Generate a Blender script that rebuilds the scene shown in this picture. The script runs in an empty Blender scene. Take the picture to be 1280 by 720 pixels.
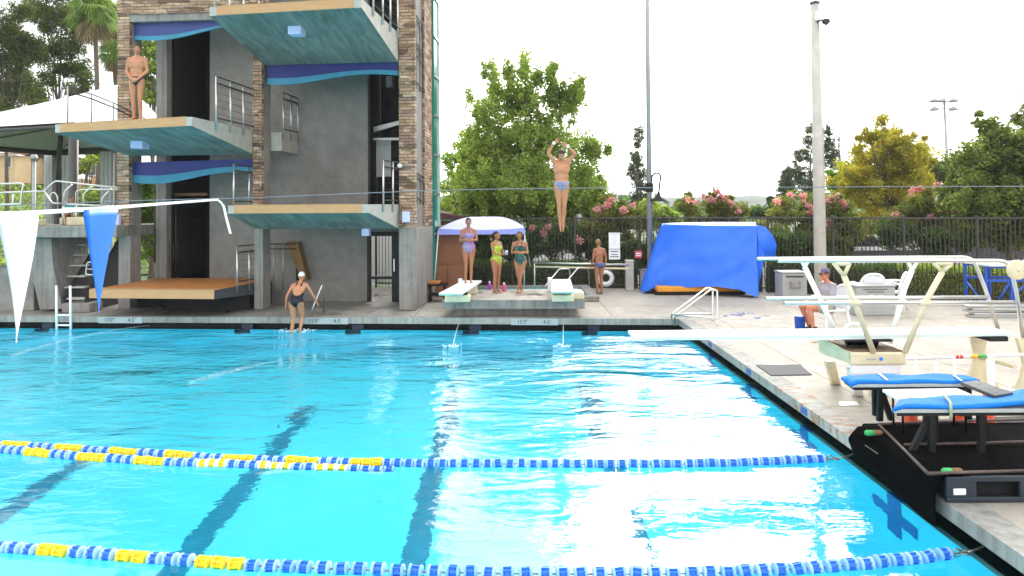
import bpy, bmesh, math, random
import numpy as np
from mathutils import Vector, Matrix, Euler
random.seed(7); rng = np.random.default_rng(7)
R = math.radians
COL = bpy.context.scene.collection
scene = bpy.context.scene

# ------------------------------------------------------------------ camera
F, PITCH, ROLL = 900.0, R(1.2), R(0.4)
CAM = Vector((0, 0, 3.0)); SH = -(104 + F * math.tan(PITCH)) / 1280
MC = Matrix.Rotation(R(90) + PITCH, 3, 'X') @ Matrix.Rotation(-ROLL, 3, 'Z')
cam = bpy.data.objects.new('camera', bpy.data.cameras.new('camera')); COL.objects.link(cam)
cam.data.lens = F / 1280 * 36; cam.data.sensor_width = 36; cam.data.shift_y = SH
cam.data.clip_start = .1; cam.data.clip_end = 5000
cam.matrix_world = Matrix.Translation(CAM) @ MC.to_4x4()
scene.camera = cam

def ray(px, py):
    return MC @ Vector(((px - 640) / F, (360 - py + SH * 1280) / F, -1))
def at_z(px, py, z):
    d = ray(px, py); return CAM + d * ((z - CAM.z) / d.z)
def at_y(px, py, y):
    d = ray(px, py); return CAM + d * ((y - CAM.y) / d.y)

# ------------------------------------------------------------------ tagging
def tag(o, label, cat, group=None, kind=None):
    if label: o['label'] = label
    if cat: o['category'] = cat
    if group: o['group'] = group
    if kind: o['kind'] = kind
    return o
def thing(name, label, cat, loc=(0, 0, 0), rz=0, group=None):
    o = bpy.data.objects.new(name, None); COL.objects.link(o)
    o.location = loc; o.rotation_euler = (0, 0, rz); o.empty_display_size = .2
    return tag(o, label, cat, group)
def copy_tree(o, parent=None):
    c = o.copy(); COL.objects.link(c); c.parent = parent
    for ch in list(o.children): copy_tree(ch, c)
    return c

# ------------------------------------------------------------------ mesh builder
class MB:
    def __init__(s): s.v = []; s.f = []; s.m = []; s.sm = []
    def add(s, vs, fs, mi=0, smooth=False):
        k = len(s.v); s.v += [tuple(p) for p in vs]
        for f in fs: s.f.append([i + k for i in f]); s.m.append(mi); s.sm.append(smooth)
        return s
    def box(s, x0, x1, y0, y1, z0, z1, mi=0, M=None):
        vs = [Vector(p) for p in ((x0,y0,z0),(x1,y0,z0),(x1,y1,z0),(x0,y1,z0),(x0,y0,z1),(x1,y0,z1),(x1,y1,z1),(x0,y1,z1))]
        if M is not None: vs = [M @ p for p in vs]
        return s.add(vs, [(0,3,2,1),(4,5,6,7),(0,1,5,4),(1,2,6,5),(2,3,7,6),(3,0,4,7)], mi)
    def bbox(s, x0, x1, y0, y1, z0, z1, b=.01, mi=0, M=None):
        "box with chamfered edges"
        bm = bmesh.new(); bmesh.ops.create_cube(bm, size=1)
        for v in bm.verts: v.co = Vector((x0 + (v.co.x + .5) * (x1 - x0), y0 + (v.co.y + .5) * (y1 - y0), z0 + (v.co.z + .5) * (z1 - z0)))
        bmesh.ops.bevel(bm, geom=bm.edges[:], offset=b, segments=2, affect='EDGES', profile=.5)
        bm.verts.ensure_lookup_table()
        vs = [v.co.copy() if M is None else M @ v.co for v in bm.verts]
        s.add(vs, [[v.index for v in f.verts] for f in bm.faces], mi); bm.free(); return s
    def prism(s, poly, a, b, mi=0):
        "poly: list of 3D points; extruded by vector b from offset a"
        a = Vector(a); b = Vector(b); n = len(poly)
        lo = [Vector(p) + a for p in poly]; hi = [p + b for p in lo]
        nrm = Vector((0, 0, 0))
        for i in range(n): nrm += lo[i].cross(lo[(i + 1) % n])
        if nrm.dot(b) > 0: fs = [list(range(n))[::-1], [n + i for i in range(n)]] + [(i, (i + 1) % n, n + (i + 1) % n, n + i) for i in range(n)]
        else: fs = [list(range(n)), [n + i for i in range(n)][::-1]] + [(i, n + i, n + (i + 1) % n, (i + 1) % n) for i in range(n)]
        return s.add(lo + hi, fs, mi)
    def hexa(s, b, t, mi=0):
        "b,t: four bottom and four top points, counter-clockwise from above"
        return s.add(list(b) + list(t), [(0,3,2,1),(4,5,6,7),(0,1,5,4),(1,2,6,5),(2,3,7,6),(3,0,4,7)], mi)
    def tube(s, pts, r, n=8, mi=0, closed=False, r1=None, caps=True):
        pts = [Vector(p) for p in pts]; L = len(pts)
        if L < 2: return s
        rs = [r if r1 is None else r + (r1 - r) * i / (L - 1) for i in range(L)] if not isinstance(r, (list, tuple)) else r
        def tan(i):
            if closed: return (pts[(i + 1) % L] - pts[i - 1]).normalized()
            if i == 0: return (pts[1] - pts[0]).normalized()
            if i == L - 1: return (pts[-1] - pts[-2]).normalized()
            return ((pts[i + 1] - pts[i]).normalized() + (pts[i] - pts[i - 1]).normalized() + Vector((1e-9, 0, 0))).normalized()
        t = tan(0); up = Vector((0, 0, 1)) if abs(t.z) < .9 else Vector((1, 0, 0))
        a = t.cross(up).normalized(); vs = []
        for i in range(L):
            t2 = tan(i); a = (a - t2 * a.dot(t2)).normalized(); b = t2.cross(a)
            for k in range(n):
                th = 2 * math.pi * k / n; vs.append(pts[i] + (a * math.cos(th) + b * math.sin(th)) * rs[i])
        fs = []
        for i in range(L if closed else L - 1):
            j = (i + 1) % L
            for k in range(n): fs.append((i*n+k, i*n+(k+1)%n, j*n+(k+1)%n, j*n+k))
        s.add(vs, fs, mi, True)
        if caps and not closed:
            k0 = len(s.v) - len(vs)
            s.f.append([k0 + k for k in range(n)][::-1]); s.m.append(mi); s.sm.append(False)
            s.f.append([k0 + (L-1)*n + k for k in range(n)]); s.m.append(mi); s.sm.append(False)
        return s
    def lathe(s, prof, c=(0,0,0), n=16, axis='Z', mi=0, M=None, smooth=True):
        c = Vector(c); vs = []; L = len(prof)
        for r, h in prof:
            for k in range(n):
                th = 2*math.pi*k/n; p = Vector((r*math.cos(th), r*math.sin(th), h))
                if axis == 'X': p = Vector((p.z, p.x, p.y))
                elif axis == 'Y': p = Vector((p.y, p.z, p.x))
                if M is not None: p = M @ p
                vs.append(c + p)
        fs = [(i*n+k, i*n+(k+1)%n, (i+1)*n+(k+1)%n, (i+1)*n+k) for i in range(L-1) for k in range(n)]
        fs.append(list(range(n))[::-1]); fs.append([(L-1)*n+k for k in range(n)])
        return s.add(vs, fs, mi, smooth)
    def build(s, name, mats, parent=None, loc=None):
        me = bpy.data.meshes.new(name); me.from_pydata(s.v, [], s.f)
        if not isinstance(mats, (list, tuple)): mats = [mats]
        for m in mats: me.materials.append(m)
        me.polygons.foreach_set('material_index', s.m)
        me.polygons.foreach_set('use_smooth', s.sm)
        # box-projected UVs in metres
        uv = me.uv_layers.new(name='UVMap'); co = np.array(s.v, dtype=float); d = np.zeros(len(me.loops) * 2)
        for p in me.polygons:
            n = p.normal; ax = max(range(3), key=lambda i: abs(n[i]))
            for li in p.loop_indices:
                v = co[me.loops[li].vertex_index]
                d[2*li], d[2*li+1] = (v[0], v[1]) if ax == 2 else ((v[0], v[2]) if ax == 1 else (v[1], v[2]))
        uv.data.foreach_set('uv', d)
        me.validate(); me.update()
        o = bpy.data.objects.new(name, me); COL.objects.link(o); o.parent = parent
        if loc is not None: o.location = loc
        return o

def arc(c, r, a0, a1, n, ax=Vector((1,0,0)), ay=Vector((0,0,1))):
    c = Vector(c); return [c + ax*(r*math.cos(a0+(a1-a0)*i/n)) + ay*(r*math.sin(a0+(a1-a0)*i/n)) for i in range(n+1)]
def rounded(pts, r=.08, n=5):
    "polyline with rounded corners"
    pts = [Vector(p) for p in pts]; out = [pts[0]]
    for i in range(1, len(pts)-1):
        a, b, c = pts[i-1], pts[i], pts[i+1]
        d1 = (a-b); d2 = (c-b); q = min(r, d1.length*.45, d2.length*.45)
        p0 = b + d1.normalized()*q; p1 = b + d2.normalized()*q
        for k in range(n+1):
            t = k/n; out.append(p0*(1-t)**2 + b*2*t*(1-t) + p1*t*t)
    out.append(pts[-1]); return out

# ------------------------------------------------------------------ materials
def nt(name):
    m = bpy.data.materials.new(name); m.use_nodes = True; t = m.node_tree
    return m, t, t.nodes['Principled BSDF']
def N(t, ty, **kw):
    n = t.nodes.new(ty)
    for k, v in kw.items():
        if k in n.inputs: n.inputs[k].default_value = v
        else: setattr(n, k, v)
    return n
def ramp(t, stops, fac):
    n = t.nodes.new('ShaderNodeValToRGB'); e = n.color_ramp.elements
    while len(e) < len(stops): e.new(.5)
    for i, (p, c) in enumerate(stops): e[i].position = p; e[i].color = (*c, 1)
    t.links.new(fac, n.inputs[0]); return n.outputs[0]
def mix(t, a, b, fac, blend='MIX'):
    n = t.nodes.new('ShaderNodeMix'); n.data_type = 'RGBA'; n.blend_type = blend
    for s, v in ((n.inputs[6], a), (n.inputs[7], b), (n.inputs[0], fac)):
        if isinstance(v, bpy.types.NodeSocket): t.links.new(v, s)
        elif isinstance(v, (tuple, list)): s.default_value = (*v, 1)
        else: s.default_value = v
    return n.outputs[2]
def bump(t, p, h, strength=.3, dist=.01):
    b = t.nodes.new('ShaderNodeBump'); b.inputs['Strength'].default_value = strength; b.inputs['Distance'].default_value = dist
    t.links.new(h, b.inputs['Height']); t.links.new(b.outputs[0], p.inputs['Normal']); return b
def coords(t, kind='Object', scale=(1,1,1)):
    c = t.nodes.new('ShaderNodeTexCoord'); m = t.nodes.new('ShaderNodeMapping'); m.inputs['Scale'].default_value = scale
    t.links.new(c.outputs[kind], m.inputs[0]); return m.outputs[0]
def noise(t, v, scale, detail=4, rough=.55, dist=0):
    n = N(t, 'ShaderNodeTexNoise', Scale=scale, Detail=detail, Roughness=rough, Distortion=dist); t.links.new(v, n.inputs['Vector']); return n.outputs[0]
def mul(c, k): return tuple(min(1, x*k) for x in c)
def mat(name, c, rough=.6, metal=0, var=.12, scale=3, bmp=0, bscale=40, stretch=(1,1,1), spec=.5, coat=0):
    m, t, p = nt(name); v = coords(t, 'Object', stretch)
    f = noise(t, v, scale, 5)
    t.links.new(ramp(t, [(.3, mul(c, 1-var)), (.7, mul(c, 1+var))], f), p.inputs['Base Color'])
    p.inputs['Roughness'].default_value = rough; p.inputs['Metallic'].default_value = metal
    p.inputs['Specular IOR Level'].default_value = spec; p.inputs['Coat Weight'].default_value = coat
    if bmp: bump(t, p, noise(t, v, bscale, 3), bmp, .004)
    return m
def concrete(name, c, stain=.35, wet=0, joints=0, streak=False, rough=.85):
    m, t, p = nt(name); v = coords(t, 'Object'); 
    big = noise(t, v, .55, 6, .6); med = noise(t, v, 3.5, 6, .65); fine = noise(t, v, 60, 3, .7)
    col = ramp(t, [(.25, mul(c, 1-stain)), (.5, c), (.8, mul(c, 1+stain*.5))], big)
    col = mix(t, col, ramp(t, [(.3, (.72,.72,.72)), (.7, (1.08,1.08,1.08))], med), .8, 'MULTIPLY')
    col = mix(t, col, ramp(t, [(.3, (.8,.8,.8)), (.7, (1.1,1.1,1.1))], fine), .7, 'MULTIPLY')
    if streak:
        vs = coords(t, 'Object', (6, 6, .35)); s = noise(t, vs, 1.6, 5, .6)
        col = mix(t, col, ramp(t, [(.35, (.62,.6,.57)), (.6, (1,1,1))], s), .8, 'MULTIPLY')
    rsock = None
    if wet:
        w = noise(t, v, .9, 5, .6, .6); wm = ramp(t, [(.5-.06*wet, (0,0,0)), (.5+.14, (1,1,1))] if wet >= 1 else [(.60, (0,0,0)), (.66, (1,1,1))], w)
        col = mix(t, col, mix(t, col, (.45,.43,.4) if wet >= 1 else (.66,.62,.58), 1, 'MULTIPLY'), wm)
        rr = ramp(t, [(0, (rough,)*3), (1, (.22,)*3)], wm); t.links.new(rr, p.inputs['Roughness'])
    else: p.inputs['Roughness'].default_value = rough
    if joints:
        b = N(t, 'ShaderNodeTexBrick', Scale=1.0); b.offset = 0; b.inputs['Brick Width'].default_value = joints; b.inputs['Row Height'].default_value = joints
        b.inputs['Mortar Size'].default_value = .012; b.inputs['Mortar Smooth'].default_value = .2
        b.inputs['Color1'].default_value = (1,1,1,1); b.inputs['Color2'].default_value = (.93,.93,.93,1); b.inputs['Mortar'].default_value = (.45,.43,.4,1)
        t.links.new(v, b.inputs['Vector']); col = mix(t, col, b.outputs[0], 1, 'MULTIPLY')
    t.links.new(col, p.inputs['Base Color']); bump(t, p, fine, .35, .003)
    return m
# ------------------------------------------------------------------ material library
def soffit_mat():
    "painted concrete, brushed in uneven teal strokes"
    m, t, p = nt('pool_tinted_soffit'); v = coords(t, 'Object', (3.2, .5, 1)); v1 = coords(t, 'Object')
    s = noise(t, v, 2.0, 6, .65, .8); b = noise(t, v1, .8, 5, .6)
    c = ramp(t, [(.3, (.13,.175,.16)), (.5, (.22,.26,.235)), (.72, (.37,.39,.35))], s)  # grey-green tint carries light thrown up from the pool
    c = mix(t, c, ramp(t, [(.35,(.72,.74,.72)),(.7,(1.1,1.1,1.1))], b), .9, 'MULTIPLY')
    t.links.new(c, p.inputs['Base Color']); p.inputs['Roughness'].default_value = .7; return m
def rusty_mat():
    m, t, p = nt('rust_stained_coping'); v = coords(t, 'Object'); s = noise(t, coords(t, 'Object', (1,3,1.2)), 3.5, 6, .7); b = noise(t, v, 30, 4, .7)
    c = ramp(t, [(.3,(.26,.26,.24)),(.6,(.44,.43,.40))], noise(t, v, 3, 6, .6)); c = mix(t, c, (.38,.17,.06), ramp(t, [(.5,(0,0,0)),(.6,(1,1,1))], s)); c = mix(t, c, ramp(t, [(.3,(.8,.8,.8)),(.7,(1.1,1.1,1.1))], b), .8, 'MULTIPLY')
    t.links.new(c, p.inputs['Base Color']); p.inputs['Roughness'].default_value = .85; bump(t, p, b, .4, .004); return m
M = {}
M['deck'] = concrete('deck_concrete', (.42,.38,.32), .25, .5, 2.4)
M['deck_wet'] = concrete('wet_deck_concrete', (.36,.33,.285), .3, 1.3, 2.4)
M['lip'] = concrete('coping_concrete', (.36,.36,.33), .35, 0, 0, True)
M['wall'] = concrete('tower_wall_concrete', (.27,.253,.23), .28)
M['column'] = concrete('column_concrete', (.33,.31,.285), .2, 0, 0, True)
M['block'] = concrete('stage_concrete', (.30,.285,.26), .4, 0, 0, True)
M['block_top'] = concrete('stage_top_concrete', (.50,.46,.40), .25, 1)
M['cream'] = concrete('painted_concrete_edge', (.50,.48,.42), .12)
M['steel'] = mat('brushed_steel', (.62,.61,.58), .28, .9, .06)
M['rail_grey'] = mat('galvanised_rail', (.42,.41,.39), .4, .6, .1)
M['rail_dark'] = mat('dark_rail', (.05,.045,.04), .5, .2)
M['white'] = mat('white_paint', (.78,.78,.76), .4, 0, .04)
M['plastic'] = mat('white_plastic', (.82,.83,.84), .35, 0, .03)
M['creampaint'] = mat('cream_paint', (.70,.62,.42), .45, 0, .12, 6)
M['black'] = mat('black_metal', (.010,.010,.011), .5, 0, .3, spec=.3)
M['rubber'] = mat('black_rubber', (.002,.002,.0022), .95, 0, .3, 6, .3, 60, spec=.04)
M['void'] = mat('black_and_shade', (.012,.012,.013), .9, 0, .2)  # near-black; also puts shade into tower interiors and undersides
M['fence'] = mat('bronze_fence_paint', (.035,.024,.022), .5, 0, .2)
M['tarp'] = mat('blue_tarpaulin', (.018,.16,.85), .38, 0, .12, 2, .5, 5)
M['tarp2'] = mat('dark_blue_tarpaulin', (.008,.05,.33), .5, 0, .15)
M['bluepad'] = mat('blue_pad', (.008,.17,.60), .7, 0, .12, 8, .2, 200, spec=.15)
M['bluemetal'] = mat('blue_metal_paint', (.012,.07,.42), .4, 0, .1)
M['padgrey'] = mat('grey_foam', (.42,.44,.43), .8, 0, .1, 10)
M['board'] = mat('springboard_surface', (.66,.80,.76), .55, 0, .06, 5, .3, 180)
M['boardedge'] = mat('springboard_edge', (.25,.55,.52), .5, 0, .06)
M['boardwhite'] = mat('white_springboard', (.83,.87,.84), .5, 0, .04, 5, .3, 160)
M['orange'] = mat('orange_platform_top', (.50,.185,.04), .6, 0, .12, 2, .2, 80)
M['orangeedge'] = mat('tan_platform_edge', (.52,.29,.13), .6, 0, .1, 4, 0, 40, (1,1,8))
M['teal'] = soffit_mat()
M['navy'] = mat('navy_fascia', (.012,.02,.17), .5, 0, .1)
M['violet'] = mat('violet_fascia', (.035,.055,.22), .5, 0, .1)
M['azure'] = mat('azure_fascia', (.03,.24,.36), .5, 0, .1)
M['tealfin'] = mat('teal_glass_fin', (.02,.22,.17), .15, 0, .2, .8)
M['brown'] = mat('brown_shed_paint', (.26,.10,.045), .7, 0, .12, 3)
M['woodstair'] = mat('stair_wood', (.20,.10,.03), .7, 0, .2)
M['roofdark'] = mat('dark_roof', (.09,.03,.03), .8, 0, .2)
M['tent'] = mat('white_tent_fabric', (.85,.85,.84), .7, 0, .03)
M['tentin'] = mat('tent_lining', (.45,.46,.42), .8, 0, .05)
M['tentframe'] = mat('tent_frame', (.06,.055,.05), .5, 0, .2)
M['curtain'] = mat('curtain_cloth', (.70,.71,.70), .85, 0, .06, 2, 0, 40, (3,3,.3))
M['canopyblue'] = mat('pale_blue_canopy', (.30,.35,.85), .7, 0, .08, 2)
M['canopywhite'] = mat('white_canopy_cloth', (.60,.62,.90), .7, 0, .06, 1.5)
M['greybin'] = mat('grey_plastic_bin', (.36,.36,.345), .55, 0, .06, 5)
M['darkgrey'] = mat('dark_grey_plastic', (.055,.055,.058), .8, 0, .1)
M['pole_c'] = concrete('pole_concrete', (.58,.53,.47), .06)
M['pole_g'] = mat('grey_pole_paint', (.34,.35,.35), .45, .3, .08)
M['blue'] = mat('blue_float_plastic', (.02,.17,.66), .35, 0, .15, 20)
M['midblue'] = mat('mid_blue_float_plastic', (.20,.43,.88), .35, 0, .1, 20)
M['lightblue'] = mat('pale_blue_float_plastic', (.32,.52,.86), .35, 0, .1, 20)
M['yellow'] = mat('yellow_float_plastic', (.90,.62,.015), .35, 0, .1, 20)
M['cream_f'] = mat('pale_yellow_float_plastic', (.90,.80,.45), .35, 0, .1, 20)
M['red'] = mat('red_float_plastic', (.75,.02,.07), .35, 0, .1, 20)
M['floatwhite'] = mat('white_float_plastic', (.82,.84,.88), .35, 0, .05)
M['flagblue'] = mat('blue_pennant_vinyl', (.03,.20,.80), .4, 0, .06, 8)
M['flagwhite'] = mat('white_pennant_vinyl', (.86,.88,.90), .4, 0, .04, 8)
M['cable'] = mat('steel_cable', (.22,.23,.25), .5, .4, .1)
M['pinkcup'] = mat('pink_plastic', (.72,.06,.22), .4)
M['purplecup'] = mat('magenta_plastic', (.45,.03,.40), .4)
M['cone'] = mat('orange_cone', (.80,.09,.02), .5)
M['yelloworange'] = mat('orange_yellow_pad', (.72,.30,.02), .5)
M['leafshape_bark'] = mat('bark', (.13,.10,.075), .9, 0, .3, 6, .6, 20, (1,1,.3))
M['stuccotan'] = mat('tan_stucco', (.58,.42,.24), .9, 0, .06)
M['stuccopink'] = mat('terracotta_stucco', (.46,.26,.15), .9, 0, .06)
M['stuccobeige'] = mat('beige_stucco', (.50,.44,.35), .9, 0, .06)
M['tile'] = mat('roof_tiles', (.30,.17,.11), .85, 0, .25, 20)
M['glass'] = mat('dark_window_glass', (.03,.035,.04), .08, 0, .1)
M['asphalt'] = mat('asphalt', (.055,.055,.055), .9, 0, .25, 2, .3, 90)
M['grass'] = mat('ground_grass', (.06,.10,.025), .95, 0, .45, 1.5, .5, 60)
M['hill'] = mat('hill_scrub', (.05,.075,.045), .95, 0, .6, .08, 0)
M['carwhite'] = mat('white_car_paint', (.78,.78,.78), .25, 0, .02, coat=.6)
M['cardark'] = mat('dark_car_paint', (.05,.05,.06), .25, 0, .02, coat=.6)
M['brightwall'] = mat('bright_white_panel', (.86,.86,.85), .8, 0, .04)
M['screen'] = mat('grey_windscreen_mesh', (.09,.085,.095), .9, 0, .15, 1)
M['whitewall'] = mat('white_wall', (.66,.65,.62), .85, 0, .08)
M['tilewhite'] = mat('white_tile', (.36,.40,.40), .3, 0, .08)
M['tileblue'] = mat('blue_tile', (.003,.008,.03), .3, 0, .1)
M['targetblue'] = mat('dark_blue_target_tile', (.01,.07,.36), .3, 0, .1)
M['ink'] = mat('dark_ink', (.02,.02,.03), .6)
M['foam'] = mat('white_water_foam', (.85,.92,.95), .5, 0, .05)
M['metal_hook'] = mat('hook_metal', (.35,.33,.3), .35, .8)
M['tape_green'] = mat('green_tape', (.03,.40,.10), .5)
M['tape_yellow'] = mat('yellow_tape', (.75,.45,.02), .5)
M['tape_red'] = mat('red_tape', (.6,.03,.02), .5)
M['signred'] = mat('red_sign_paint', (.65,.08,.10), .5)
M['signblue'] = mat('blue_sign_paint', (.02,.22,.55), .5)

def stone_mat():
    m, t, p = nt('stacked_ledgestone'); v = coords(t, 'UV')
    wob = N(t, 'ShaderNodeTexNoise', Scale=2.2, Detail=2); t.links.new(v, wob.inputs['Vector'])
    vv = N(t, 'ShaderNodeVectorMath', operation='MULTIPLY_ADD'); t.links.new(wob.outputs['Color'], vv.inputs[0]); vv.inputs[1].default_value = (.12,.035,0); t.links.new(v, vv.inputs[2])
    b = N(t, 'ShaderNodeTexBrick', Scale=1.0); b.offset = .37; b.offset_frequency = 2; b.squash = .6; b.squash_frequency = 3
    b.inputs['Brick Width'].default_value = .34; b.inputs['Row Height'].default_value = .082; b.inputs['Mortar Size'].default_value = .007
    b.inputs['Mortar Smooth'].default_value = .4; b.inputs['Bias'].default_value = 0
    b.inputs['Color1'].default_value = (0,0,0,1); b.inputs['Color2'].default_value = (1,1,1,1); b.inputs['Mortar'].default_value = (.5,.5,.5,1)
    t.links.new(vv.outputs[0], b.inputs['Vector'])
    sx = N(t, 'ShaderNodeTexVoronoi', Scale=1.0); mp = N(t, 'ShaderNodeMapping'); mp.inputs['Scale'].default_value = (2.4, 9.5, 1)
    t.links.new(vv.outputs[0], mp.inputs[0]); t.links.new(mp.outputs[0], sx.inputs['Vector'])
    hsv = N(t, 'ShaderNodeSeparateColor'); t.links.new(sx.outputs['Color'], hsv.inputs[0])
    col = ramp(t, [(0, (.17,.105,.07)), (.22, (.38,.245,.15)), (.42, (.54,.37,.235)), (.58, (.30,.18,.145)), (.75, (.66,.49,.345)), (1, (.44,.27,.165))], hsv.outputs[0])
    col2 = ramp(t, [(0, (.6,.6,.6)), (1, (1.15,1.1,1.05))], b.outputs[0])
    col = mix(t, col, col2, .8, 'MULTIPLY')
    col = mix(t, col, (.06,.045,.035), b.outputs['Fac'])
    fine = noise(t, v, 45, 4, .7); col = mix(t, col, ramp(t, [(.3,(.7,.7,.7)),(.7,(1.15,1.15,1.15))], fine), .8, 'MULTIPLY')
    t.links.new(col, p.inputs['Base Color']); p.inputs['Roughness'].default_value = .9
    h = N(t, 'ShaderNodeMath', operation='SUBTRACT'); t.links.new(hsv.outputs[1], h.inputs[0]); t.links.new(b.outputs['Fac'], h.inputs[1])
    bump(t, p, h.outputs[0], .9, .03); return m
M['stone'] = stone_mat()

def leaf_mat(name, dark, light, alt=None, altp=.85, trans=.55):
    m, t, p = nt(name)
    g = N(t, 'ShaderNodeNewGeometry'); v = coords(t, 'Object')
    stops = [(0, dark), (.75, light)]
    if alt: stops += [(altp, light), (1, alt)]
    c = ramp(t, stops, g.outputs['Random Per Island'])
    big = noise(t, v, .6, 3); c = mix(t, c, ramp(t, [(.3,(.62,.68,.6)),(.7,(1.3,1.25,1.2))], big), 1, 'MULTIPLY')
    t.links.new(c, p.inputs['Base Color']); p.inputs['Roughness'].default_value = .55; p.inputs['Specular IOR Level'].default_value = .3
    tr = N(t, 'ShaderNodeBsdfTranslucent'); t.links.new(mix(t, c, (1.0,1.25,.55), 1, 'MULTIPLY'), tr.inputs[0])
    mx = N(t, 'ShaderNodeMixShader'); mx.inputs[0].default_value = trans
    t.links.new(p.outputs[0], mx.inputs[1]); t.links.new(tr.outputs[0], mx.inputs[2])
    t.links.new(mx.outputs[0], t.nodes['Material Output'].inputs[0]); return m
M['leaf'] = leaf_mat('sycamore_leaves', (.15,.21,.05), (.44,.50,.13), (.60,.54,.16), .9)
M['leaf_dark'] = leaf_mat('dark_leaves', (.04,.075,.02), (.12,.18,.045))
M['leaf_euc'] = leaf_mat('eucalyptus_leaves', (.05,.068,.022), (.17,.20,.05), (.26,.24,.07), .88)
M['leaf_pine'] = leaf_mat('pine_needles', (.06,.085,.05), (.13,.16,.085), trans=.3)
M['leaf_yellow'] = leaf_mat('yellowing_leaves', (.28,.27,.04), (.58,.45,.065), (.62,.36,.05), .82)
M['leaf_bright'] = leaf_mat('bright_green_leaves', (.11,.20,.03), (.32,.42,.06))
M['leaf_palm'] = leaf_mat('palm_fronds', (.09,.15,.03), (.30,.40,.08), trans=.35)
M['palm_dead'] = leaf_mat('dry_palm_fronds', (.16,.10,.05), (.34,.24,.13), trans=.1)
M['leaf_mixed'] = leaf_mat('crape_myrtle_leaves', (.10,.13,.03), (.28,.28,.08), (.42,.18,.09), .9)
M['blossom'] = leaf_mat('pink_blossom', (.58,.17,.32), (.86,.42,.58))
M['leaf_olive'] = leaf_mat('olive_green_leaves', (.08,.105,.025), (.24,.28,.07), (.36,.33,.10), .9)
M['redleaf'] = leaf_mat('reddish_leaves', (.25,.06,.04), (.40,.13,.08))

def water_mat():
    m, t, p = nt('pool_water')
    out = t.nodes['Material Output']; t.nodes.remove(p)
    v = coords(t, 'Object', (1, 1, 1)); v2 = coords(t, 'Object', (.8, 1.7, 1))
    n1 = noise(t, v2, .55, 2, .5, .9); n2 = noise(t, v2, 2.6, 3, .5, .7); n3 = noise(t, v2, 9, 3, .55, .4)
    # calmer near the lane ropes, choppier further off
    pos = N(t, 'ShaderNodeSeparateXYZ'); t.links.new(v, pos.inputs[0])
    mr = N(t, 'ShaderNodeMapRange'); mr.inputs['From Min'].default_value = 6; mr.inputs['From Max'].default_value = 13
    mr.inputs['To Min'].default_value = .15; mr.inputs['To Max'].default_value = 1.3; t.links.new(pos.outputs[1], mr.inputs[0])
    def mm(a, k, op='MULTIPLY'):
        n = N(t, 'ShaderNodeMath', operation=op)
        for s, x in zip(n.inputs, (a, k)):
            if isinstance(x, bpy.types.NodeSocket): t.links.new(x, s)
            else: s.default_value = x
        return n.outputs[0]
    h = mm(mm(n1, 1.1), mm(mm(n2, .42), mm(n3, .06), 'ADD'), 'ADD'); patch = ramp(t, [(.38,(.45,)*3),(.62,(1.25,)*3)], noise(t, v, .28, 2, .5)); h = mm(mm(h, mr.outputs[0]), patch)
    b = N(t, 'ShaderNodeBump'); b.inputs['Strength'].default_value = 1; b.inputs['Distance'].default_value = .085; t.links.new(h, b.inputs['Height'])
    rf = N(t, 'ShaderNodeBsdfRefraction', IOR=1.33, Roughness=0.0); rf.inputs['Color'].default_value = (.56,.965,1,1)
    gl = N(t, 'ShaderNodeBsdfGlossy', Roughness=.02); gl.inputs['Color'].default_value = (1,1,1,1)
    fr = N(t, 'ShaderNodeFresnel', IOR=1.33)
    for n in (rf, gl, fr): t.links.new(b.outputs[0], n.inputs['Normal'])
    mx = N(t, 'ShaderNodeMixShader'); t.links.new(fr.outputs[0], mx.inputs[0]); t.links.new(rf.outputs[0], mx.inputs[1]); t.links.new(gl.outputs[0], mx.inputs[2])
    t.links.new(mx.outputs[0], out.inputs[0]); return m
M['water'] = water_mat()
M['plaster'] = mat('pool_plaster', (.28,.87,.99), .7, 0, .05, 1.2)
M['plaster_wall'] = mat('pool_wall_plaster', (.24,.80,.97), .7, 0, .06, 1.2)
M['laneline'] = mat('dark_lane_tile', (.03,.27,.40), .6, 0, .2)
M['thinwater'], _t, _p = nt('falling_water'); _p.inputs['Base Color'].default_value = (.8,.9,.95,1); _p.inputs['Alpha'].default_value = .4; _p.inputs['Roughness'].default_value = .1
M['spray'], _t, _p = nt('thin_spray'); _p.inputs['Base Color'].default_value = (.9,.96,1,1); _p.inputs['Roughness'].default_value = .3
_v = coords(_t, 'Object'); _n = noise(_t, _v, 22, 3); _t.links.new(ramp(_t, [(.4,(.0,)*3),(.75,(.26,)*3)], _n), _p.inputs['Alpha'])

M['rusty'] = rusty_mat()
# ------------------------------------------------------------------ pool, deck, ground
XR = 3.87
E0 = at_z(0, 395.2, .3); E1 = at_z(846, 398.6, .3)
dE = (E1 - E0) / (E1.x - E0.x)
def farY(x): return E0.y + dE.y * (x - E0.x)
XL, YN = -26.0, -8.0
def offY(x, d): return farY(x) + d
def struct(name, mb, m, label=None):
    o = mb.build(name, m); o['kind'] = 'structure'; return o
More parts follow.
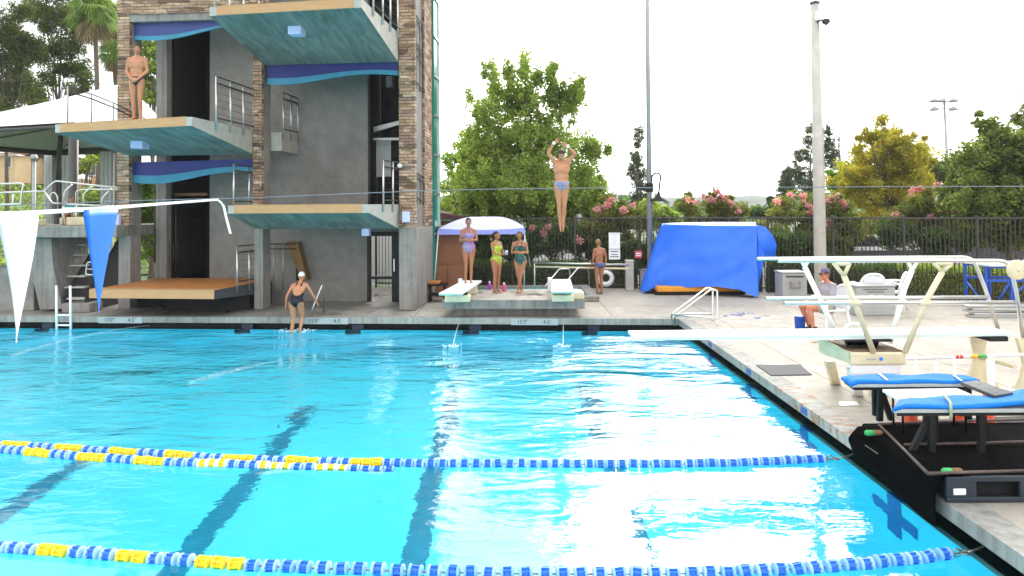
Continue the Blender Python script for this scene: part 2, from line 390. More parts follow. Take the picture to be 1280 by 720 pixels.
# floor slopes towards the diving end
zf0, zf1 = -1.9, -2.6
mb = MB(); mb.add([(XL, YN, zf0), (XR, YN, zf0), (XR, farY(XR), zf1), (XL, farY(XL), zf1)], [(0,1,2,3)])
struct('pool_floor', mb, M['plaster'])
mb = MB()   # walls of the basin up to the overflow edge
mb.add([(XR, YN, -4), (XR, farY(XR), -4), (XR, farY(XR), -.012), (XR, YN, -.012)], [(0,1,2,3)])
mb.add([(XR, YN, -.012), (XR, farY(XR), -.012), (XR+.06, farY(XR)+.06, -.012), (XR+.06, YN, -.012)], [(0,1,2,3)], 1)
mb.add([(XL, farY(XL), -4), (XL, farY(XL), -.012), (XR, farY(XR), -.012), (XR, farY(XR), -4)], [(0,1,2,3)])
mb.add([(XL, farY(XL), -.012), (XL, farY(XL)+.06, -.012), (XR+.06, farY(XR)+.06, -.012), (XR, farY(XR), -.012)], [(0,1,2,3)], 1)
mb.add([(XL, YN, -4), (XL, YN, 0), (XL, farY(XL), 0), (XL, farY(XL), -4)], [(0,1,2,3)])
mb.add([(XL, YN, -4), (XR, YN, -4), (XR, YN, 0), (XL, YN, 0)], [(0,1,2,3)])
struct('pool_wall', mb, [M['plaster_wall'], M['tilewhite']])
# gutter channel, black
g = .3; mb = MB()
for (z, a, b) in ((-.16, .06, g),):
    mb.add([(XR+a, YN, z), (XR+b, YN, z), (XR+b, farY(XR)+b, z), (XR+a, farY(XR)+a, z)], [(0,1,2,3)])
    mb.add([(XL, farY(XL)+a, z), (XR+a, farY(XR)+a, z), (XR+b, farY(XR)+b, z), (XL, farY(XL)+b, z)], [(0,1,2,3)])
mb.add([(XR+g, YN, -.16), (XR+g, YN, .18), (XR+g, farY(XR)+g, .18), (XR+g, farY(XR)+g, -.16)], [(0,1,2,3)])
mb.add([(XL, farY(XL)+g, -.16), (XL, farY(XL)+g, .18), (XR+g, farY(XR)+g, .18), (XR+g, farY(XR)+g, -.16)], [(3,2,1,0)])
struct('gutter', mb, M['void'])
mb = MB()
nx, ny = 120, 110; xs = np.linspace(XL, XR+.28, nx); vs = []
for x in xs:
    y1 = farY(min(x, XR)) + .28
    for j in range(ny+1): vs.append((x, YN + (y1-YN)*j/ny, 0))
mb.add(vs, [(i*(ny+1)+j, (i+1)*(ny+1)+j, (i+1)*(ny+1)+j+1, i*(ny+1)+j+1) for i in range(nx-1) for j in range(ny)], 0, True)
struct('pool_water', mb, M['water'])
# coping lip and deck (one slab, .12 to .3)
def slab(poly, z0, z1, m, name, mis=(0,)):
    mb = MB(); mb.prism([(x, y, z0) for x, y in poly], (0,0,0), (0,0,z1-z0)); return struct(name, mb, m)
lw = .32
slab([(XR, YN), (XR+lw, YN), (XR+lw, 8.2), (XR, 8.2)], .165, .3, M['lip'], 'pool_coping')
slab([(XR, 8.202), (XR+lw, 8.202), (XR+lw, 10.6), (XR, 10.6)], .165, .3, M['rusty'], 'pool_coping')
slab([(XR, 10.602), (XR+lw, 10.602), (XR+lw, farY(XR)+lw), (XR, farY(XR))], .165, .3, M['lip'], 'pool_coping')
slab([(XL, farY(XL)), (XR, farY(XR)), (XR+lw, farY(XR)+lw), (XL, farY(XL)+lw)], .155, .3, M['lip'], 'pool_coping')
YF = 24.0
slab([(XL, farY(XL)+lw), (-2.5, farY(-2.5)+lw), (-2.5, YF), (XL, YF)], -.2, .298, M['deck_wet'], 'pool_deck')
slab([(-2.5, farY(-2.5)+lw), (XR+lw, farY(XR)+lw), (XR+lw, YN), (20, YN), (20, 19.4), (12.5, 19.4), (6, 22.8), (-2.5, YF)], -.2, .298, M['deck'], 'pool_deck')
# the ground beyond
mb = MB(); G = 1500; zg = -.12
mb.add([(-G, YF, zg), (G, YF, zg), (G, G*2, zg), (-G, G*2, zg)], [(0,1,2,3)])
mb.add([(19.9, -60, zg), (G, -60, zg), (G, YF, zg), (19.9, YF, zg)], [(0,1,2,3)])
mb.add([(5.9, 19.3, zg), (19.9, 19.3, zg), (19.9, YF, zg), (5.9, YF, zg)], [(0,1,2,3)])
mb.add([(-G, -60, zg), (XL, -60, zg), (XL, YF, zg), (-G, YF, zg)], [(0,1,2,3)])
mb.add([(XL, -60, zg), (19.9, -60, zg), (19.9, YN, zg), (XL, YN, zg)], [(0,1,2,3)])
struct('ground', mb, M['grass'])
mb = MB(); mb.add([(4, 23.6, zg+.006), (60, 20, zg+.006), (80, 60, zg+.006), (-6, 60, zg+.006)], [(0,1,2,3)])
struct('parking_lot', mb, M['asphalt'])
# lane lines on the floor, running away from the camera
def floor_z(y): return zf0 + (zf1-zf0)*(y-YN)/(farY(XR)-YN)
for i, X in enumerate((-9.0, -6.4, -3.75, -1.15, 1.45)):
    y1 = farY(X) - 2.4; w = .15
    mb = MB(); mb.add([(X-w, YN, floor_z(YN)+.006), (X+w, YN, floor_z(YN)+.006), (X+w, y1, floor_z(y1)+.006), (X-w, y1, floor_z(y1)+.006)], [(0,1,2,3)])
    struct('lane_line', mb, M['laneline'])
# wall targets (crosses) on the right pool wall and dark tiles on the overflow edge
mb = MB(); X = XR - .006
for y in (5.1, 7.4, 9.65, 11.9, 14.2):
    mb.add([(X, y-.13, -.95), (X, y-.13, -.02), (X, y+.13, -.02), (X, y+.13, -.95)], [(0,1,2,3)])
    mb.add([(X-.003, y-.42, -.62), (X-.003, y-.42, -.36), (X-.003, y+.42, -.36), (X-.003, y+.42, -.62)], [(0,1,2,3)])
    mb.add([(XR-.004, y-.14, -.006), (XR+.06, y-.14, -.006), (XR+.06, y+.14, -.006), (XR-.004, y+.14, -.006)], [(0,1,2,3)])
    mb.box(XR-.004, XR, y-.1, y+.1, .185, .27)
struct('wall_target', mb, M['targetblue'])
mb = MB()
for px in (60, 312, 450, 595, 740):
    x = at_z(px, 410, .0).x; y = farY(x)
    mb.box(x-.16, x+.16, y-.012, y+.05, -.006, -.002)
    mb.box(x-.3, x+.3, y-.006, y-.002, -.5, -.02)
    mb.box(x-.14, x+.14, y+.05, y+.07, .0, .12)
struct('edge_tile', mb, M['tileblue'])

# depth markers in the far coping
def text(s, size, mat_, parent, loc, rot, depth=.002, name='lettering', align='CENTER', sx=1):
    c = bpy.data.curves.new(name, 'FONT'); c.body = s; c.size = size; c.extrude = depth; c.align_x = align; c.align_y = 'CENTER'; c.resolution_u = 2
    c.materials.append(mat_); o = bpy.data.objects.new(name, c); COL.objects.link(o); o.parent = parent; o.location = loc; o.rotation_euler = rot; o.scale = (sx, 1, 1); me = bpy.data.meshes.new_from_object(o.evaluated_get(bpy.context.evaluated_depsgraph_get())); q = bpy.data.objects.new(name, me); COL.objects.link(q); q.parent = parent; q.location = loc; q.rotation_euler = rot; bpy.data.objects.remove(o); return q
for px, lab in ((143, 'white depth marker tile in the coping under the blue pennant'), (405, 'white depth marker tile in the coping beside the climbing swimmer'), (668, 'white depth marker tile in the coping below the low concrete stage')):
    x = at_z(px, 402, .22).x; y = farY(x) - .008
    a = math.atan2(dE.y, 1)
    t = thing('depth_marker', lab, 'depth marker', (x, y, .215), a, 'depth markers along the far pool edge')
    mb = MB(); mb.bbox(-.56, .56, -.004, .03, -.075, .075, .003); mb.build('tile', M['tilewhite'], t)
    text('15\'0"', .135, M['ink'], t, (-.28, -.006, 0), (R(90), 0, 0)); text('4.5\'', .135, M['ink'], t, (.3, -.006, 0), (R(90), 0, 0))
# more numbers painted along the right coping
t = thing('deck_drain', None, None)
bpy.data.objects.remove(t)

# ------------------------------------------------------------------ lane ropes
def disc_mesh(name, ma, mb_, s=1.0):
    mb = MB(); r = .058*s
    mb.lathe([(.012, -.058), (r*.96, -.055), (r, -.045), (r*.96, -.034), (r*.55, -.028)], axis='X', n=14, mi=1)
    mb.lathe([(r*.55, -.03), (r*.66, -.015), (r*.66, .015), (r*.55, .03)], axis='X', n=14, mi=0)
    mb.lathe([(r*.55, .028), (r*.96, .034), (r, .045), (r*.96, .055), (.012, .058)], axis='X', n=14, mi=1)
    for k in range(8):
        th = k*math.pi/4; c, s_ = math.cos(th), math.sin(th)
        mb.hexa([(-.04, c*.03-s_*.006, s_*.03+c*.006), (.04, c*.03-s_*.006, s_*.03+c*.006), (.04, c*.03+s_*.006, s_*.03-c*.006), (-.04, c*.03+s_*.006, s_*.03-c*.006)],
                [(-.04, c*r*.92-s_*.006, s_*r*.92+c*.006), (.04, c*r*.92-s_*.006, s_*r*.92+c*.006), (.04, c*r*.92+s_*.006, s_*r*.92-c*.006), (-.04, c*r*.92+s_*.006, s_*r*.92-c*.006)], 0)
    o = mb.build(name, [ma, mb_]); me = o.data; bpy.data.objects.remove(o); return me
DM = {'q': disc_mesh('float_disc', M['blue'], M['lightblue']), 'b': disc_mesh('float_disc', M['blue'], M['midblue']), 'y': disc_mesh('float_disc', M['yellow'], M['yellow']),
      'r': disc_mesh('float_disc', M['red'], M['red']), 'p': disc_mesh('float_disc', M['blue'], M['lightblue'], 1.0), 'w': disc_mesh('float_disc', M['yellow'], M['floatwhite'])}
def catmull(P, n=10):
    P = [Vector(p) for p in P]; Q = [P[0]*2-P[1]] + P + [P[-1]*2-P[-2]]; out = []
    for i in range(1, len(Q)-2):
        for k in range(n):
            t = k/n; a, b, c, d = Q[i-1:i+3]
            out.append(.5*((2*b) + (c-a)*t + (2*a-5*b+4*c-d)*t*t + (3*b-a-3*c+d)*t**3))
    return out + [P[-1]]
def proj_x(p):
    d = MC.transposed() @ (p - CAM); return 640 + F*d.x/-d.z
def lane_rope(label, pts, zs, spacing, colour, end_hook=True, s=1.0):
    P = catmull([at_z(x, y, z) for (x, y), z in zip(pts, zs)])
    root = thing('lane_rope', label, 'lane rope', P[0], 0, 'floating lane ropes')
    o0 = P[0]
    mb = MB(); mb.tube([p-o0 for p in P], .008, 6); mb.build('rope', M['cable'], root)
    acc = 0; nd = 0
    for a, b in zip(P, P[1:]):
        L = (b-a).length; d = (b-a).normalized()
        while acc < L:
            p = a + d*acc
            if end_hook and (P[-1]-p).length < .24: acc += 9; break
            c = colour(proj_x(p), nd)
            o = bpy.data.objects.new('float_disc', DM[c]); COL.objects.link(o); o.parent = root
            o.location = p - o0 + Vector((0, 0, rng.normal(0, .004))); o.rotation_euler = (rng.uniform(0, 1), rng.normal(0, .05), math.atan2(d.y, d.x) + rng.normal(0, .07)); o.scale = (s*1.0,)*3
            acc += spacing*rng.uniform(.93, 1.07); nd += 1
        acc -= L
    if end_hook:
        mb = MB(); e = P[-1]-o0; d = (P[-1]-P[-6]).normalized()
        for k in range(3):
            c = e - d*(.2-.075*k); ax, ay = (d, Vector((0,0,1))) if k % 2 else (d, d.cross(Vector((0,0,1))))
            mb.tube(arc(c, .04, 0, 2*math.pi, 12, ax, ay)[:-1], .007, 6, closed=True)
        mb.tube(rounded([e-d*.02, e+d*.1+Vector((0,0,.02)), e+d*.2+Vector((0,0,.06))]), .009, 6); mb.build('end_hook', M['metal_hook'], root)
    return nd
def near_col(x, i):
    for a, b in ((38, 90), (137, 188), (240, 298), (-62, -8)):
        if a < x < b: return 'y'
    return ('q' if i % 3 == 0 else 'b') if x > 298 else 'p'
def farA(x, i):
    if x > 480: return 'q' if i % 3 == 0 else 'b'
    for a, b in ((8, 40), (70, 108), (137, 172), (208, 240), (283, 320), (358, 400), (438, 480)):
        if a < x < b: return 'y'
    return 'r' if 112 < x < 120 else 'p'
def farB(x, i):
    if x > 480: return 'b'
    for a, b in ((32, 68), (98, 136), (170, 204)):
        if a < x < b: return 'y'
    for a, b in ((245, 282), (320, 360), (400, 440)):
        if a < x < b: return 'w'
    return 'r' if 73 < x < 81 else 'p'
n1 = lane_rope('nearest lane rope, yellow and blue floats turning all blue to the right', [(-70,677),(0,684),(150,695),(300,706),(480,713),(640,717),(850,717),(1000,711),(1100,703),(1212,690)], [.02]*10, .15, near_col)
n2 = lane_rope('farther lane rope with one red float, turning all blue to the right', [(-50,551),(0,556),(100,562),(200,568),(300,574),(480,579),(640,580),(850,580),(960,577),(1050,573)], [.02]*10, .128, farA)
n3 = lane_rope('slack lane rope lying in front of the farther rope at left', [(-50,556),(0,562),(100,571),(200,577.5),(300,582),(390,586),(490,589)], [.02,.02,.02,.02,.0,-.015,-.03], .128, farB, False, 1.05)
print('discs', n1, n2, n3)

# ------------------------------------------------------------------ thin water jets
for (a, b, lab) in (((574,404),(566,433),'thin water jet arcing from the far coping left of the low stage'), ((704,404),(704,432),'thin water jet falling straight from the far coping right of the depth marker')):
    A = at_z(a[0], a[1], .2); B = at_z(b[0], b[1], 0)
    t = thing('water_jet', lab, 'water jet', A, 0, 'thin water jets falling into the pool')
    mb = MB(); P = [A.lerp(B, k/10) - Vector((0,0,.2*((k/10)**2-(k/10)))) - A for k in range(11)]
    mb.tube(P, .008, 6, r1=.014); mb.build('stream', M['thinwater'], t)
    mb = MB()
    for k in range(26):
        q = B - A + Vector((rng.normal(0,.09), rng.normal(0,.12), .008)); mb.lathe([(.001,-.01), (.022*rng.uniform(.5,1.3),0), (.001,.012)], q, 6)
    mb.build('splash', M['foam'], t)
for (a, b, h, lab) in (((186,407),(14,445),.3,'long low spray of water crossing the pool from the tower side'), ((345,452),(236,480),.12,'short spray of water skimming the pool in front of the ladder')):
    A = at_z(a[0], a[1], .12 if h > .2 else .02); B = at_z(b[0], b[1], .01)
    mb = MB(); P = [A.lerp(B, k/16) + Vector((0,0,h*(k/16)*(1-k/16)*1.2)) - A for k in range(17)]
    mb.tube(P, .012, 6, r1=.06 if h < .2 else .035)
    o = mb.build('water_spray', M['spray'], None, A); tag(o, lab, 'water spray', 'thin sprays of water over the pool')
# ------------------------------------------------------------------ diving tower
TA = R(-4.5); TO = at_z(520, 388, .3); TO.z = 0
TM = Matrix.Translation(TO) @ Matrix.Rotation(TA, 4, 'Z'); TI = TM.inverted()
def tp(px, py, v):
    o = TI @ CAM; d = TI.to_3x3() @ ray(px, py); return o + d*((v-o.y)/d.y)
def tu(px, v, py=257): return tp(px, py, v).x
def tzz(px, py, v): return tp(px, py, v).z
def tpz(px, py, z): return TI @ at_z(px, py, z)
tower = thing('diving_tower', 'tall concrete and stone diving tower with stacked cantilevered platforms', 'diving tower', TO, TA)
ZT = 12.6
# columns
def col(u0, u1, v0, v1, zs, sides=None):
    c = MB(); c.bbox(u0, u1, v0, v1, .3, zs, .02); c.build('column', M['column'], tower)
    s = MB(); s.box(u0-.02, u1+.02, v0-.03, v1+.0 if sides is None else sides, zs, ZT); s.build('stone_cladding', M['stone'], tower)
uA0, uA1 = tu(148, 0), tu(163, 0); uB0, uB1 = tu(317.5, 0), tu(328.5, 0); uC0 = tu(499, 0)
def colx(u0, u1, zs):
    c = MB(); c.bbox(u0, u1, 0, .5, .3, zs, .015); c.box(u0+.02, u1, .06, .5, zs, ZT); c.build('column', M['column'], tower)
    s = MB(); s.box(u0, u1-.0, -.07, .058, zs, ZT); s.build('stone_cladding', M['stone'], tower)
colx(uA0, uA1, tzz(150, 288, 0)); colx(uB0, uB1, tzz(320, 283, 0))
zC = tzz(510, 285, 0)
# right hand tower leg: concrete base block and stone-clad shafts
b = MB(); b.bbox(uC0-.02, 0, 0, 2.75, .3, zC, .03); b.build('column', M['column'], tower)
b = MB(); b.box(uC0, 0, 0, .16, zC+.002, ZT); b.build('stone_cladding', M['stone'], tower)
b = MB(); b.box(uC0+.06, -.07, .163, 1.25, zC+.002, ZT); b.build('wall_panel', M['wall'], tower)
b = MB(); b.box(uC0+.05, .0, 1.253, 2.3, zC+.002, ZT); b.build('stone_cladding', M['stone'], tower)
b = MB(); b.box(uC0+.1, .06, 2.35, 3.0, .8, ZT); b.build('glass_wall', M['tealfin'], tower)
b = MB()
for z in [1.0+1.15*k for k in range(10)]: b.box(.058, .1, 2.33, 3.04, z, z+.05)
b.box(.06, .1, 2.99, 3.04, .8, ZT); b.build('mullion', M['steel'], tower)
for (za, zb) in ((tzz(525, 30, .1)-.75, tzz(525,30,.1)+.3), (tzz(525, 100, .1), tzz(525,60,.1)+.2), (tzz(525, 222, .1)-.5, tzz(525, 215, .1)+.0)):
    b = MB()
    b.tube([(-.03, .2, zb), (-.03, 1.22, zb-.1)], .018, 6); b.tube([(-.03, .2, zb-.12), (-.03, 1.22, zb-.22)], .018, 6); b.tube([(-.03, .2, za), (-.03, 1.22, za-.1)], .018, 6)
    for v in (.3, .75, 1.15): b.tube([(-.03, v, za-.2), (-.03, v, zb-.05)], .014, 6)
    b.build('railing', M['rail_dark'], tower)
# walls at the back of the bays
VB = 1.7; ub0, ub1 = tu(262, VB), tu(460, VB); ul0, ul1 = tu(195, 1.2), tu(208, 1.2); uopen = tu(497, VB)
b = MB(); b.box(ub0, ub1, VB, VB+.25, .3, ZT); b.build('wall_panel', M['wall'], tower)
b = MB(); b.box(ul0, ul1, 1.2, 1.45, .3, ZT-.1); b.build('wall_panel', M['column'], tower)
# stair cores behind the openings, unlit darkness put into their black colour
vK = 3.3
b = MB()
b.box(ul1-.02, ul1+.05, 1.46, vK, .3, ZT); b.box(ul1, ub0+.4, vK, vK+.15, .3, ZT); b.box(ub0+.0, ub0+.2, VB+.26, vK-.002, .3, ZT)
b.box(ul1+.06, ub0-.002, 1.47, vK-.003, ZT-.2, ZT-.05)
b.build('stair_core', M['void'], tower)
zD = tzz(240, 243, 1.5); b = MB(); b.box(ul1+.06, ub0-.003, 1.5, 1.62, zD-.04, zD+.04); b.build('beam', M['woodstair'], tower)
b = MB(); b.tube([(ul1+.12, 1.48, .9), (ul1+.12, 1.48, zD)], .02, 6); b.build('door_frame', M['rail_dark'], tower)
# right-hand opening
zo1 = tzz(478, 97, VB); zF3 = 2.95; dz0 = tzz(478, 290, VB+.1)
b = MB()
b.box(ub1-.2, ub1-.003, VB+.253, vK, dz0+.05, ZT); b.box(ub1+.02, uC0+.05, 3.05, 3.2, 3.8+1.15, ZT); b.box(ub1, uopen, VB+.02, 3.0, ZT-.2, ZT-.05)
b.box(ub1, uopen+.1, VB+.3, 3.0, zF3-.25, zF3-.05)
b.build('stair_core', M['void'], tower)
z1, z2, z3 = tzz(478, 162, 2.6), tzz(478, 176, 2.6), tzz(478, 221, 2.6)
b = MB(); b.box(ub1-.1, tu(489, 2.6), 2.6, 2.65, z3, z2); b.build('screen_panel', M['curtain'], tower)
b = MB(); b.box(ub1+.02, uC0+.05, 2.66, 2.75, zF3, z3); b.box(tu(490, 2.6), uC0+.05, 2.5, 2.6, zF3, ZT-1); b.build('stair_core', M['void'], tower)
b = MB(); b.prism([(ub1, 2.3, z1-.1), (uC0, 2.3, z1+.25), (uC0, 2.3, z1+.35), (ub1, 2.3, z1+.05)], (0,0,0), (0,.1,0)); b.box(ub1, uC0, 2.2, 2.3, z2-.02, z2+.05); b.build('beam', M['rail_grey'], tower)
# door at deck level
dz = tzz(478, 290, VB+.1); du0, du1 = tu(459, VB-.03), tu(498, VB-.03); gw0, gw1 = tu(463, VB), tu(490, VB); zb = tzz(476, 347, VB)
d = MB(); d.box(du0, gw0, VB-.06, VB+.1, .3, dz); d.box(gw1, uC0+.3, VB-.06, VB+.1, .3, dz); d.box(gw0+.001, gw1-.001, VB-.06, VB+.1, tzz(476,295,VB), dz); d.box(gw0+.001, gw1-.001, VB-.05, VB+.05, zb-.04, zb+.04)
door = d.build('door', M['black'], tower)
d = MB(); d.box(gw1+.06, gw1+.09, VB-.1, VB-.062, 1.15, 1.5); d.build('handle', M['steel'], door)
b = MB(); b.box(ub1, uopen+.1, VB+.001, VB+.24, dz+.002, zF3-.06); b.build('wall_panel', M['wall'], tower)
# low wall with the garden opening
b = MB(); zl = tzz(190, 329, 1.2); b.box(uA1+.002, ul0-.002, 1.2, 1.4, .3, zl); b.box(ul0+.0, ul1, 1.18, 1.197, .3, zl); b.build('wall_panel', M['column'], tower)
b = MB(); fz = tzz(180, 225, 1.2)
b.tube([(tu(173,1.25),1.25,zl),(tu(173,1.25),1.25,fz)], .02, 6); b.tube([(tu(194,1.25),1.25,zl),(tu(194,1.25),1.25,fz)], .02, 6)
for z in (zl+.35, zl+.55): b.tube([(uA1,1.3,z),(ul0,1.3,z)], .018, 6)
for k in range(5): b.tube([(uA1+.1+.12*k,1.3,zl),(uA1+.1+.12*k,1.3,zl+.55)], .01, 6)
b.build('railing', M['rail_dark'], tower)
# side barrier of the tower left of column A (striped rail)
# big stone parapet at the top
b = MB(); zs = tzz(200, 18, 0); b.box(uA0, tu(330, -.05), -.1, .3, zs, ZT+.4); b.build('stone_cladding', M['stone'], tower)
b = MB(); b.box(uA1, tu(300, 0), -.06, .25, tzz(200, 27, 0), zs-.002); b.build('beam', M['column'], tower)
# waving blue fascias
def fascia(px0, px1, ytop, yn, v, amp, flip=0, cols=('navy','azure'), ph=0):
    n = 24; U0, U1 = tu(px0, v), tu(px1, v)
    for k, (m, off) in enumerate(((cols[0], -.004), (cols[1], 0))):
        bm = MB(); top = []; bot = []
        for i in range(n+1):
            s = i/n; u = U0+(U1-U0)*s; px = px0+(px1-px0)*s
            zt = tzz(px, ytop[0]+(ytop[1]-ytop[0])*s, v)
            w = amp*math.sin(s*math.pi*1.6+ph)
            zm = zt-.28-w*.7; zb = zt-yn-w
            a, b_ = (zt, zm) if k == 0 else (zm, zb)
            top.append((u, v+off, a)); bot.append((u, v+off, b_))
        for i in range(n):
            bm.hexa([bot[i], bot[i+1], (bot[i+1][0], v+.06+off, bot[i+1][2]), (bot[i][0], v+.06+off, bot[i][2])], [top[i], top[i+1], (top[i+1][0], v+.06+off, top[i+1][2]), (top[i][0], v+.06+off, top[i][2])])
        bm.build('fascia', M[m], tower)
fascia(167, 330, (29, 19), .36, .12, .14, cols=('violet','azure'), ph=.6)
fascia(164, 317, (203, 199), .46, .12, .13, ph=.6)
fascia(333.5, 498, (82, 76), .42, .12, .10, ph=.9)

# platforms
def rail_on(plat, A, B, h, fr, dark=True, ext=0, cab=5):
    "railing from A to B (local base points) with posts at fractions fr"
    A = Vector(A); B = Vector(B); rb = MB(); up = Vector((0,0,1))
    for f in fr: p = A.lerp(B, f); rb.tube([p - up*.18, p + up*h], .024, 6, mi=0)
    for z, r in ((h, .018), (h-.16, .026), (.1, .02)): rb.tube([A.lerp(B, fr[0]) + up*z, B + up*z], r, 6, mi=1)
    for k in range(cab): z = .2 + (h-.42)*k/(cab-1); rb.tube([A.lerp(B, fr[0]) + up*z, B + up*z], .005, 4, mi=1)
    rb.build('railing', [M['steel'], M['rail_dark'] if dark else M['steel']], plat)
def platform(name, fl, fr_, bl, br, z, tf, tb, top, edge, soff, side, cap=.18):
    "fl.. are local xy; front thickness tf, back thickness tb"
    p = MB(); T = [(fl[0], fl[1], z), (fr_[0], fr_[1], z), (br[0], br[1], z), (bl[0], bl[1], z)]
    Bt = [(fl[0], fl[1], z-tf), (fr_[0], fr_[1], z-tf), (br[0], br[1], z-tb), (bl[0], bl[1], z-tb)]
    p.add(T+Bt, [(0,1,2,3)], 0); p.add(T+Bt, [(4,7,6,5)], 1); p.add(T+Bt, [(1,5,6,2), (0,3,7,4), (2,6,7,3), (0,4,5,1)], 2)
    o = p.build(name, [top, soff, side], tower)
    e = MB(); a = Vector(T[0]); b_ = Vector(T[1]); d = (b_-a).normalized(); n = Vector((d.y, -d.x, 0))
    a2 = a + d*cap + n*.0; b2 = b_ - d*cap
    q = [a2, b2]; lo = [p_ + n*.015 - Vector((0,0,tf*.98)) for p_ in q] ; hi = [p_ + n*.015 + Vector((0,0,.012)) for p_ in q]
    back = n*-.2
    e.hexa([lo[0], lo[1], lo[1]-n*.012, lo[0]-n*.012], [hi[0], hi[1], hi[1]-n*.012, hi[0]-n*.012])
    e.hexa([hi[0]-Vector((0,0,.01)), hi[1]-Vector((0,0,.01)), hi[1]+back-Vector((0,0,.01)), hi[0]+back-Vector((0,0,.01))], [hi[0]+Vector((0,0,.004)), hi[1]+Vector((0,0,.004)), hi[1]+back+Vector((0,0,.004)), hi[0]+back+Vector((0,0,.004))])
    e.build('edge_board', edge, o); return o
def lamp(plat, p, s=.16):
    b = MB(); b.bbox(p.x-s, p.x+s, p.y-s, p.y+s, p.z-.16, p.z+.1, .02); b.build('light_fixture', M['canopywhite'], plat)
def onplane(px, py, A, B, C_):
    "ray-plane in tower space"
    o = TI @ CAM; d = TI.to_3x3() @ ray(px, py); n = (B-A).cross(C_-A); return o + d*(((A-o).dot(n))/d.dot(n))
P = {}
# 5 m
fl = tpz(69, 155.5, 5.0); fr_ = tpz(240, 146, 5.0); bl = Vector((tu(163, .05), .05, 5)); br = Vector((uB0-.02, .05, 5))
zb5 = 5 - tzz(316, 193, 0)
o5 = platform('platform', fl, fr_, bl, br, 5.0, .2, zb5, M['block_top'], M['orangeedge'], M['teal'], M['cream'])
A = Vector((fl.x, fl.y, 4.8)); B = Vector((fr_.x, fr_.y, 4.8)); C_ = Vector((br.x, br.y, 5-zb5)); lamp(o5, onplane(175, 178, A, B, C_))
rail_on(o5, fr_+Vector((.03,0,0)), br+Vector((.03,0,0)), 1.08, [.33, .56, .78, .97])
# walkway continues behind column B
w = MB(); w.box(uB1+.01, uB1+.30, .51, VB-.002, 4.5, 5.0); ow = w.build('walkway', M['cream'], tower)
rail_on(ow, (uB1+.33, .55, 5.0), (uB1+.33, VB-.05, 5.0), 1.08, [0, .5, .97])
w = MB(); w.box(uA1+.01, uB0-.01, .07, 1.18, 4.5, 4.99); w.build('walkway', M['column'], tower)
lx = MB(); A0, A1 = fl, bl
rail_on(o5, fl+Vector((.05,.05,0)), bl+Vector((-.1,0,0)), .98, [.08, .38, .68, .97], True, cab=0) if False else None
r = MB()
pts = [fl.lerp(bl, f) + Vector((.06, 0, 0)) for f in (.12, .42, .72)]
for p, h in zip(pts, (.95, .86, .72)): r.tube([p, p+Vector((0,0,h))], .02, 6)
r.tube([pts[0]+Vector((0,0,.95)), pts[1]+Vector((0,0,.86)), pts[2]+Vector((0,0,.72)), bl+Vector((.3,1.0,.25))], .014, 6, mi=1)
r.tube([pts[0]+Vector((0,0,.83)), pts[1]+Vector((0,0,.74)), pts[2]+Vector((0,0,.60)), bl+Vector((.3,1.0,.12))], .018, 6, mi=1)
r.build('railing', [M['rail_grey'], M['rail_dark']], o5)
# 7.5 m
fl = tpz(262, 9, 7.5); fr_ = tpz(452, -2.0, 7.5); bl = Vector((tu(331, .05), .05, 7.5)); br = Vector((uC0-.02, .05, 7.5)); tb = 7.5 - tzz(420, 79, 0)
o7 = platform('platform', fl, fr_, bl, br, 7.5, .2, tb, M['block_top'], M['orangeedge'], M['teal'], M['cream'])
A = Vector((fl.x, fl.y, 7.3)); B = Vector((fr_.x, fr_.y, 7.3)); C_ = Vector((br.x, br.y, 7.5-tb)); lamp(o7, onplane(371, 36, A, B, C_))
rail_on(o7, fr_+Vector((.03,0,0)), br+Vector((.03,0,0)), 1.08, [.25, .5, .72, .95]); rail_on(o7, fl+Vector((-.03,0,0)), bl+Vector((-.03,0,0)), 1.08, [.1, .35, .6, .9])
w = MB(); w.box(uB1+.01, uC0-.01, .07, VB-.002, 6.95, 7.49); w.build('walkway', M['column'], tower)
# 3 m
fl = tpz(285, 258.5, 2.985); fl = tp(285, 257.2, -1.35); fr_ = tp(461, 255, -1.7); bl = Vector((tu(338, .05), .05, 3)); br = Vector((uC0-.02, .05, 3)); z3m = (fl.z+fr_.z)/2
for q in (fl, fr_, bl, br): q.z = z3m
tb = z3m - tzz(480, 286, 0); bl.x = uB0+.02
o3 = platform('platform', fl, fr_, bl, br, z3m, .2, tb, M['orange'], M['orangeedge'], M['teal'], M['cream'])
A = Vector((fl.x, fl.y, z3m-.2)); B = Vector((fr_.x, fr_.y, z3m-.2)); C_ = Vector((br.x, br.y, z3m-tb)); lamp(o3, onplane(459, 287, A, B, C_) + Vector((0,-.1,0)), .1)
rail_on(o3, fr_+Vector((.03,0,0)), br+Vector((.03,0,0)), 1.08, [.42, .75]); rail_on(o3, fl+Vector((.1,0,0)), bl+Vector((-.1,0,0)), 1.02, [.08, .85])
w = MB(); w.box(uB1+.01, uC0-.01, .07, VB-.002, z3m-.5, z3m-.01); w.build('walkway', M['column'], tower)
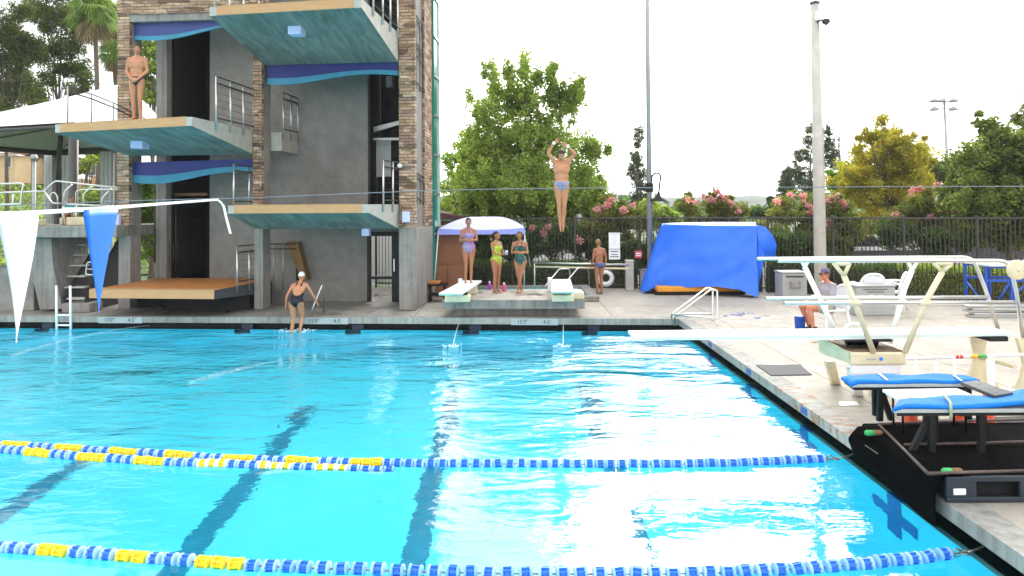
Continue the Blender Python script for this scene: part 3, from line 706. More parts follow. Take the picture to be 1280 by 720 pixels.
# 1 m: black underside, back panel and support carry the shadow beneath
fl = tpz(112, 362, 1.0); fr_ = tpz(268, 363, 1.0); bl = Vector((tu(165, .05), .05, 1)); br = Vector((uB0-.02, .05, 1.0))
o1 = platform('platform', fl, fr_, bl, br, 1.0, .21, .3, M['orange'], M['orangeedge'], M['void'], M['darkgrey'], .0)
rail_on(o1, br.lerp(fr_, .45), br, 1.0, [0, .7]) ; 
w = MB(); w.box(uA1+.01, uB0-.01, .052, 1.17, .92, 1.0); w.build('walkway', M['orange'], tower)
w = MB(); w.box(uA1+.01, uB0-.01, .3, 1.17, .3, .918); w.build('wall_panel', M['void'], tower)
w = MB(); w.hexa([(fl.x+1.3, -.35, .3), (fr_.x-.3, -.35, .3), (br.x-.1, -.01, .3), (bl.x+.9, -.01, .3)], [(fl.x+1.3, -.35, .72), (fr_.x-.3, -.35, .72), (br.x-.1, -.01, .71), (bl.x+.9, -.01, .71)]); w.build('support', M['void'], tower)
# under the 3 m platform: rail, timber stringer, and a black sheet for the stair opening's shade
b = MB(); b.box(uB1+.25, tu(376, VB), VB-.03, VB-.003, tzz(350, 350, VB), tzz(350, 322, VB)); b.build('stair_core', M['void'], tower)
sv = VB-.35
b = MB(); q0 = tp(357, 303, sv); q1 = tp(377, 350, sv); q2 = tp(384, 350, sv); q3 = tp(372, 303, sv); b.prism([q0, q3, q2, q1], (0,0,0), (0,.3,0)); b.build('stair_stringer', M['woodstair'], tower)
b = MB()
for px in (342, 354): q = tp(px, 362, sv); b.tube([q, Vector((q.x, q.y, tzz(px, 305, sv)))], .02, 6)
for py in (305, 311): b.tube([tp(336, py, sv), tp(370, py, sv)], .022, 6, mi=1)
b.build('railing', [M['rail_grey'], M['rail_dark']], tower)
# small fittings on the stone
q = tp(508, 271, -.05); b = MB(); b.bbox(q.x-.09, q.x+.09, -.18, -.0, q.z-.14, q.z+.14, .02); b.build('light_fixture', M['canopywhite'], tower)
q = tp(149, 275, -.05); b = MB(); b.bbox(q.x-.09, q.x+.09, -.2, -.08, q.z-.14, q.z+.14, .02); b.build('light_fixture', M['canopywhite'], tower)
q = tp(489, 100, .3); b = MB(); b.bbox(q.x-.12, q.x+.05, .2, .4, q.z-.2, q.z+.1, .02); b.build('light_fixture', M['darkgrey'], tower)
q = tp(499, 207, -.1); b = MB(); b.lathe([(.03,0),(.06,.02),(.06,.1),(.02,.13)], q, 10, 'Y'); b.build('security_camera', M['white'], tower)

# white backing added behind the tower so the doorway glass reads as lit
q = TM @ Vector((ub1-.3, 6.6, 0))
b = MB(); 
for k in range(16): b.box(-2.4+.23*k, -2.4+.23*k+.2, 0+(.03 if k%2 else 0), .05+(.03 if k%2 else 0), 0, 2.4)
o = b.build('doorway_backing', M['brightwall'], None, (q.x, q.y, .298)); tag(o, 'pale ribbed screen wall seen through the tower doorway', 'screen wall')
V = Vector
def bez(pts, r=.06): return rounded(pts, r)
# ------------------------------------------------------------------ pennants on their line
LP = [at_y(-80,274,2.2), at_y(0,268,2.7), at_y(46,265.5,3.0), at_y(103,262,3.5), at_y(146,259,4.0), at_y(230,252.5,5.5), at_y(272,249.5,6.6)]
LC = catmull(LP, 12); tail = [LC[-1], at_y(279,257,6.6), at_y(283,273,6.6), at_y(288,292,6.6)]
def ribbon(mb, P, w, n=V((0,-.35,.94)), th=.003):
    P = [V(p) for p in P]
    for a, b in zip(P, P[1:]):
        s = V((0,0,1))*w/2; d = (b-a).normalized(); q = d.cross(s).normalized()*th
        if abs(d.z) > .8: s = V((1,0,0))*w/2; q = V((0,th,0))
        mb.hexa([a-s-q, b-s-q, b-s+q, a-s+q], [a+s-q, b+s-q, b+s+q, a+s+q])
pl = thing('pennant_line', 'white webbing line of backstroke pennants with its loose end hanging down', 'pennant line', LC[0])
mb = MB(); ribbon(mb, [p-LC[0] for p in LC], .018); mb.build('webbing', M['flagwhite'], pl)
mb = MB(); ribbon(mb, [p-LC[0] for p in catmull(tail, 6)], .02); mb.build('loose_end', M['flagwhite'], pl)
def pennant(a, b, tip, m, lab, sway):
    a, b, tip = V(a), V(b), V(tip); n = 14; vs = []; fs = []
    for th in (0, .0022):
        for i in range(n+1):
            t = i/n
            for j in range(7):
                s = j/6; top = a.lerp(b, s); p = top.lerp(tip, t)
                w = math.sin(t*3.0+s*2.4)*.012*t*(1-.4*t) + .012*math.sin(s*7+t*2)*(1-t)
                vs.append(p + V((sway*math.sin(t*math.pi)*.5, w+th, 0)) - LC[0])
    k = (n+1)*7
    for i in range(n):
        for j in range(6):
            q = (i*7+j, i*7+j+1, (i+1)*7+j+1, (i+1)*7+j); fs.append(q); fs.append(tuple(x+k for x in q[::-1]))
    for i in range(n): fs += [(i*7, (i+1)*7, (i+1)*7+k, i*7+k), ((i+1)*7+6, i*7+6, i*7+6+k, (i+1)*7+6+k)]
    fs += [(j+1, j, j+k, j+1+k) for j in range(6)]
    mb = MB(); mb.add(vs, fs, 0, True); mb.build('pennant', m, pl)
pennant(at_y(-6,269,2.75), at_y(47,266.5,2.95), at_y(21,428,2.8), M['flagwhite'], 'white', .01)
pennant(at_y(103,262.5,3.5), at_y(147,260,3.75), at_y(124,391,3.6), M['flagblue'], 'blue', -.012)
W = [at_y(x, y, 6.62) for x, y in ((-400,267),(0,257),(160,251),(320,247),(550,238),(760,235),(1000,234),(1280,233),(1700,234))]
mb = MB(); mb.tube([p-W[0] for p in catmull(W, 6)], .0045, 6); tag(mb.build('overhead_cable', M['cable'], None, W[0]), 'thin grey cable strung across the whole pool above the swimmers', 'cable')

# ------------------------------------------------------------------ handrails and ladders
def tubes(name, label, cat, sets, m, r=.02, group=None, part='rail'):
    o0 = V(sets[0][0]); t = thing(name, label, cat, o0, 0, group)
    for s in sets:
        mb = MB(); mb.tube(rounded([V(p)-o0 for p in s], .09), r, 10); mb.build(part, m, t)
    return t
def off(pts, d): return [V(p)+V(d) for p in pts]
Yc = farY(3.2)
a = [at_y(839, 424, Yc-.05), at_y(839, 393, Yc), at_y(885, 360.5, Yc+.9), at_y(890.5, 361, Yc+1.0), at_z(890, 402-4, .3)]
a = [at_z(839.5,416,-.3), at_z(839.5, 393, .45), at_y(884, 359.5, 17.5), at_y(891, 361, 17.6), at_z(890.5, 401, .3)]
b = [at_z(843.5,419,-.3), at_z(843.5, 396, .42), at_y(889, 361.5, 16.9), at_y(896.5, 363, 16.95), at_z(896.5, 407, .3)]
t = tubes('pool_handrail', 'shiny steel handrails slanting down into the pool at its far right corner', 'handrail', [a, b], M['steel'], .022)
for s in (a, b):
    mb = MB(); q0 = V(s[1])*.35+V(s[0])*.65; q0 = V(s[1]); q1 = V(s[4])+V((0,0,.16)); q0.z = q1.z; mb.tube([q0-V(a[0]), q1-V(a[0])], .02, 8); mb.build('cross_bar', M['steel'], t)
a = [at_z(390.5,416,-.25), at_z(390.5, 386, .52), at_y(402.5, 356.5, 17.6), at_y(404.5, 357.5, 17.65), at_z(405, 391, .3)]
y_ = farY(at_z(390,400,.3).x)
b = off(a, (-.55, .02, 0))
t = tubes('pool_ladder', 'steel ladder rails gripped by the swimmer in the white cap', 'ladder', [a, b], M['steel'], .02)
mb = MB()
for z in (-.05, -.35): mb.bbox(-.52, -.03, -.05, .06, z-V(a[0]).z-.015, z-V(a[0]).z+.015, .005)
mb.build('step', M['steel'], t)
Yl = farY(at_z(80,410,0).x)-.12
mk = lambda x0, x1, y: at_y(x0, y, Yl)
t = thing('pool_ladder', 'white ladder standing up from the water beneath the pennants', 'ladder', at_y(80, 411, Yl))
o0 = at_y(80, 411, Yl)
for px in (71, 88.5):
    mb = MB(); mb.tube([at_y(px, 422, Yl)-o0, at_y(px-.6, 357, Yl+.02)-o0], .03, 8); mb.build('side_rail', M['plastic'], t)
for py in (394, 406.5, 417):
    mb = MB(); mb.tube([at_y(71, py, Yl)-o0, at_y(89, py, Yl)-o0], .024, 8); mb.build('rung', M['plastic'], t)

# ------------------------------------------------------------------ low concrete stage with short boards
s0 = at_z(553, 375, .72); s1 = at_z(731, 375, .72); k0 = at_z(572, 362.5, .72); k1 = at_z(722, 361, .72)
t = thing('low_stage', 'low stepped concrete stage at the pool edge with rusty stains on its front', 'stage', (s0+s1)/2 - V((0,0,.42)))
o0 = t.location.copy()
def dn(p, z): return V((p.x, p.y, z))
mb = MB(); P = [dn(p,.51)-o0 for p in (s0,s1,k1,k0)]; mb.hexa(P, [p+V((0,0,.205)) for p in P]); mb.build('slab', M['block'], t)
mb = MB(); P = [dn(p,.7155)-o0 for p in (s0,s1,k1,k0)]; c = sum(P, V())/4; P = [c+(p-c)*.996 for p in P]; mb.hexa(P, [p+V((0,0,.006)) for p in P]); mb.build('slab_surface', M['block_top'], t)
mb = MB(); q0 = at_z(567, 394, .3); q1 = at_z(721, 394, .3); P = [dn(q0,.3)-o0, dn(q1,.3)-o0, dn(k1,.3)+V((-.1,-.1,0))-o0, dn(k0,.3)+V((.1,-.1,0))-o0]; mb.hexa(P, [p+V((0,0,.21)) for p in P]); mb.build('plinth', M['block'], t)
mb = MB()
for px in (573, 588, 668, 680, 708): 
    p = at_y(px, 380, s0.y-.0015); mb.bbox(p.x-.07-o0.x, p.x+.05-o0.x, s0.y-.012-o0.y, s0.y+.02-o0.y, .60-o0.z, .66-o0.z, .004)
rust = mat('rusted_iron', (.16,.06,.025), .8, .2, .4, 12); mb.build('iron_plate', rust, t)
def short_board(lab, fl, fr, br, bl, zb, pedx, cream=None):
    o0 = dn((fl+br)/2, .72); t = thing('low_springboard', lab, 'springboard', o0, 0, 'short springboards on the low stage')
    P = [p-o0 for p in (fl, fr, br, bl)]; mb = MB(); mb.hexa([p-V((0,0,.05)) for p in P], P)
    mb.build('board', M['boardwhite'], t)
    d = (P[1]-P[0]).normalized(); mb = MB(); n = V((d.y,-d.x,0)); mb.hexa([P[0]+n*.004-V((0,0,.052)), P[1]+n*.004-V((0,0,.052)), P[1]+n*.001-V((0,0,.052)), P[0]+n*.001-V((0,0,.052))], [P[0]+n*.004-V((0,0,.01)), P[1]+n*.004-V((0,0,.01)), P[1]+n*.001-V((0,0,.01)), P[0]+n*.001-V((0,0,.01))])
    mb.build('board_edge', M['boardedge'], t)
    c = P[0]*.5+P[1]*.5; e = P[2]*.5+P[3]*.5
    for k, f in enumerate(pedx):
        q = c.lerp(e, f[0]); mb = MB(); mb.bbox(q.x-f[1], q.x+f[1], q.y-f[2], q.y+f[2], .002, f[3], .03); mb.build('pedestal', M['creampaint'], t)
        if k == 0:
            mb = MB(); mb.lathe([(.07,-.22),(.07,.22)], (q.x, q.y, f[3]+.035), 14, 'X'); mb.build('fulcrum', M['rubber'], t)
    mb = MB(); q = P[3]; mb.bbox(q.x-.12, q.x-.02, q.y-.2, q.y-.05, .0, .36, .015); mb.build('bracket', M['plastic'], t)
Z1 = 1.02
short_board('short white springboard pointing left, with the girl in purple standing on it', at_z(548.5,366.5,Z1), at_z(576.5,366.5,Z1), at_z(602,350.5,Z1), at_z(579,350.5,Z1), Z1, [(.32,.30,.2,.16), (.85,.2,.12,.22)])
short_board('short white springboard with nobody on it, at the right end of the low stage', at_z(689,364,Z1), at_z(717,364,Z1), at_z(713,349,Z1), at_z(690,349,Z1), Z1, [(.25,.26,.25,.16), (.9,.2,.12,.22)])
mb = MB(); p = at_z(723, 374, .72); q = dn(p, .722); mb.bbox(-.14, .14, 0, .6, 0, .16, .02); o = mb.build('cream_box', M['creampaint'], None, q); tag(o, 'low cream box beside the empty short springboard', 'box')
for px, py, m, lab, r in ((612,362,'purplecup','magenta bottle standing behind the girl in lime green',.05), (630,364,'pinkcup','pink bottle standing between the two talking girls',.055)):
    p = at_z(px, py, .722); t = thing('bottle', lab, 'bottle', p)
    mb = MB(); mb.lathe([(r*.9,0),(r,.02),(r,.15),(r*.6,.18)], (0,0,0), 14); mb.build('flask', M[m], t)
    mb = MB(); mb.lathe([(r*.5,.18),(r*.5,.225),(r*.3,.23)], (0,0,0), 12); mb.build('cap', M['plastic'], t)

# ------------------------------------------------------------------ spa pool behind the stage
t = thing('spa_pool', 'small raised pool of green water behind the low stage', 'spa pool', at_z(660, 366, .3)); o0 = t.location.copy()
xa, xb, ya, yb = -1.35, 2.1, 20.3, 22.6
for (x0,x1,y0,y1) in ((xa-.3,xb+.3,ya-.3,ya),(xa-.3,xb+.3,yb,yb+.3),(xa-.3,xa,ya+.002,yb-.002),(xb,xb+.3,ya+.002,yb-.002)):
    mb = MB(); mb.bbox(x0-o0.x, x1-o0.x, y0-o0.y, y1-o0.y, 0, .15, .02); mb.build('curb', M['column'], t)
mb = MB(); mb.box(xa-o0.x, xb-o0.x, ya-o0.y, yb-o0.y, .002, .10); mb.build('water', mat('spa_water', (.08,.42,.40), .12, 0, .2, 2, .4, 8), t)
g1 = [at_y(681,358,20.6), at_y(699,336.5,21.4), at_y(712,336,21.8), at_y(713,364,21.9)]
g2 = [at_y(705,356,20.6), at_y(722,335.5,21.5), at_y(735.5,335.5,22.3), at_z(737,362,.3)]
g1[3].z = .32
tubes('grab_rail', 'pair of curved steel grab rails at the small raised pool', 'grab rail', [g1, g2], M['steel'], .022)

# rails beside the standing man
p0 = at_y(668,328.5,22.1); p1 = at_y(786,331,21.9)
t = thing('barrier_rail', 'long double steel rail at hip height held by the man in front of the fence', 'rail', dn(p0,.3)); o0 = t.location.copy()
for dzz, m in ((0,'steel'),(-.12,'creampaint')):
    mb = MB(); mb.tube([p0-o0+V((0,0,dzz)), p1-o0+V((0,0,dzz))], .028, 8); mb.build('rail', M[m], t)
mb = MB(); mb.tube([p0-o0, V((0,0,0))], .025, 8); mb.build('post', M['steel'], t)
p = at_z(787, 363, .3); mb = MB(); mb.bbox(-.12,.12,-.12,.12,0,.92,.02); mb.bbox(-.13,.13,-.13,.13,.9,.95,.01); tag(mb.build('bollard', M['pole_c'], None, p), 'square beige concrete bollard at the end of the double rail', 'bollard')
p = at_z(806.5, 362, .3); t = thing('utility_box', 'small grey utility box tucked between the bollard and the blue tarpaulin', 'box', p); mb = MB(); mb.bbox(-.16,.2,-.1,.2,0,.6,.02); mb.build('body', M['greybin'], t); mb = MB(); mb.bbox(-.18,.22,-.12,.22,.601,.64,.01); mb.build('lid', M['column'], t)
# life ring on the fence
t = thing('life_ring', 'white life ring hanging low on the fence beside the standing man', 'life ring', at_y(757,347.5,22.45))
mb = MB(); c = V((0,0,0)); mb.tube(arc(c, .18, 0, 2*math.pi, 28)[:-1], .055, 10, closed=True); mb.build('ring', M['plastic'], t)
mb = MB(); mb.tube(arc(V((0,-.02,0)), .255, 0, 2*math.pi, 28)[:-1], .009, 6, closed=True); mb.build('grab_rope', M['flagwhite'], t)
for k in range(4):
    mb = MB(); th = k*math.pi/2+.6; c = V((math.cos(th)*.18,0,math.sin(th)*.18)); d = V((-math.sin(th),0,math.cos(th))); mb.tube([c-d*.03, c+d*.03], .0585, 10); mb.build('band', M['flagwhite'], t)
# notices on the fence
t = thing('notice_board', 'tall white notice above a small white warning sign on the fence', 'sign', at_y(768,307,22.4))
w = .175
mb = MB(); mb.bbox(-w,w,-.01,.01,-.10,.40,.004); mb.build('panel', M['plastic'], t)
mb = MB(); mb.bbox(-w,w,-.01,.01,-.43,-.12,.004); mb.build('panel', M['plastic'], t)
for z, ww, h in ((.36,.13,.022),(-.18,.13,.04),(-.27,.10,.03),(-.34,.13,.035)):
    mb = MB(); x = -ww
    while x < ww-.01: w_ = rng.uniform(.012,.03); mb.box(x, x+w_, -.0135, -.0105, z-h/2, z+h/2); x += w_+.008
    mb.build('printing', M['greybin'] if z > 0 else M['ink'], t)
mb = MB(); mb.box(-.045,-.038,-.0135,-.0105,-.05,.32); mb.box(.03,.036,-.0135,-.0105,.02,.32); mb.build('printing', M['padgrey'], t)

# ------------------------------------------------------------------ pop-up canopy
fl, fr = at_y(548,292.5,20.9), at_y(656,293.5,20.9); ze = (fl.z+fr.z)/2; w = fr.x-fl.x; dpt = 2.3
t = thing('popup_canopy', 'white and pale blue pop-up canopy on thin splayed legs behind the girls', 'canopy', V(((fl.x+fr.x)/2, 20.9+dpt/2, .3))); o0 = t.location.copy()
pk = at_y(606, 272, 20.9+dpt/2)-o0; ez = ze-.3; vh = .17
C4 = [V((-w/2,-dpt/2,ez)), V((w/2,-dpt/2,ez)), V((w/2,dpt/2,ez)), V((-w/2,dpt/2,ez))]
mb = MB(); n = 8
for i in range(4):
    a, b = C4[i]+V((0,0,vh)), C4[(i+1)%4]+V((0,0,vh)); k0 = []
    for r_ in range(n+1):
        s = r_/n
        for j in range(n+1):
            u = j/n; p = a.lerp(b,u).lerp(pk, s); p.z += .16*math.sin(math.pi*s)*(1-.3*abs(u-.5)) - .05*math.sin(math.pi*u)*(1-s); k0.append(p)
    mb.add(k0, [(r_*(n+1)+j, r_*(n+1)+j+1, (r_+1)*(n+1)+j+1, (r_+1)*(n+1)+j) for r_ in range(n) for j in range(n)], 0, True)
mb.build('roof_fabric', M['canopywhite'], t)
mb = MB()
for i in range(4):
    a, b = C4[i], C4[(i+1)%4]; d = (b-a).normalized(); nn = V((d.y,-d.x,0))*.012; m = 16
    for j in range(m):
        u0, u1 = j/m, (j+1)/m; sag = lambda u: -.05*math.sin(math.pi*u)
        p, q = a.lerp(b,u0)+nn, a.lerp(b,u1)+nn
        mb.hexa([p+V((0,0,-.0)), q, q-nn*.5, p-nn*.5], [p+V((0,0,vh+sag(u0)+.01)), q+V((0,0,vh+sag(u1)+.01)), q-nn*.5+V((0,0,vh+sag(u1)+.01)), p-nn*.5+V((0,0,vh+sag(u0)+.01))])
mb.build('valance', M['canopyblue'], t)
feet = [at_z(541.5,373,.3), at_z(655,368,.3), at_z(667,357,.3), V((-w/2+o0.x-.1, 20.9+dpt, .3))]
for c, f in zip(C4, feet):
    mb = MB(); mb.tube([c+V((0,0,.1)), f-o0], .017, 6); mb.build('leg', M['plastic'], t)

# brown shed and building with dark roof beside the tower
p0 = at_z(541,371,.3); t = thing('storage_shed', 'brown painted shed between the tower and the canopy', 'shed', p0)
mb = MB(); mb.box(-.05,.92,.0,1.6,0,2.0); mb.build('wall', M['brown'], t)
mb = MB(); mb.box(.02,.42,-.03,-.003,.05,.92); mb.box(.46,.86,-.03,-.003,.05,.92); mb.box(.02,.86,-.03,-.003,.98,1.92); mb.build('door', M['brown'], t)
mb = MB(); mb.bbox(-.1,.98,-.06,1.66,2.002,2.06,.01); mb.build('roof', M['roofdark'], t)
p0 = V((at_y(530,300,27).x, 27, -.12)); t = thing('roofed_shelter', 'low building with a dark red roof edge showing above the pop-up canopy', 'building', p0); w = at_y(606,300,27).x-p0.x; h0 = at_y(606,276,27).z+.12; h1 = at_y(550,262,27).z+.12
mb = MB(); mb.box(.2,w-.3,.4,3,0,h0-.05); mb.build('wall', M['brown'], t)
mb = MB(); mb.prism([(-.3,0,h1-.2),(w,0,h0-.15),(w,0,h0),(-.3,0,h1+.05)],(0,0,0),(0,3.4,0)); mb.build('roof', M['roofdark'], t)
p0 = at_z(536,378,.3); t = thing('equipment_rack', 'black rack with an orange timber top at the foot of the tower', 'rack', p0)
for x in (.02,.42):
    for y in (0,.4): mb = MB(); mb.tube([(x,y,0),(x,y,.5)], .02, 6); mb.build('leg', M['black'], t)
mb = MB(); mb.bbox(0,.48,-.05,.45,.18,.22,.008); mb.build('shelf', M['black'], t)
mb = MB(); mb.bbox(-.06,.5,-.06,.46,.46,.5,.008); mb.build('shelf', M['black'], t)
mb = MB(); mb.bbox(-.02,.3,.0,.4,.502,.58,.02); mb.build('timber_top', M['orange'], t)
p = at_z(572.5,372,.3); mb = MB(); mb.lathe([(.17,0),(.19,.03),(.2,.5),(.21,.52)], (0,0,0), 18); o = thing('bin', 'round pale bin standing beside the brown shed', 'bin', at_z(573,362,.3)); mb.build('drum', M['greybin'], o); mb = MB(); mb.lathe([(.22,.522),(.22,.56),(.1,.6)], (0,0,0), 18); mb.build('lid', M['column'], o)

# ------------------------------------------------------------------ blue tarpaulin over stacked gear
Yt = 20.9
tl, tr = at_y(829,282,21.45), at_y(946,279,20.75); bl, br = at_z(803,367,.3), at_z(947,373,.3)
t = thing('tarp_cover', 'bright blue tarpaulin draped over stacked gear in front of the fence', 'tarpaulin', dn((bl+br)/2,.3)); o0 = t.location.copy()
zt = (tl.z+tr.z)/2-o0.z
mb = MB(); nz, per = 48, 260; vs = []
def loop_pt(s, k):
    "k 0 top .. 1 bottom"
    fl_ = (tl-o0).lerp(bl-o0, k**.9); fr_ = (tr-o0).lerp(br-o0, k**1.4); D = .72
    cr = [V((fl_.x,fl_.y,0)), V((fr_.x,fr_.y,0)), V((fr_.x+.22,fr_.y+D,0)), V((fl_.x+.1,fl_.y+D,0))]
    seg = s*4; i = int(seg)%4; f = seg-int(seg); p = cr[i].lerp(cr[(i+1)%4], f)
    return p, i, f
for r_ in range(nz+1):
    k = r_/nz
    for c in range(per):
        s = c/per; p, i, f = loop_pt(s, k)
        z = zt*(1-k)
        hem = (.02+.24*min(1, 5*f, 7*(1-f)) if i == 0 else .1)
        z = zt - (zt-hem)*k
        wb = math.sin(k*2.3+s*17)*.6
        a = (math.sin(s*88+2.2*math.sin(s*21)+wb)*.030*k + math.sin(s*163+wb*2+3*math.sin(s*31))*.012*k**.7 + math.sin(s*31+k*7+1.4*math.sin(s*13+k*3))*.020 + math.sin(k*19+s*47+2*math.sin(s*29))*.007 + .018*math.sin(s*25-k*6)*math.sin(k*math.pi))*min(1, 14*min(f, 1-f)+.15)
        nrm = [V((0,-1,0)),V((1,0,0)),V((0,1,0)),V((-1,0,0))][i]
        p = p + nrm*a; p.z = z + (.03*math.sin(s*50) if r_ == nz else 0) - .05*math.sin(s*8)*(1-k)
        vs.append(p)
fs = [(r_*per+c, (r_+1)*per+c, (r_+1)*per+(c+1)%per, r_*per+(c+1)%per) for r_ in range(nz) for c in range(per)]
ctr = sum(vs[:per], V())/per; ctr.z -= .02; vs.append(ctr); fs += [(c, (c+1)%per, len(vs)-1) for c in range(per)]
mb.add(vs, fs, 0, True); mb.build('sheet', M['tarp'], t)
mb = MB(); P = [at_y(x, y, Yt+yy)-o0 for x, y, yy in ((946,281,.0),(957,284,.1),(966,294,.25),(971,306,.35),(969,322,.35),(962,326,.2),(955,321,.05),(952,340,.0),(946,368,-.1))]
cc = at_y(948, 305, Yt+.15)-o0; vs = P + [cc]; mb.add(vs + [v+V((.02,.25,0)) for v in vs], [(i+1, i, 9) for i in range(8)] + [(10+i, 11+i, 19) for i in range(8)] + [(i, i+1, 11+i, 10+i) for i in range(8)], 0, True); mb.build('flap', M['tarp'], t)
t2 = thing('gear_trolley', 'low orange and black trolley showing beneath the blue tarpaulin', 'trolley', o0)
mb = MB(); mb.bbox(bl.x-o0.x+.35, br.x-o0.x-.12, .15, 1.0, .1, .27, .04); mb.build('pad', M['yelloworange'], t2)
mb = MB(); mb.bbox(bl.x-o0.x+.3, br.x-o0.x-.05, .2, 1.05, .02, .095, .02); mb.build('base', M['black'], t2)

# ------------------------------------------------------------------ poles
p = at_z(812.5, 362, .3); p = V((p.x, 22.2, .3)); p.x = at_y(812.3, 300, 22.2).x
t = thing('light_pole', 'tall slim grey light pole with a hanging gooseneck lamp left of the blue tarpaulin', 'light pole', p)
mb = MB(); mb.tube([(0,0,0),(0,0,15)], .085, 14, r1=.055); mb.build('pole', M['pole_g'], t)
mb = MB(); mb.bbox(-.12,.12,-.12,.12,0,.3,.03); mb.build('base', M['pole_g'], t)
zz = at_y(812,232,22.2).z-.3; q = [V((.06,-.02,zz)), V((.08,-.05,zz+.28)), V((.2,-.1,zz+.38)), V((.32,-.12,zz+.3)), V((.3,-.12,zz+.05)), V((.26,-.12,zz-.28))]
mb = MB(); mb.tube(catmull(q, 5), .028, 8); mb.bbox(-.11,.11,-.11,.11,zz-.2,zz+.08,.02); mb.build('lamp_arm', M['black'], t)
mb = MB(); mb.lathe([(.04,.16),(.07,.1),(.13,.05),(.25,-.04),(.27,-.07),(.2,-.06)], (.26,-.12,zz-.42), 18); mb.lathe([(.06,0),(.04,.16)], (.26,-.12,zz-.36), 10); mb.build('lamp_shade', M['black'], t)
p = at_y(1025, 345, 18.9); p.z = .3; p.x = at_y(1025.2, 320, 18.9).x
t = thing('concrete_pole', 'tall beige concrete pole with small devices near its top', 'pole', p)
zt = at_y(1018, 5, 18.9).z-.3; dx = at_y(1018.5,5,18.9).x-p.x
mb = MB(); mb.tube([(0,0,0),(dx,0,zt)], .155, 16, r1=.105); mb.build('pole', M['pole_c'], t)
mb = MB(); mb.lathe([(.13,zt),(.13,zt+.05),(.05,zt+.08)], (dx,0,0), 14); mb.build('cap', M['darkgrey'], t)
zz = at_y(1022,30,18.9).z-.3
mb = MB(); mb.bbox(dx-.06,dx+.12,-.24,-.1,zz+.05,zz+.28,.02); mb.build('junction_box', M['plastic'], t)
mb = MB(); mb.lathe([(.03,.1),(.1,.06),(.11,0),(.07,-.05),(.01,-.09)], (dx+.2,-.2,zz), 12); mb.tube([(dx,-.1,zz+.02),(dx+.2,-.2,zz+.08)], .02, 6); mb.build('camera_dome', M['darkgrey'], t)
mb = MB(); mb.tube([(.135,-.06,0),(dx+.13,-.05,zz)], .012, 6); mb.build('conduit', M['pole_c'], t)
p = at_y(1188, 262, 60); p.z = 0; t = thing('floodlight_mast', 'distant floodlight mast with four lamps above the trees', 'floodlight', p)
zt = at_y(1188,122,60).z; dx = -.35
mb = MB(); mb.tube([(0,0,0),(dx,0,zt)], .15, 10, r1=.09); mb.build('mast', M['pole_g'], t)
mb = MB(); mb.tube([(dx-1.0,0,zt-.3),(dx+.95,0,zt-.3)], .06, 6); mb.tube([(dx-.7,0,zt-.9),(dx+.7,0,zt-.9)], .05, 6); mb.build('crossarm', M['pole_g'], t)
for x, z in ((-.85,-.28),(.8,-.28),(-.85,-1.0),(.75,-1.0),(-.2,-.3)):
    mb = MB(); mb.lathe([(.1,.25),(.3,.1),(.38,-.08),(.1,-.1)], (dx+x,0,zt+z), 12); mb.build('lamp_head', M['pole_g'], t)
p = at_y(690, 300, 27); p.z = 0
def lamp_post(px, pyb, Y, ptop, lab, r=.07):
    p = at_y(px, pyb, Y); b = p.copy(); b.z = -.1; h = at_y(px, ptop, Y).z-b.z
    t = thing('lamp_post', lab, 'lamp post', b, 0, 'grey posts beyond the fence'); mb = MB(); mb.tube([(0,0,0),(0,0,h)], r, 10); mb.build('pole', M['pole_g'], t)
    mb = MB(); mb.lathe([(r*1.8,h),(r*2.1,h+.15),(r*1.2,h+.3),(.01,h+.34)], (0,0,0), 12); mb.build('lamp_head', M['pole_g'], t)
lamp_post(724, 310, 27, 278, 'grey post beyond the fence above the standing man')
lamp_post(42, 262, 40, 200, 'pale post on the green bank under the big tent', .1)
lamp_post(1050, 250, 55, 176, 'faint distant post right of the concrete pole', .07)

# ------------------------------------------------------------------ metal fence
FP = [at_y(470, 300, 23.9), at_y(640, 300, 23.4), at_y(800, 300, 22.75), at_y(960, 300, 21.75), at_y(1130, 300, 19.9), at_y(1420, 300, 18.4)]
FP = [V((p.x, p.y, 0)) for p in FP]
fence = thing('metal_fence', 'dark bronze picket fence along the back of the pool deck', 'fence', V((FP[0].x, FP[0].y, .0)))
o0 = fence.location.copy(); fz0, fz1 = .02, 2.58
for a, b in zip(FP, FP[1:]):
    L = (b-a).length; n = max(1, round(L/2.0)); 
    for i in range(n):
        p, q = a.lerp(b, i/n)-o0, a.lerp(b, (i+1)/n)-o0; up = V((0,0,1)); d = (q-p).normalized()
        mb = MB(); mb.bbox(-.032,.032,-.032,.032,fz0,fz1+.04,.006, M=Matrix.Translation(p)); mb.build('post', M['fence'], fence)
        mb = MB(); nn = V((d.y,-d.x,0))*.02
        for z in (.42, fz1-.05): mb.hexa([p+nn+up*z, q+nn+up*z, q-nn+up*z, p-nn+up*z], [p+nn+up*(z+.045), q+nn+up*(z+.045), q-nn+up*(z+.045), p-nn+up*(z+.045)])
        m = int((q-p).length/.105)
        for k in range(1, m):
            c = p.lerp(q, k/m); mb.box(c.x-.009, c.x+.009, c.y-.009, c.y+.009, .34, fz1-.055)
        mb.build('picket_panel', M['fence'], fence)
p = FP[-1]-o0
# small coloured signs on the fence
for px, py, m, lab in ((798,318,'signred','small red sign on the fence left of the tarpaulin'), (814,317,'signblue','small blue sign on the fence touching the tarpaulin')):
    t = thing('small_sign', lab, 'sign', at_y(px,py,22.38)); mb = MB(); mb.bbox(-.11,.11,-.01,.01,-.11,.11,.003); mb.build('plate', M[m], t); mb = MB(); mb.bbox(-.08,.08,-.014,-.011,.01,.05,.001); mb.bbox(-.08,.08,-.014,-.011,-.05,-.02,.001); mb.build('printing', M['plastic'], t)

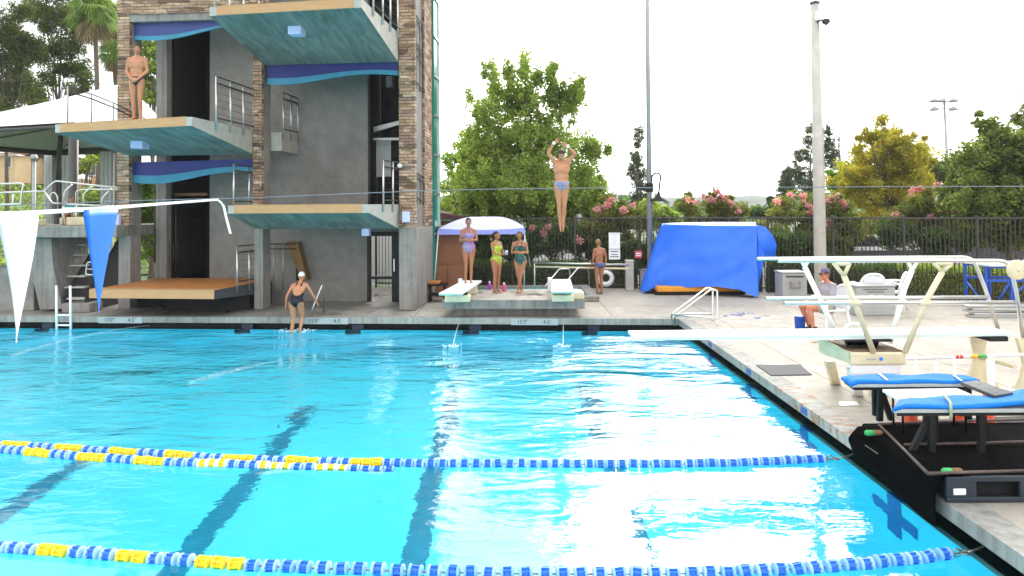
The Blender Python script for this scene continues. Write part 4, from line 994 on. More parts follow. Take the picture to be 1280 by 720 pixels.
# ------------------------------------------------------------------ bins and chairs
def fountain(px0, px1, pyt, pyb, lab, name, panel):
    a = at_z(px0, pyb, .3); b = at_z(px1, pyb, .3); w = b.x-a.x; h = at_y(px0, pyt, a.y).z-.3
    t = thing(name, lab, 'bin' if not panel else 'water fountain', V(((a.x+b.x)/2, a.y+.3, .3))); mb = MB(); mb.bbox(-w/2,w/2,-.3,.3,0,h-.05,.02); mb.build('body', M['greybin'], t)
    mb = MB(); mb.bbox(-w/2-.02,w/2+.02,-.32,.32,h-.045,h,.015); mb.build('top', M['greybin'], t)
    if panel:
        mb = MB(); mb.bbox(-.14,.14,-.37,-.303,h*.42,h*.68,.02); mb.build('dispenser', M['column'], t)
        mb = MB(); mb.bbox(-w*.36,w*.36,-.312,-.303,h*.80,h*.86,.003); mb.build('label_strip', M['darkgrey'], t)
    else:
        for k, (ww, z) in enumerate(((.62,.84),(.44,.76))):
            mb = MB()
            for j in range(9): x = -w*ww/2+w*ww*j/9; mb.box(x, x+w*ww/9*.72, -.306, -.302, h*z, h*z+.025)
            mb.build('printing', M['darkgrey'], t)
        mb = MB(); mb.bbox(-w*.18,-.03,-.31,-.303,h*.54,h*.66,.003); mb.bbox(.03,w*.18,-.31,-.303,h*.54,h*.66,.003); mb.build('sticker', M['plastic'], t)
fountain(978.5, 1010, 340, 374.5, 'pale grey drinking fountain box against the fence right of the tarpaulin', 'drinking_fountain', True)
fountain(1070.5, 1121, 356.5, 395, 'wide grey bin with faint printing in front of two white chairs', 'deck_bin', False)

def plastic_chair(p, rz, lab):
    t = thing('plastic_chair', lab, 'chair', p, rz, 'white plastic garden chairs')
    mb = MB(); mb.bbox(-.23,.23,-.22,.22,.41,.44,.012); mb.build('seat', M['plastic'], t)
    # rounded back with slots
    mb = MB(); n = 14
    arcp = [V((-.25,.2,.44)), V((-.27,.24,.62)), V((-.22,.28,.78)), V((-.1,.30,.87)), V((.1,.30,.87)), V((.22,.28,.78)), V((.27,.24,.62)), V((.25,.2,.44))]
    mb.tube(catmull(arcp, 5), .028, 8)
    for k in range(7):
        x = -.18+.06*k; mb.hexa([(x-.027,.2,.44),(x+.027,.2,.44),(x+.027,.215,.44),(x-.027,.215,.44)], [(x-.027,.285,.86-.3*abs(x)),(x+.027,.285,.86-.3*abs(x)),(x+.027,.30,.86-.3*abs(x)),(x-.027,.30,.86-.3*abs(x))])
    mb.build('backrest', M['plastic'], t)
    for sx in (-1,1):
        mb = MB(); mb.tube(catmull([(sx*.27,.24,.62),(sx*.3,.1,.66),(sx*.3,-.12,.65),(sx*.28,-.22,.6),(sx*.27,-.24,.42)], 4), .026, 8); mb.build('armrest', M['plastic'], t)
        for sy in (-1,1): mb = MB(); mb.tube([(sx*.23,sy*.2,.42),(sx*.27,sy*.26,0)], .028, 6, r1=.022); mb.build('leg', M['plastic'], t)
    t.scale = (1.12,1.12,1.08); return t
pc = at_z(1087, 386, .3); plastic_chair(V((at_y(1084,360,17.9).x, 17.9, .3)), R(0)+math.pi, 'white plastic chair with a wide round back directly behind the grey bin') 
plastic_chair(V((at_y(1114,360,18.1).x, 18.1, .3)), R(200)+R(30), 'white plastic chair turned sideways at the right end of the grey bin')

# ------------------------------------------------------------------ big springboard at right
ZB = 1.27
c0, c1 = at_z(793,421,ZB), at_z(1266,416,ZB); dB = (c1-c0).normalized(); nB = V((-dB.y, dB.x, 0))
t = thing('springboard', 'long white springboard on a cream stand with double steel guard rails', 'springboard', dn(c0.lerp(c1,.62),.3)); o0 = t.location.copy()
L = (c1-c0).length; wB = .46
mb = MB(); n = 20
for i in range(n):
    s0_, s1_ = i/n, (i+1)/n
    f = lambda s: c0 + dB*L*s - o0
    th = lambda s: .035+.03*math.sin(math.pi*min(1,s*1.0))
    a, b = f(s0_), f(s1_)
    mb.hexa([a-V((0,0,th(s0_))), b-V((0,0,th(s1_))), b+nB*wB-V((0,0,th(s1_))), a+nB*wB-V((0,0,th(s0_)))], [a, b, b+nB*wB, a+nB*wB])
mb.build('board', M['boardwhite'], t)
mb = MB(); a, b = c0-o0, c1-o0; e = V((0,0,.012)); mb.hexa([a-nB*.004-V((0,0,.032)), b-nB*.004-V((0,0,.04)), b-nB*.001-V((0,0,.04)), a-nB*.001-V((0,0,.032))], [a-nB*.004-e, b-nB*.004-e, b-nB*.001-e, a-nB*.001-e]); mb.build('board_edge', M['board'], t)
Yn = at_z(1095,418,ZB).y
def q(px, py, Y): return at_y(px, py, Y)-o0
# pedestal
ta, tb_ = q(1064,441,Yn-.12), q(1133,441,Yn-.12); zt_, zb_ = ta.z, q(1064,457,Yn-.12).z
mb = MB(); mb.bbox(ta.x, tb_.x, ta.y, ta.y+.85, zb_, zt_, .025); mb.hexa([(ta.x-.10,ta.y+.6,zb_+.02),(ta.x,ta.y+.03,zb_+.02),(ta.x,ta.y+.8,zb_+.02),(ta.x-.08,ta.y+.8,zb_+.02)], [(ta.x-.14,ta.y+.6,zt_+.09),(ta.x-.02,ta.y+.03,zt_),(ta.x,ta.y+.8,zt_),(ta.x-.10,ta.y+.8,zt_+.09)])
mb.build('pedestal', M['creampaint'], t)
mb = MB(); mb.bbox(ta.x+.04, tb_.x-.03, ta.y+.04, ta.y+.8, zt_+.001, zt_+.02, .004); mb.build('tray', mat('worn_brown_tray', (.16,.10,.06), .7, 0, .3, 8), t)
mb = MB(); mb.lathe([(.055,-.2),(.062,-.19),(.062,.19),(.055,.2)], (ta.x+.30, ta.y+.35, zt_+.085), 16, 'X'); mb.lathe([(.07,-.07),(.07,.07)], (ta.x+.38, ta.y+.25, zt_+.09), 16, 'Y'); mb.build('fulcrum', M['rubber'], t)
mb = MB(); mb.bbox(ta.x+.0, tb_.x-.12, ta.y+.1, ta.y+.62, ZB-.3-.095, ZB-.3-.068, .004); mb.build('bearing_plate', M['black'], t)
mb = MB(); c = V((ta.x+.36,ta.y-.004,(zt_+zb_)/2)); mb.bbox(c.x,c.x+.045,c.y-.003,c.y,c.z-.02,c.z+.02,.001); mb.build('badge', M['flagblue'], t)
mb = MB(); mb.bbox(c.x-.17,c.x-.05,c.y-.003,c.y,c.z-.012,c.z+.006,.001); mb.build('badge', M['padgrey'], t)
zg_ = 0.0
lo = MB(); A_ = ta.x+.02; B_ = tb_.x-.05; y0 = ta.y+.02
lo.bbox(A_, B_, y0, y0+.09, zb_-.12, zb_-.002, .015)
lo.hexa([(A_-.0,y0,zb_-.22),(A_+.14,y0,zb_-.2),(A_+.14,y0+.09,zb_-.2),(A_,y0+.09,zb_-.22)], [(A_,y0,zb_-.121),(A_+.22,y0,zb_-.121),(A_+.22,y0+.09,zb_-.121),(A_,y0+.09,zb_-.121)])
lo.hexa([(B_-.14,y0,zb_-.30),(B_,y0,zb_-.30),(B_,y0+.09,zb_-.30),(B_-.14,y0+.09,zb_-.30)], [(B_-.2,y0,zb_-.121),(B_,y0,zb_-.121),(B_,y0+.09,zb_-.121),(B_-.2,y0+.09,zb_-.121)]); lo.hexa([(B_-.10,y0+.5,0),(B_,y0+.5,0),(B_,y0+.6,0),(B_-.10,y0+.6,0)], [(B_-.12,y0,zb_-.30),(B_,y0,zb_-.30),(B_,y0+.09,zb_-.30),(B_-.12,y0+.09,zb_-.30)])
lo.build('stand_frame', M['plastic'], t)
for (dx0, dy0, dx1, dy1, m) in ((.14,.25,(at_z(1070,493,.3)-o0).x-ta.x,(at_z(1070,493,.3)-o0).y-ta.y-.1,'plastic'), (.04,.7,(at_z(1046,481,.3)-o0).x-ta.x,(at_z(1046,481,.3)-o0).y-ta.y,'creampaint'), (.6,.6,.7,.78,'creampaint')):
    mb = MB(); a = V((ta.x+dx0, ta.y+dy0, zb_-.1)); b = V((ta.x+dx1, ta.y+dy1, 0)); s = V((.06,0,0)); yv = V((0,.09,0)); mb.hexa([b-s,b+s,b+s+yv,b-s+yv],[a-s,a+s,a+s+yv,a-s+yv]); mb.build('leg', M[m], t)
# guard rails
Ynr, Yfr = Yn-.12, Yn+.75
def rail(pts, nm='guard_rail', r=.026, m='steel'):
    mb = MB(); mb.tube(rounded(pts, .14, 6), r, 10); mb.build(nm, M[m], t)
rail([q(972,326,Ynr), q(1261,326,Ynr), q(1270,362,Ynr), q(1279,422,Ynr)]); rail([q(980,379,Ynr), q(1268,378,Ynr)])
rail([q(946,323.5,Yfr), q(1216,321.5,Yfr), q(1233,365,Yfr), q(1248,412,Yfr)]); rail([q(957,373,Yfr), q(1234,371.5,Yfr)])
def strut(pts, m, r): 
    mb = MB(); mb.tube(pts, r, 10); mb.build('rail_support', M[m], t)
strut([q(1092,441,Ynr), q(1068,377,Ynr), q(1055,345,Ynr)], 'creampaint', .036); strut([q(1131,441,Ynr), q(1157,377,Ynr), q(1178,340,Ynr)], 'creampaint', .036)
strut([q(1046,418,Yfr), q(1024,372,Yfr), q(1006,334,Yfr)], 'boardwhite', .036); strut([q(1112,430,Yfr), q(1131,360,Yfr), q(1140,338,Yfr)], 'boardwhite', .036)
for (x0, y0_, x1, x2) in ((1055,345,1042,1062), (1178,340,1168,1190)):
    mb = MB()
    for xx in (x1, x2): mb.tube([q(x0,y0_,Ynr), q(xx,329,Ynr)], .026, 8)
    mb.tube([q(x1,329.5,Ynr), q(x2,329.5,Ynr)], .03, 8); mb.build('bracket', M['creampaint'], t)
for (x0, y0_, x1, x2) in ((1006,334,1001,1011), (1140,338,1134,1148)):
    mb = MB()
    for xx in (x1, x2): mb.tube([q(x0,y0_,Yfr), q(xx,325,Yfr)], .024, 8)
    mb.build('bracket', M['boardwhite'], t)
for px, py, Y in ((1068,379,Ynr),(1157,379,Ynr)):
    mb = MB(); mb.lathe([(.03,-.075),(.045,-.06),(.045,.06),(.03,.075)], q(px,py,Y), 12, 'X'); mb.build('clamp', M['creampaint'], t)
mb = MB(); mb.tube(arc(q(1068,420,Yfr), .17, 0, math.pi, 12), .028, 8); mb.build('hoop', M['boardwhite'], t)
# rear anchor: curved cream legs
def side_plate(x, y, th):
    mb = MB(); prof = [(0,.93),(.22,.93),(.25,.80),(.215,.62),(.22,.45),(.30,.25),(.46,.10),(.60,.06),(.60,0),(.34,0),(.24,.06),(.155,.22),(.07,.22),(.03,.10),(-.04,.05),(-.22,.05),(-.22,.12),(-.12,.17),(-.02,.27),(.06,.44),(.085,.6),(.04,.78)]
    P = [V((x+a*1.0, y, b)) for a, b in prof]; mb.prism(P, (0,0,0), (0,th,0)); mb.build('anchor_leg', M['creampaint'], t)
ra = q(1243,421,Yn-.0)
side_plate(ra.x+.22, ra.y-.12, .06); side_plate(ra.x, ra.y+.52, .06)
mb = MB(); mb.bbox(ra.x-.05, ra.x+.2, ra.y+.02, ra.y+.5, .86, .925, .01); mb.build('anchor_plate', M['black'], t)
mb = MB(); mb.tube([(ra.x+.22,ra.y-.06,.55),(ra.x+.15,ra.y+.55,.55)], .03, 8); mb.build('cross_bar', M['creampaint'], t); mb = MB(); mb.tube([(ra.x+.6,ra.y-.05,.12),(ra.x+.35,ra.y+.55,.12)], .03, 8); mb.build('cross_bar', M['creampaint'], t)
mb = MB(); wc = q(1271,337.5,Ynr-.1); mb.lathe([(.02,-.03),(.11,-.028),(.125,-.02),(.125,.02),(.11,.028),(.02,.03)], wc, 24, 'Y'); mb.lathe([(.02,-.045),(.02,-.02)], wc, 10, 'Y'); mb.build('wheel', M['creampaint'], t)

# pole on low posts (behind the pads)
Yp = Yn-.35; a, b = at_y(1132,448.5,Yp), at_y(1300,442.5,Yp); o0 = dn((a+b)/2,.3)
t = thing('white_rail', 'long white pole with coloured tape laid on low posts behind the blue pads', 'pole', o0)
mb = MB(); mb.tube([a-o0, b-o0], .02, 8); mb.build('pole', M['plastic'], t)
for px in (1144,1169,1193,1238):
    p = at_y(px, 447, Yp)-o0; mb = MB(); r_ = .045 if px == 1238 else .018; mb.tube([V((p.x,0,p.z-.02)), V((p.x,.0,0))], r_, 8); mb.build('post', M['plastic'], t)
for px, m in ((1196,'tape_red'),(1201,'tape_red'),(1218,'tape_yellow'),(1227,'tape_green')):
    p = a.lerp(b, (px-1132)/168.0)-o0; d = (b-a).normalized(); mb = MB(); w_ = .055 if px > 1205 else .02; mb.tube([p-d*w_, p+d*w_], .0225, 10); mb.build('tape', M[m], t)

# blue stand with a pale board in the far right corner
a = at_z(1233, 389, .3); s = 900/a.y; o0 = V((a.x, a.y, .3)); hz = at_y(1233,334,a.y).z-.3
t = thing('blue_stand', 'blue steel stand carrying a pale green board at the far right', 'stand', o0)
w = 1.25; dp = .8
for x in (0, .62, w):
    for y in (0, dp): mb = MB(); mb.bbox(x-.03,x+.03,y-.03,y+.03,0,hz-.03,.008); mb.build('leg', M['bluemetal'], t)
mb = MB()
for y in (0, dp):
    mb.box(.032,w-.032,y-.025,y+.025,hz-.3-.06,hz-.3); mb.box(-.03,w+.03,y-.028,y+.028,hz-.028,hz+.02)
mb.tube([(.33,0,.3),(.6,0,.72)], .028, 6); mb.tube([(.65,0,.35),(.95,0,.62)], .028, 6); mb.tube([(0,0,.1),(0,dp,.7)], .025, 6); mb.build('brace', M['bluemetal'], t)
mb = MB(); mb.bbox(.04,w+.4,-.1,dp+.1,hz+.022,hz+.08,.01); mb.build('board', M['board'], t)
a = at_z(1214, 397, .3); t = thing('plank_stack', 'stack of grey aluminium planks lying on the deck below the blue stand', 'planks', a)
for k in range(5):
    M4 = Matrix.Translation((.1*(k%2), .1*k*.3, .052*k)) @ Matrix.Rotation(R(-6+3*(k%3)), 4, 'Z'); mb = MB(); mb.bbox(0,1.9,0,.28,.002,.048,.008, M=M4); mb.build('plank', M['steel'] if k%2 else M['greybin'], t)

# ------------------------------------------------------------------ black platform with blue-padded benches
zT_ = .53
fL = at_z(1182,628,.3); t = thing('starting_platform', 'low black platform at the pool edge that carries the blue padded blocks', 'platform', V((fL.x, fL.y, .3))); o0 = t.location.copy()
bY = 8.12-fL.y; Wd = 2.6
mb = MB(); mb.bbox(.02, Wd, .02, bY, .16, zT_-.3, .02); mb.build('deck', M['rubber'], t)
mb = MB(); mb.bbox(.0, Wd, -.02, .02, -.0+.006, .05, .008); mb.bbox(0, Wd, -.02, .02, .185, .235, .008); mb.bbox(0,.27,-.018,.018,.05,.19,.005); mb.bbox(.66,Wd,-.018,.018,.05,.19,.005); mb.build('front_frame', mat('dark_blue_grey_steel', (.03,.04,.055), .4, .3, .2), t)
mb = MB(); mb.bbox(.06,.17,-.024,-.0185,.075,.13,.006); mb.build('label', M['plastic'], t)
mb = MB(); mb.box(.03, Wd, .1, bY-.05, .008, .158); mb.build('underside', M['void'], t)
# draped rubber sheet over the pool edge
prof = [(.25,.245),(.06,.25),(-.02,.235),(-.065,.17),(-.085,.08),(-.09,-.02),(-.085,-.12),(-.07,-.22)]
mb = MB(); n = 22; vs = []; ex = XR-o0.x
for i in range(n+1):
    s = i/n; y = -.02+(bY+.05)*s
    kx = 1.0
    end = math.sqrt(max(0, 1-max(0, (s-.86)/.14)**2))
    for a_, b_ in prof:
        z = b_ if b_ > .1 else .1+(b_-.1)*(.85+.15*math.sin(s*5+1))
        z = .05+(z-.05)*(.35+.65*end)
        vs.append(V((ex-.02+ (a_ if a_ > -.1 else a_*(.9+.12*math.sin(s*9+2))) , y, z)))
m = len(prof)
fs = [(i*m+j, (i+1)*m+j, (i+1)*m+j+1, i*m+j+1) for i in range(n) for j in range(m-1)]
mb.add(vs, fs, 0, True); mb.add([v+V((.012,0,-.012)) for v in vs], [f[::-1] for f in fs], 0, True); o = mb.build('rubber_skirt', M['rubber'], t)
mb = MB(); p = at_y(1096, 578, 7.75)-o0
P_ = [V((XR-.103-o0.x, yy, zz)) for yy, zz in ((1.25,.10),(.98,.10),(.98,-.04),(1.25,-.04))]; mb.hexa([P_[3], P_[2], P_[2]+V((.006,0,0)), P_[3]+V((.006,0,0))], [P_[0], P_[1], P_[1]+V((.006,0,0)), P_[0]+V((.006,0,0))]); mb.build('worn_patch', M['rusty'], t)
# padded blocks
def pad_block(lab, cs, zt, legs, hump=None):
    "cs: near-left, near-right, far-right, far-left top corners"
    o0 = dn((cs[0]+cs[2])/2, zT_); t = thing('padded_block', lab, 'starting block', o0, 0, 'blue padded starting blocks')
    P = [c-o0 for c in cs]; n = 16; mb = MB(); vs = []
    for th in (0, -.028):
        for i in range(n+1):
            for j in range(5):
                p = P[0].lerp(P[1], i/n).lerp(P[3].lerp(P[2], i/n), j/4); p.z += th + .010*math.sin(i*.9)*math.sin(j*1.1+.5) - (.03 if i in (0,) else 0) + (hump(i/n) if hump else 0); vs.append(p)
    k = (n+1)*5; fs = []
    for i in range(n):
        for j in range(4): qd = (i*5+j, (i+1)*5+j, (i+1)*5+j+1, i*5+j+1); fs.append(qd); fs.append(tuple(x+k for x in qd[::-1]))
        fs.append((i*5, i*5+k, (i+1)*5+k, (i+1)*5)); fs.append((i*5+4, (i+1)*5+4, (i+1)*5+4+k, i*5+4+k))
    for j in range(4): fs.append((j, j+1, j+1+k, j+k)); fs.append((n*5+j+1, n*5+j, n*5+j+k, n*5+j+1+k))
    mb.add(vs, fs, 0, True); mb.build('blue_mat', M['bluepad'], t)
    c = sum(P, V())/4
    mb = MB(); Q = [c+(p-c)*.985+V((0,0,-.065)) for p in P]; mb.hexa(Q, [p+V((0,0,.036)) for p in Q]); mb.build('foam_layer', M['padgrey'], t)
    mb = MB(); Q = [c+(p-c)*.95+V((0,0,-.098)) for p in P]; mb.hexa(Q, [p+V((0,0,.032)) for p in Q]); mb.build('base_board', M['black'], t)
    for (u, v, du) in legs:
        p = P[0].lerp(P[1], u).lerp(P[3].lerp(P[2], u), v); mb = MB(); a = V((p.x, p.y, p.z-.099)); b = V((p.x+du, p.y, 0)); s_ = V((.03,0,0)); yv = V((0,.05,0))
        mb.hexa([b-s_, b+s_, b+s_+yv, b-s_+yv], [a-s_, a+s_, a+s_+yv, a-s_+yv]); mb.build('leg', M['black'], t)
    return t, o0, P
ZP = 1.0
t1, oA, PA = pad_block('blue padded block farther from the camera, grey plate leaning on its right end', [at_z(1064,477,ZP), at_z(1225,476,ZP), at_z(1206,467.5,ZP), at_z(1051,468,ZP)], ZP, [(.26,.25,-.02), (.26,.3,.12), (.27,.85,0), (.62,.3,0), (.95,.3,0), (.95,.8,.0)])
for k, (xa_, ya_, xb_, yb_) in enumerate(((1099,467,1109,475),(1192,469,1202,476))):
    a = at_z(xa_,ya_,ZP+.014)-oA; b = at_z(xb_,yb_,ZP+.014)-oA; mb = MB(); s = V((.012,0,0)); mb.hexa([a-s,b-s,b+s,a+s],[a-s+V((0,0,.004)),b-s+V((0,0,.004)),b+s+V((0,0,.004)),a+s+V((0,0,.004))]); mb.build('strap', M['plastic'], t1)
t2_, oB, PB = pad_block('blue padded block nearer the camera with a pale strap round it, running out of frame', [at_z(1115,508,ZP), at_z(1340,507,ZP), at_z(1330,491,ZP), at_z(1124,496.5,ZP)], ZP, [(.22,.1,.0), (.22,.15,-.2), (.22,.8,-.0), (.50,.1,.0), (.5,.8,.04), (.78,.2,0)], lambda u: max(0, (u-.55))*.22)
mb = MB(); a = at_y(1184,500,oB.y-.1)-oB
sp = [V((at_z(1184,500,ZP).x-oB.x, PB[3].y*.5, .505)), V((at_z(1187,505,ZP).x-oB.x, PB[0].y+.06, .49)), V((at_z(1188,508,ZP).x-oB.x, PB[0].y-.02, .46)), V((at_z(1188,508,ZP).x-oB.x, PB[0].y-.02, .35))]
mb.tube(catmull(sp, 4), .014, 6); mb.build('strap', mat('pale_green_strap', (.35,.42,.25), .8), t2_)
# grey plate leaning between the pads, white board underneath
g0 = [at_z(1200,477,1.03), at_z(1213,476,1.06), at_z(1265,491,1.03), at_z(1243,494,1.0)]
t = thing('leaning_plate', 'dark grey ribbed plate leaning between the two blue padded blocks', 'plate', g0[0]); o0 = g0[0].copy()
mb = MB(); P = [at_z(1201,478,1.03), at_z(1243,494.5,1.03), at_z(1266,491,1.05), at_z(1222,475.5,1.05)]; P = [p-o0 for p in P]
mb.hexa([p-V((0,0,.03)) for p in P], P); mb.build('plate', M['darkgrey'], t)
mb = MB()
for k in range(1,8): a = P[0].lerp(P[3], k/8)+V((0,0,.001)); b = P[1].lerp(P[2], k/8)+V((0,0,.001)); mb.tube([a,b], .004, 4)
mb.build('rib', M['padgrey'], t)
w0 = [at_z(1122,497.5,.93), at_z(1222,496,.93), at_z(1196,485,.93), at_z(1103,486.5,.93)]
t = thing('white_board', 'white flat board lying between the two blue padded blocks', 'board', w0[0]); mb = MB(); P = [p-w0[0] for p in w0]; mb.hexa([p-V((0,0,.03)) for p in P], P); mb.build('panel', M['plastic'], t)
LEGS_ = []
for f, g in ((.1,.2),(.9,.2),(.1,.8),(.9,.8)): p = P[0].lerp(P[1], f).lerp(P[3].lerp(P[2], f), g); mb = MB(); mb.tube([p-V((0,0,.03)), V((p.x,p.y,zT_-.93 if p.y+w0[0].y < 8.4 else .3-.93))], .012, 6); mb.build('leg', M['black'], t)
# frame rails on the platform, floats and mats
t = thing('platform_frame', 'thin black frame bars along the top of the black platform', 'frame', V((fL.x, fL.y, zT_)));o0 = t.location.copy()
mb = MB()
for (a, b) in (((1098,530),(1160,592)), ((1160,592),(1300,588)), ((1098,530),(1280,524)), ((1130,556),(1300,552))):
    mb.tube([at_z(*a, zT_+.03)-o0, at_z(*b, zT_+.03)-o0], .015, 6)
mb.build('bars', mat('worn_steel_bar', (.10,.07,.06), .6, .3, .4, 10), t)
for px, py, lab in ((1092,541,'small green and brown roller at the back corner of the black platform'), (1190,589,'small green and brown roller on the front rail of the black platform')):
    p = at_z(px, py, zT_+.03); t = thing('roller', lab, 'roller', p, 0, 'small rollers on the black platform'); mb = MB(); mb.lathe([(.02,-.09),(.03,-.07),(.03,-.01),(.022,.0)], (0,0,0), 12, 'X'); mb.build('green_end', M['tape_green'], t); mb = MB(); mb.lathe([(.022,.001),(.03,.01),(.03,.07),(.02,.09)], (0,0,0), 12, 'X'); mb.build('brown_end', M['woodstair'], t)
def flat(name, lab, cat, px, z, m, th=.012, group=None):
    c = [at_z(x, y, z) for x, y in px]; o0 = sum(c, V())/4; mb = MB(); P = [p-o0 for p in c]; mb.hexa(P, [p+V((0,0,th)) for p in P]); return tag(mb.build(name, M[m], None, o0), lab, cat, group)
flat('rubber_mat', 'black square mat on the deck between the pool edge and the springboard stand', 'mat', ((964,470),(1015,469),(1000,456.5),(945,457)), .3, 'darkgrey', .014, 'black mats on the deck')
flat('rubber_mat', 'black mat on the deck behind the platform, under the cones', 'mat', ((1105,545),(1300,540),(1290,521),(1130,527)), .302, 'darkgrey', .014, 'black mats on the deck')
flat('deck_plate', 'small white square plate on the deck beside the padded blocks', 'plate', ((1050,507.5),(1074,507),(1071,502.5),(1049,503)), .3, 'plastic', .01)
for px, py, w_, h_, lab in ((862,409,1,.5,'pale paint patch on the deck by the steel handrails'),):
    pass
def cone(px, py, lab, k):
    p = at_z(px, py, .318 if k != 3 else .318); t = thing('traffic_cone', lab, 'traffic cone', p, rng.uniform(0,1), 'orange cones behind the pads')
    mb = MB(); mb.bbox(-.12,.12,-.12,.12,0,.025,.006); mb.build('base', M['cone'], t); mb = MB(); mb.lathe([(.095,.026),(.085,.06),(.03,.40),(.015,.42)], (0,0,0), 18); mb.build('body', M['cone'], t)
for k, (px, py, lab) in enumerate(((1138,533,'orange cone leftmost of the row behind the nearer blue pad'), (1163,532,'orange cone just left of the pale strap'), (1199,531,'orange cone just right of the pale strap'), (1234,531,'orange cone rightmost of the row, behind a black leg'))): cone(px, py, lab, k)

# ------------------------------------------------------------------ left stage with springboards
Ys = 18.5; t = thing('concrete_stage', 'raised concrete springboard stage on a leaning pier left of the tower', 'stage', dn(at_y(60,380,Ys),.3)); o0 = t.location.copy()
za, zb2 = at_y(80,283,Ys).z-.3, at_y(80,297,Ys).z-.3; x1 = at_y(146,290,Ys).x-o0.x
mb = MB(); mb.bbox(-4, x1, 0, 2.6, zb2, za, .02); mb.build('slab', M['block'], t)
pc = [q_-o0 for q_ in (at_y(37,298,Ys+.3), at_y(37,333,Ys+.3), at_y(50,387,Ys+.3), at_y(78,386,Ys+.3), at_y(66,330,Ys+.3), at_y(64,298,Ys+.3))]
mb = MB(); P = [V((p.x,p.y,max(0,p.z))) for p in pc]; mb.prism(P, (0,0,0), (0,1.6,0)); mb.build('pier', M['block'], t)
mb = MB(); a = at_y(-30,335,Ys+.5)-o0; b = at_y(42,388,Ys+.5)-o0; mb.bbox(a.x, b.x, a.y, a.y+1.2, 0, a.z, .02); mb.build('block', M['wall'], t)
mb = MB()
for k in range(7):
    z = .35+.27*k; y = .3+.22*k; xl = at_y(80,330,Ys+y).x-o0.x; xr = at_y(106,330,Ys+y).x-o0.x; mb.bbox(xl, xr, y, y+.25, z-.04, z, .006)
mb.build('stair_treads', M['cream'], t)
mb = MB(); 
for px in (80,107): a = at_y(px,373,Ys+.25)-o0; b = V((a.x+.0, .3+.22*6+.2, .35+.27*6)); mb.hexa([(a.x-.03,.28,.0),(a.x+.03,.28,.0),(a.x+.03,2.0,.0),(a.x-.03,2.0,.0)], [(a.x-.03,.28,.4),(a.x+.03,.28,.4),(a.x+.03,2.0,2.0),(a.x-.03,2.0,2.0)])
mb.build('stair_side', M['void'], t)
mb = MB(); a = at_y(77,378,Ys+.1)-o0; b = at_y(112,378,Ys+.1)-o0; mb.bbox(a.x, b.x, .1, .7, 0, .24, .02); mb.build('stair_footing', M['column'], t)
sp = [p-o0 for p in (at_y(113,300,Ys+.2), at_y(109,327,Ys+.2), at_y(119,333,Ys+.2))]
mb = MB(); mb.tube(rounded([at_y(120,327,Ys+.2)-o0, at_y(109,328,Ys+.2)-o0, at_y(107,343,Ys+.2)-o0, at_y(122,344,Ys+.2)-o0], .05), .02, 8); mb.tube([at_y(108,336,Ys+.2)-o0, at_y(121,337,Ys+.2)-o0], .016, 6); mb.build('stair_rail', M['steel'], t)
# two springboards on it
for k, (x0, x1_, yb_, zt2, Yq, lab) in enumerate(((-60, 52, 282, 264.5, Ys+.4, 'pale green springboard on the raised concrete stage, at the left picture edge'), (86, 160, 281, 259, Ys+1.3, 'white springboard with railings on the raised concrete stage, left of the tower'))):
    a, b = at_y(x0, zt2, Yq), at_y(x1_, zt2-1, Yq); o1 = V(((a.x+b.x)/2, Yq, .3+za)); t = thing('stage_springboard', lab, 'springboard', o1, 0, 'springboards on the raised stage')
    h = a.z-o1.z; w = (b.x-a.x)/2
    mb = MB(); mb.bbox(-w, w, -.2, .25, h-.05, h, .01); mb.build('board', M['board'], t)
    mb = MB(); mb.bbox(-w*.2 if k == 0 else -w*.9, w*.95, -.25, .3, .002, h*.45, .02); mb.build('pedestal', M['creampaint'], t)
    mb = MB(); mb.lathe([(.09,-.25),(.09,.25)], (w*.4,0,h*.45+.1), 14, 'Y'); mb.build('fulcrum', M['rubber'], t)
    def R2(pts, r=.024, m='steel'):
        mb = MB(); mb.tube(rounded([at_y(x, y, Yq-.22 if not w_ else Yq+.25)-o1 for x, y, w_ in pts], .1), r, 8); mb.build('guard_rail', M[m], t)
    if k == 0:
        R2([(-40,231,0),(29.5,229,0),(26,250,0),(25,264,0)]); R2([(-40,242,1),(55,239,1)]); R2([(-40,257,0),(25,255,0)]); R2([(16,242,1),(16,262,1)], .02)
    else:
        R2([(150,235.5,0),(69,226,0),(55,239,0),(65,254,0),(146,258.5,0)]); R2([(80,256,0),(80,240,0),(90,230.5,0)], .02); R2([(104,257,0),(104,243,0),(114,233,0)], .02); R2([(127,258,0),(127,248,0),(139,236,0)], .02)
        R2([(94,258,1),(95,238,1),(110,236.5,1),(146,237,1)], .02); R2([(79,285,0),(79,258,0)], .018); R2([(95,284,0),(95,256,0)], .018)
        R2([(63,262,1),(63,243,1),(68,240,1),(72,246,1),(72,262,1)], .02)

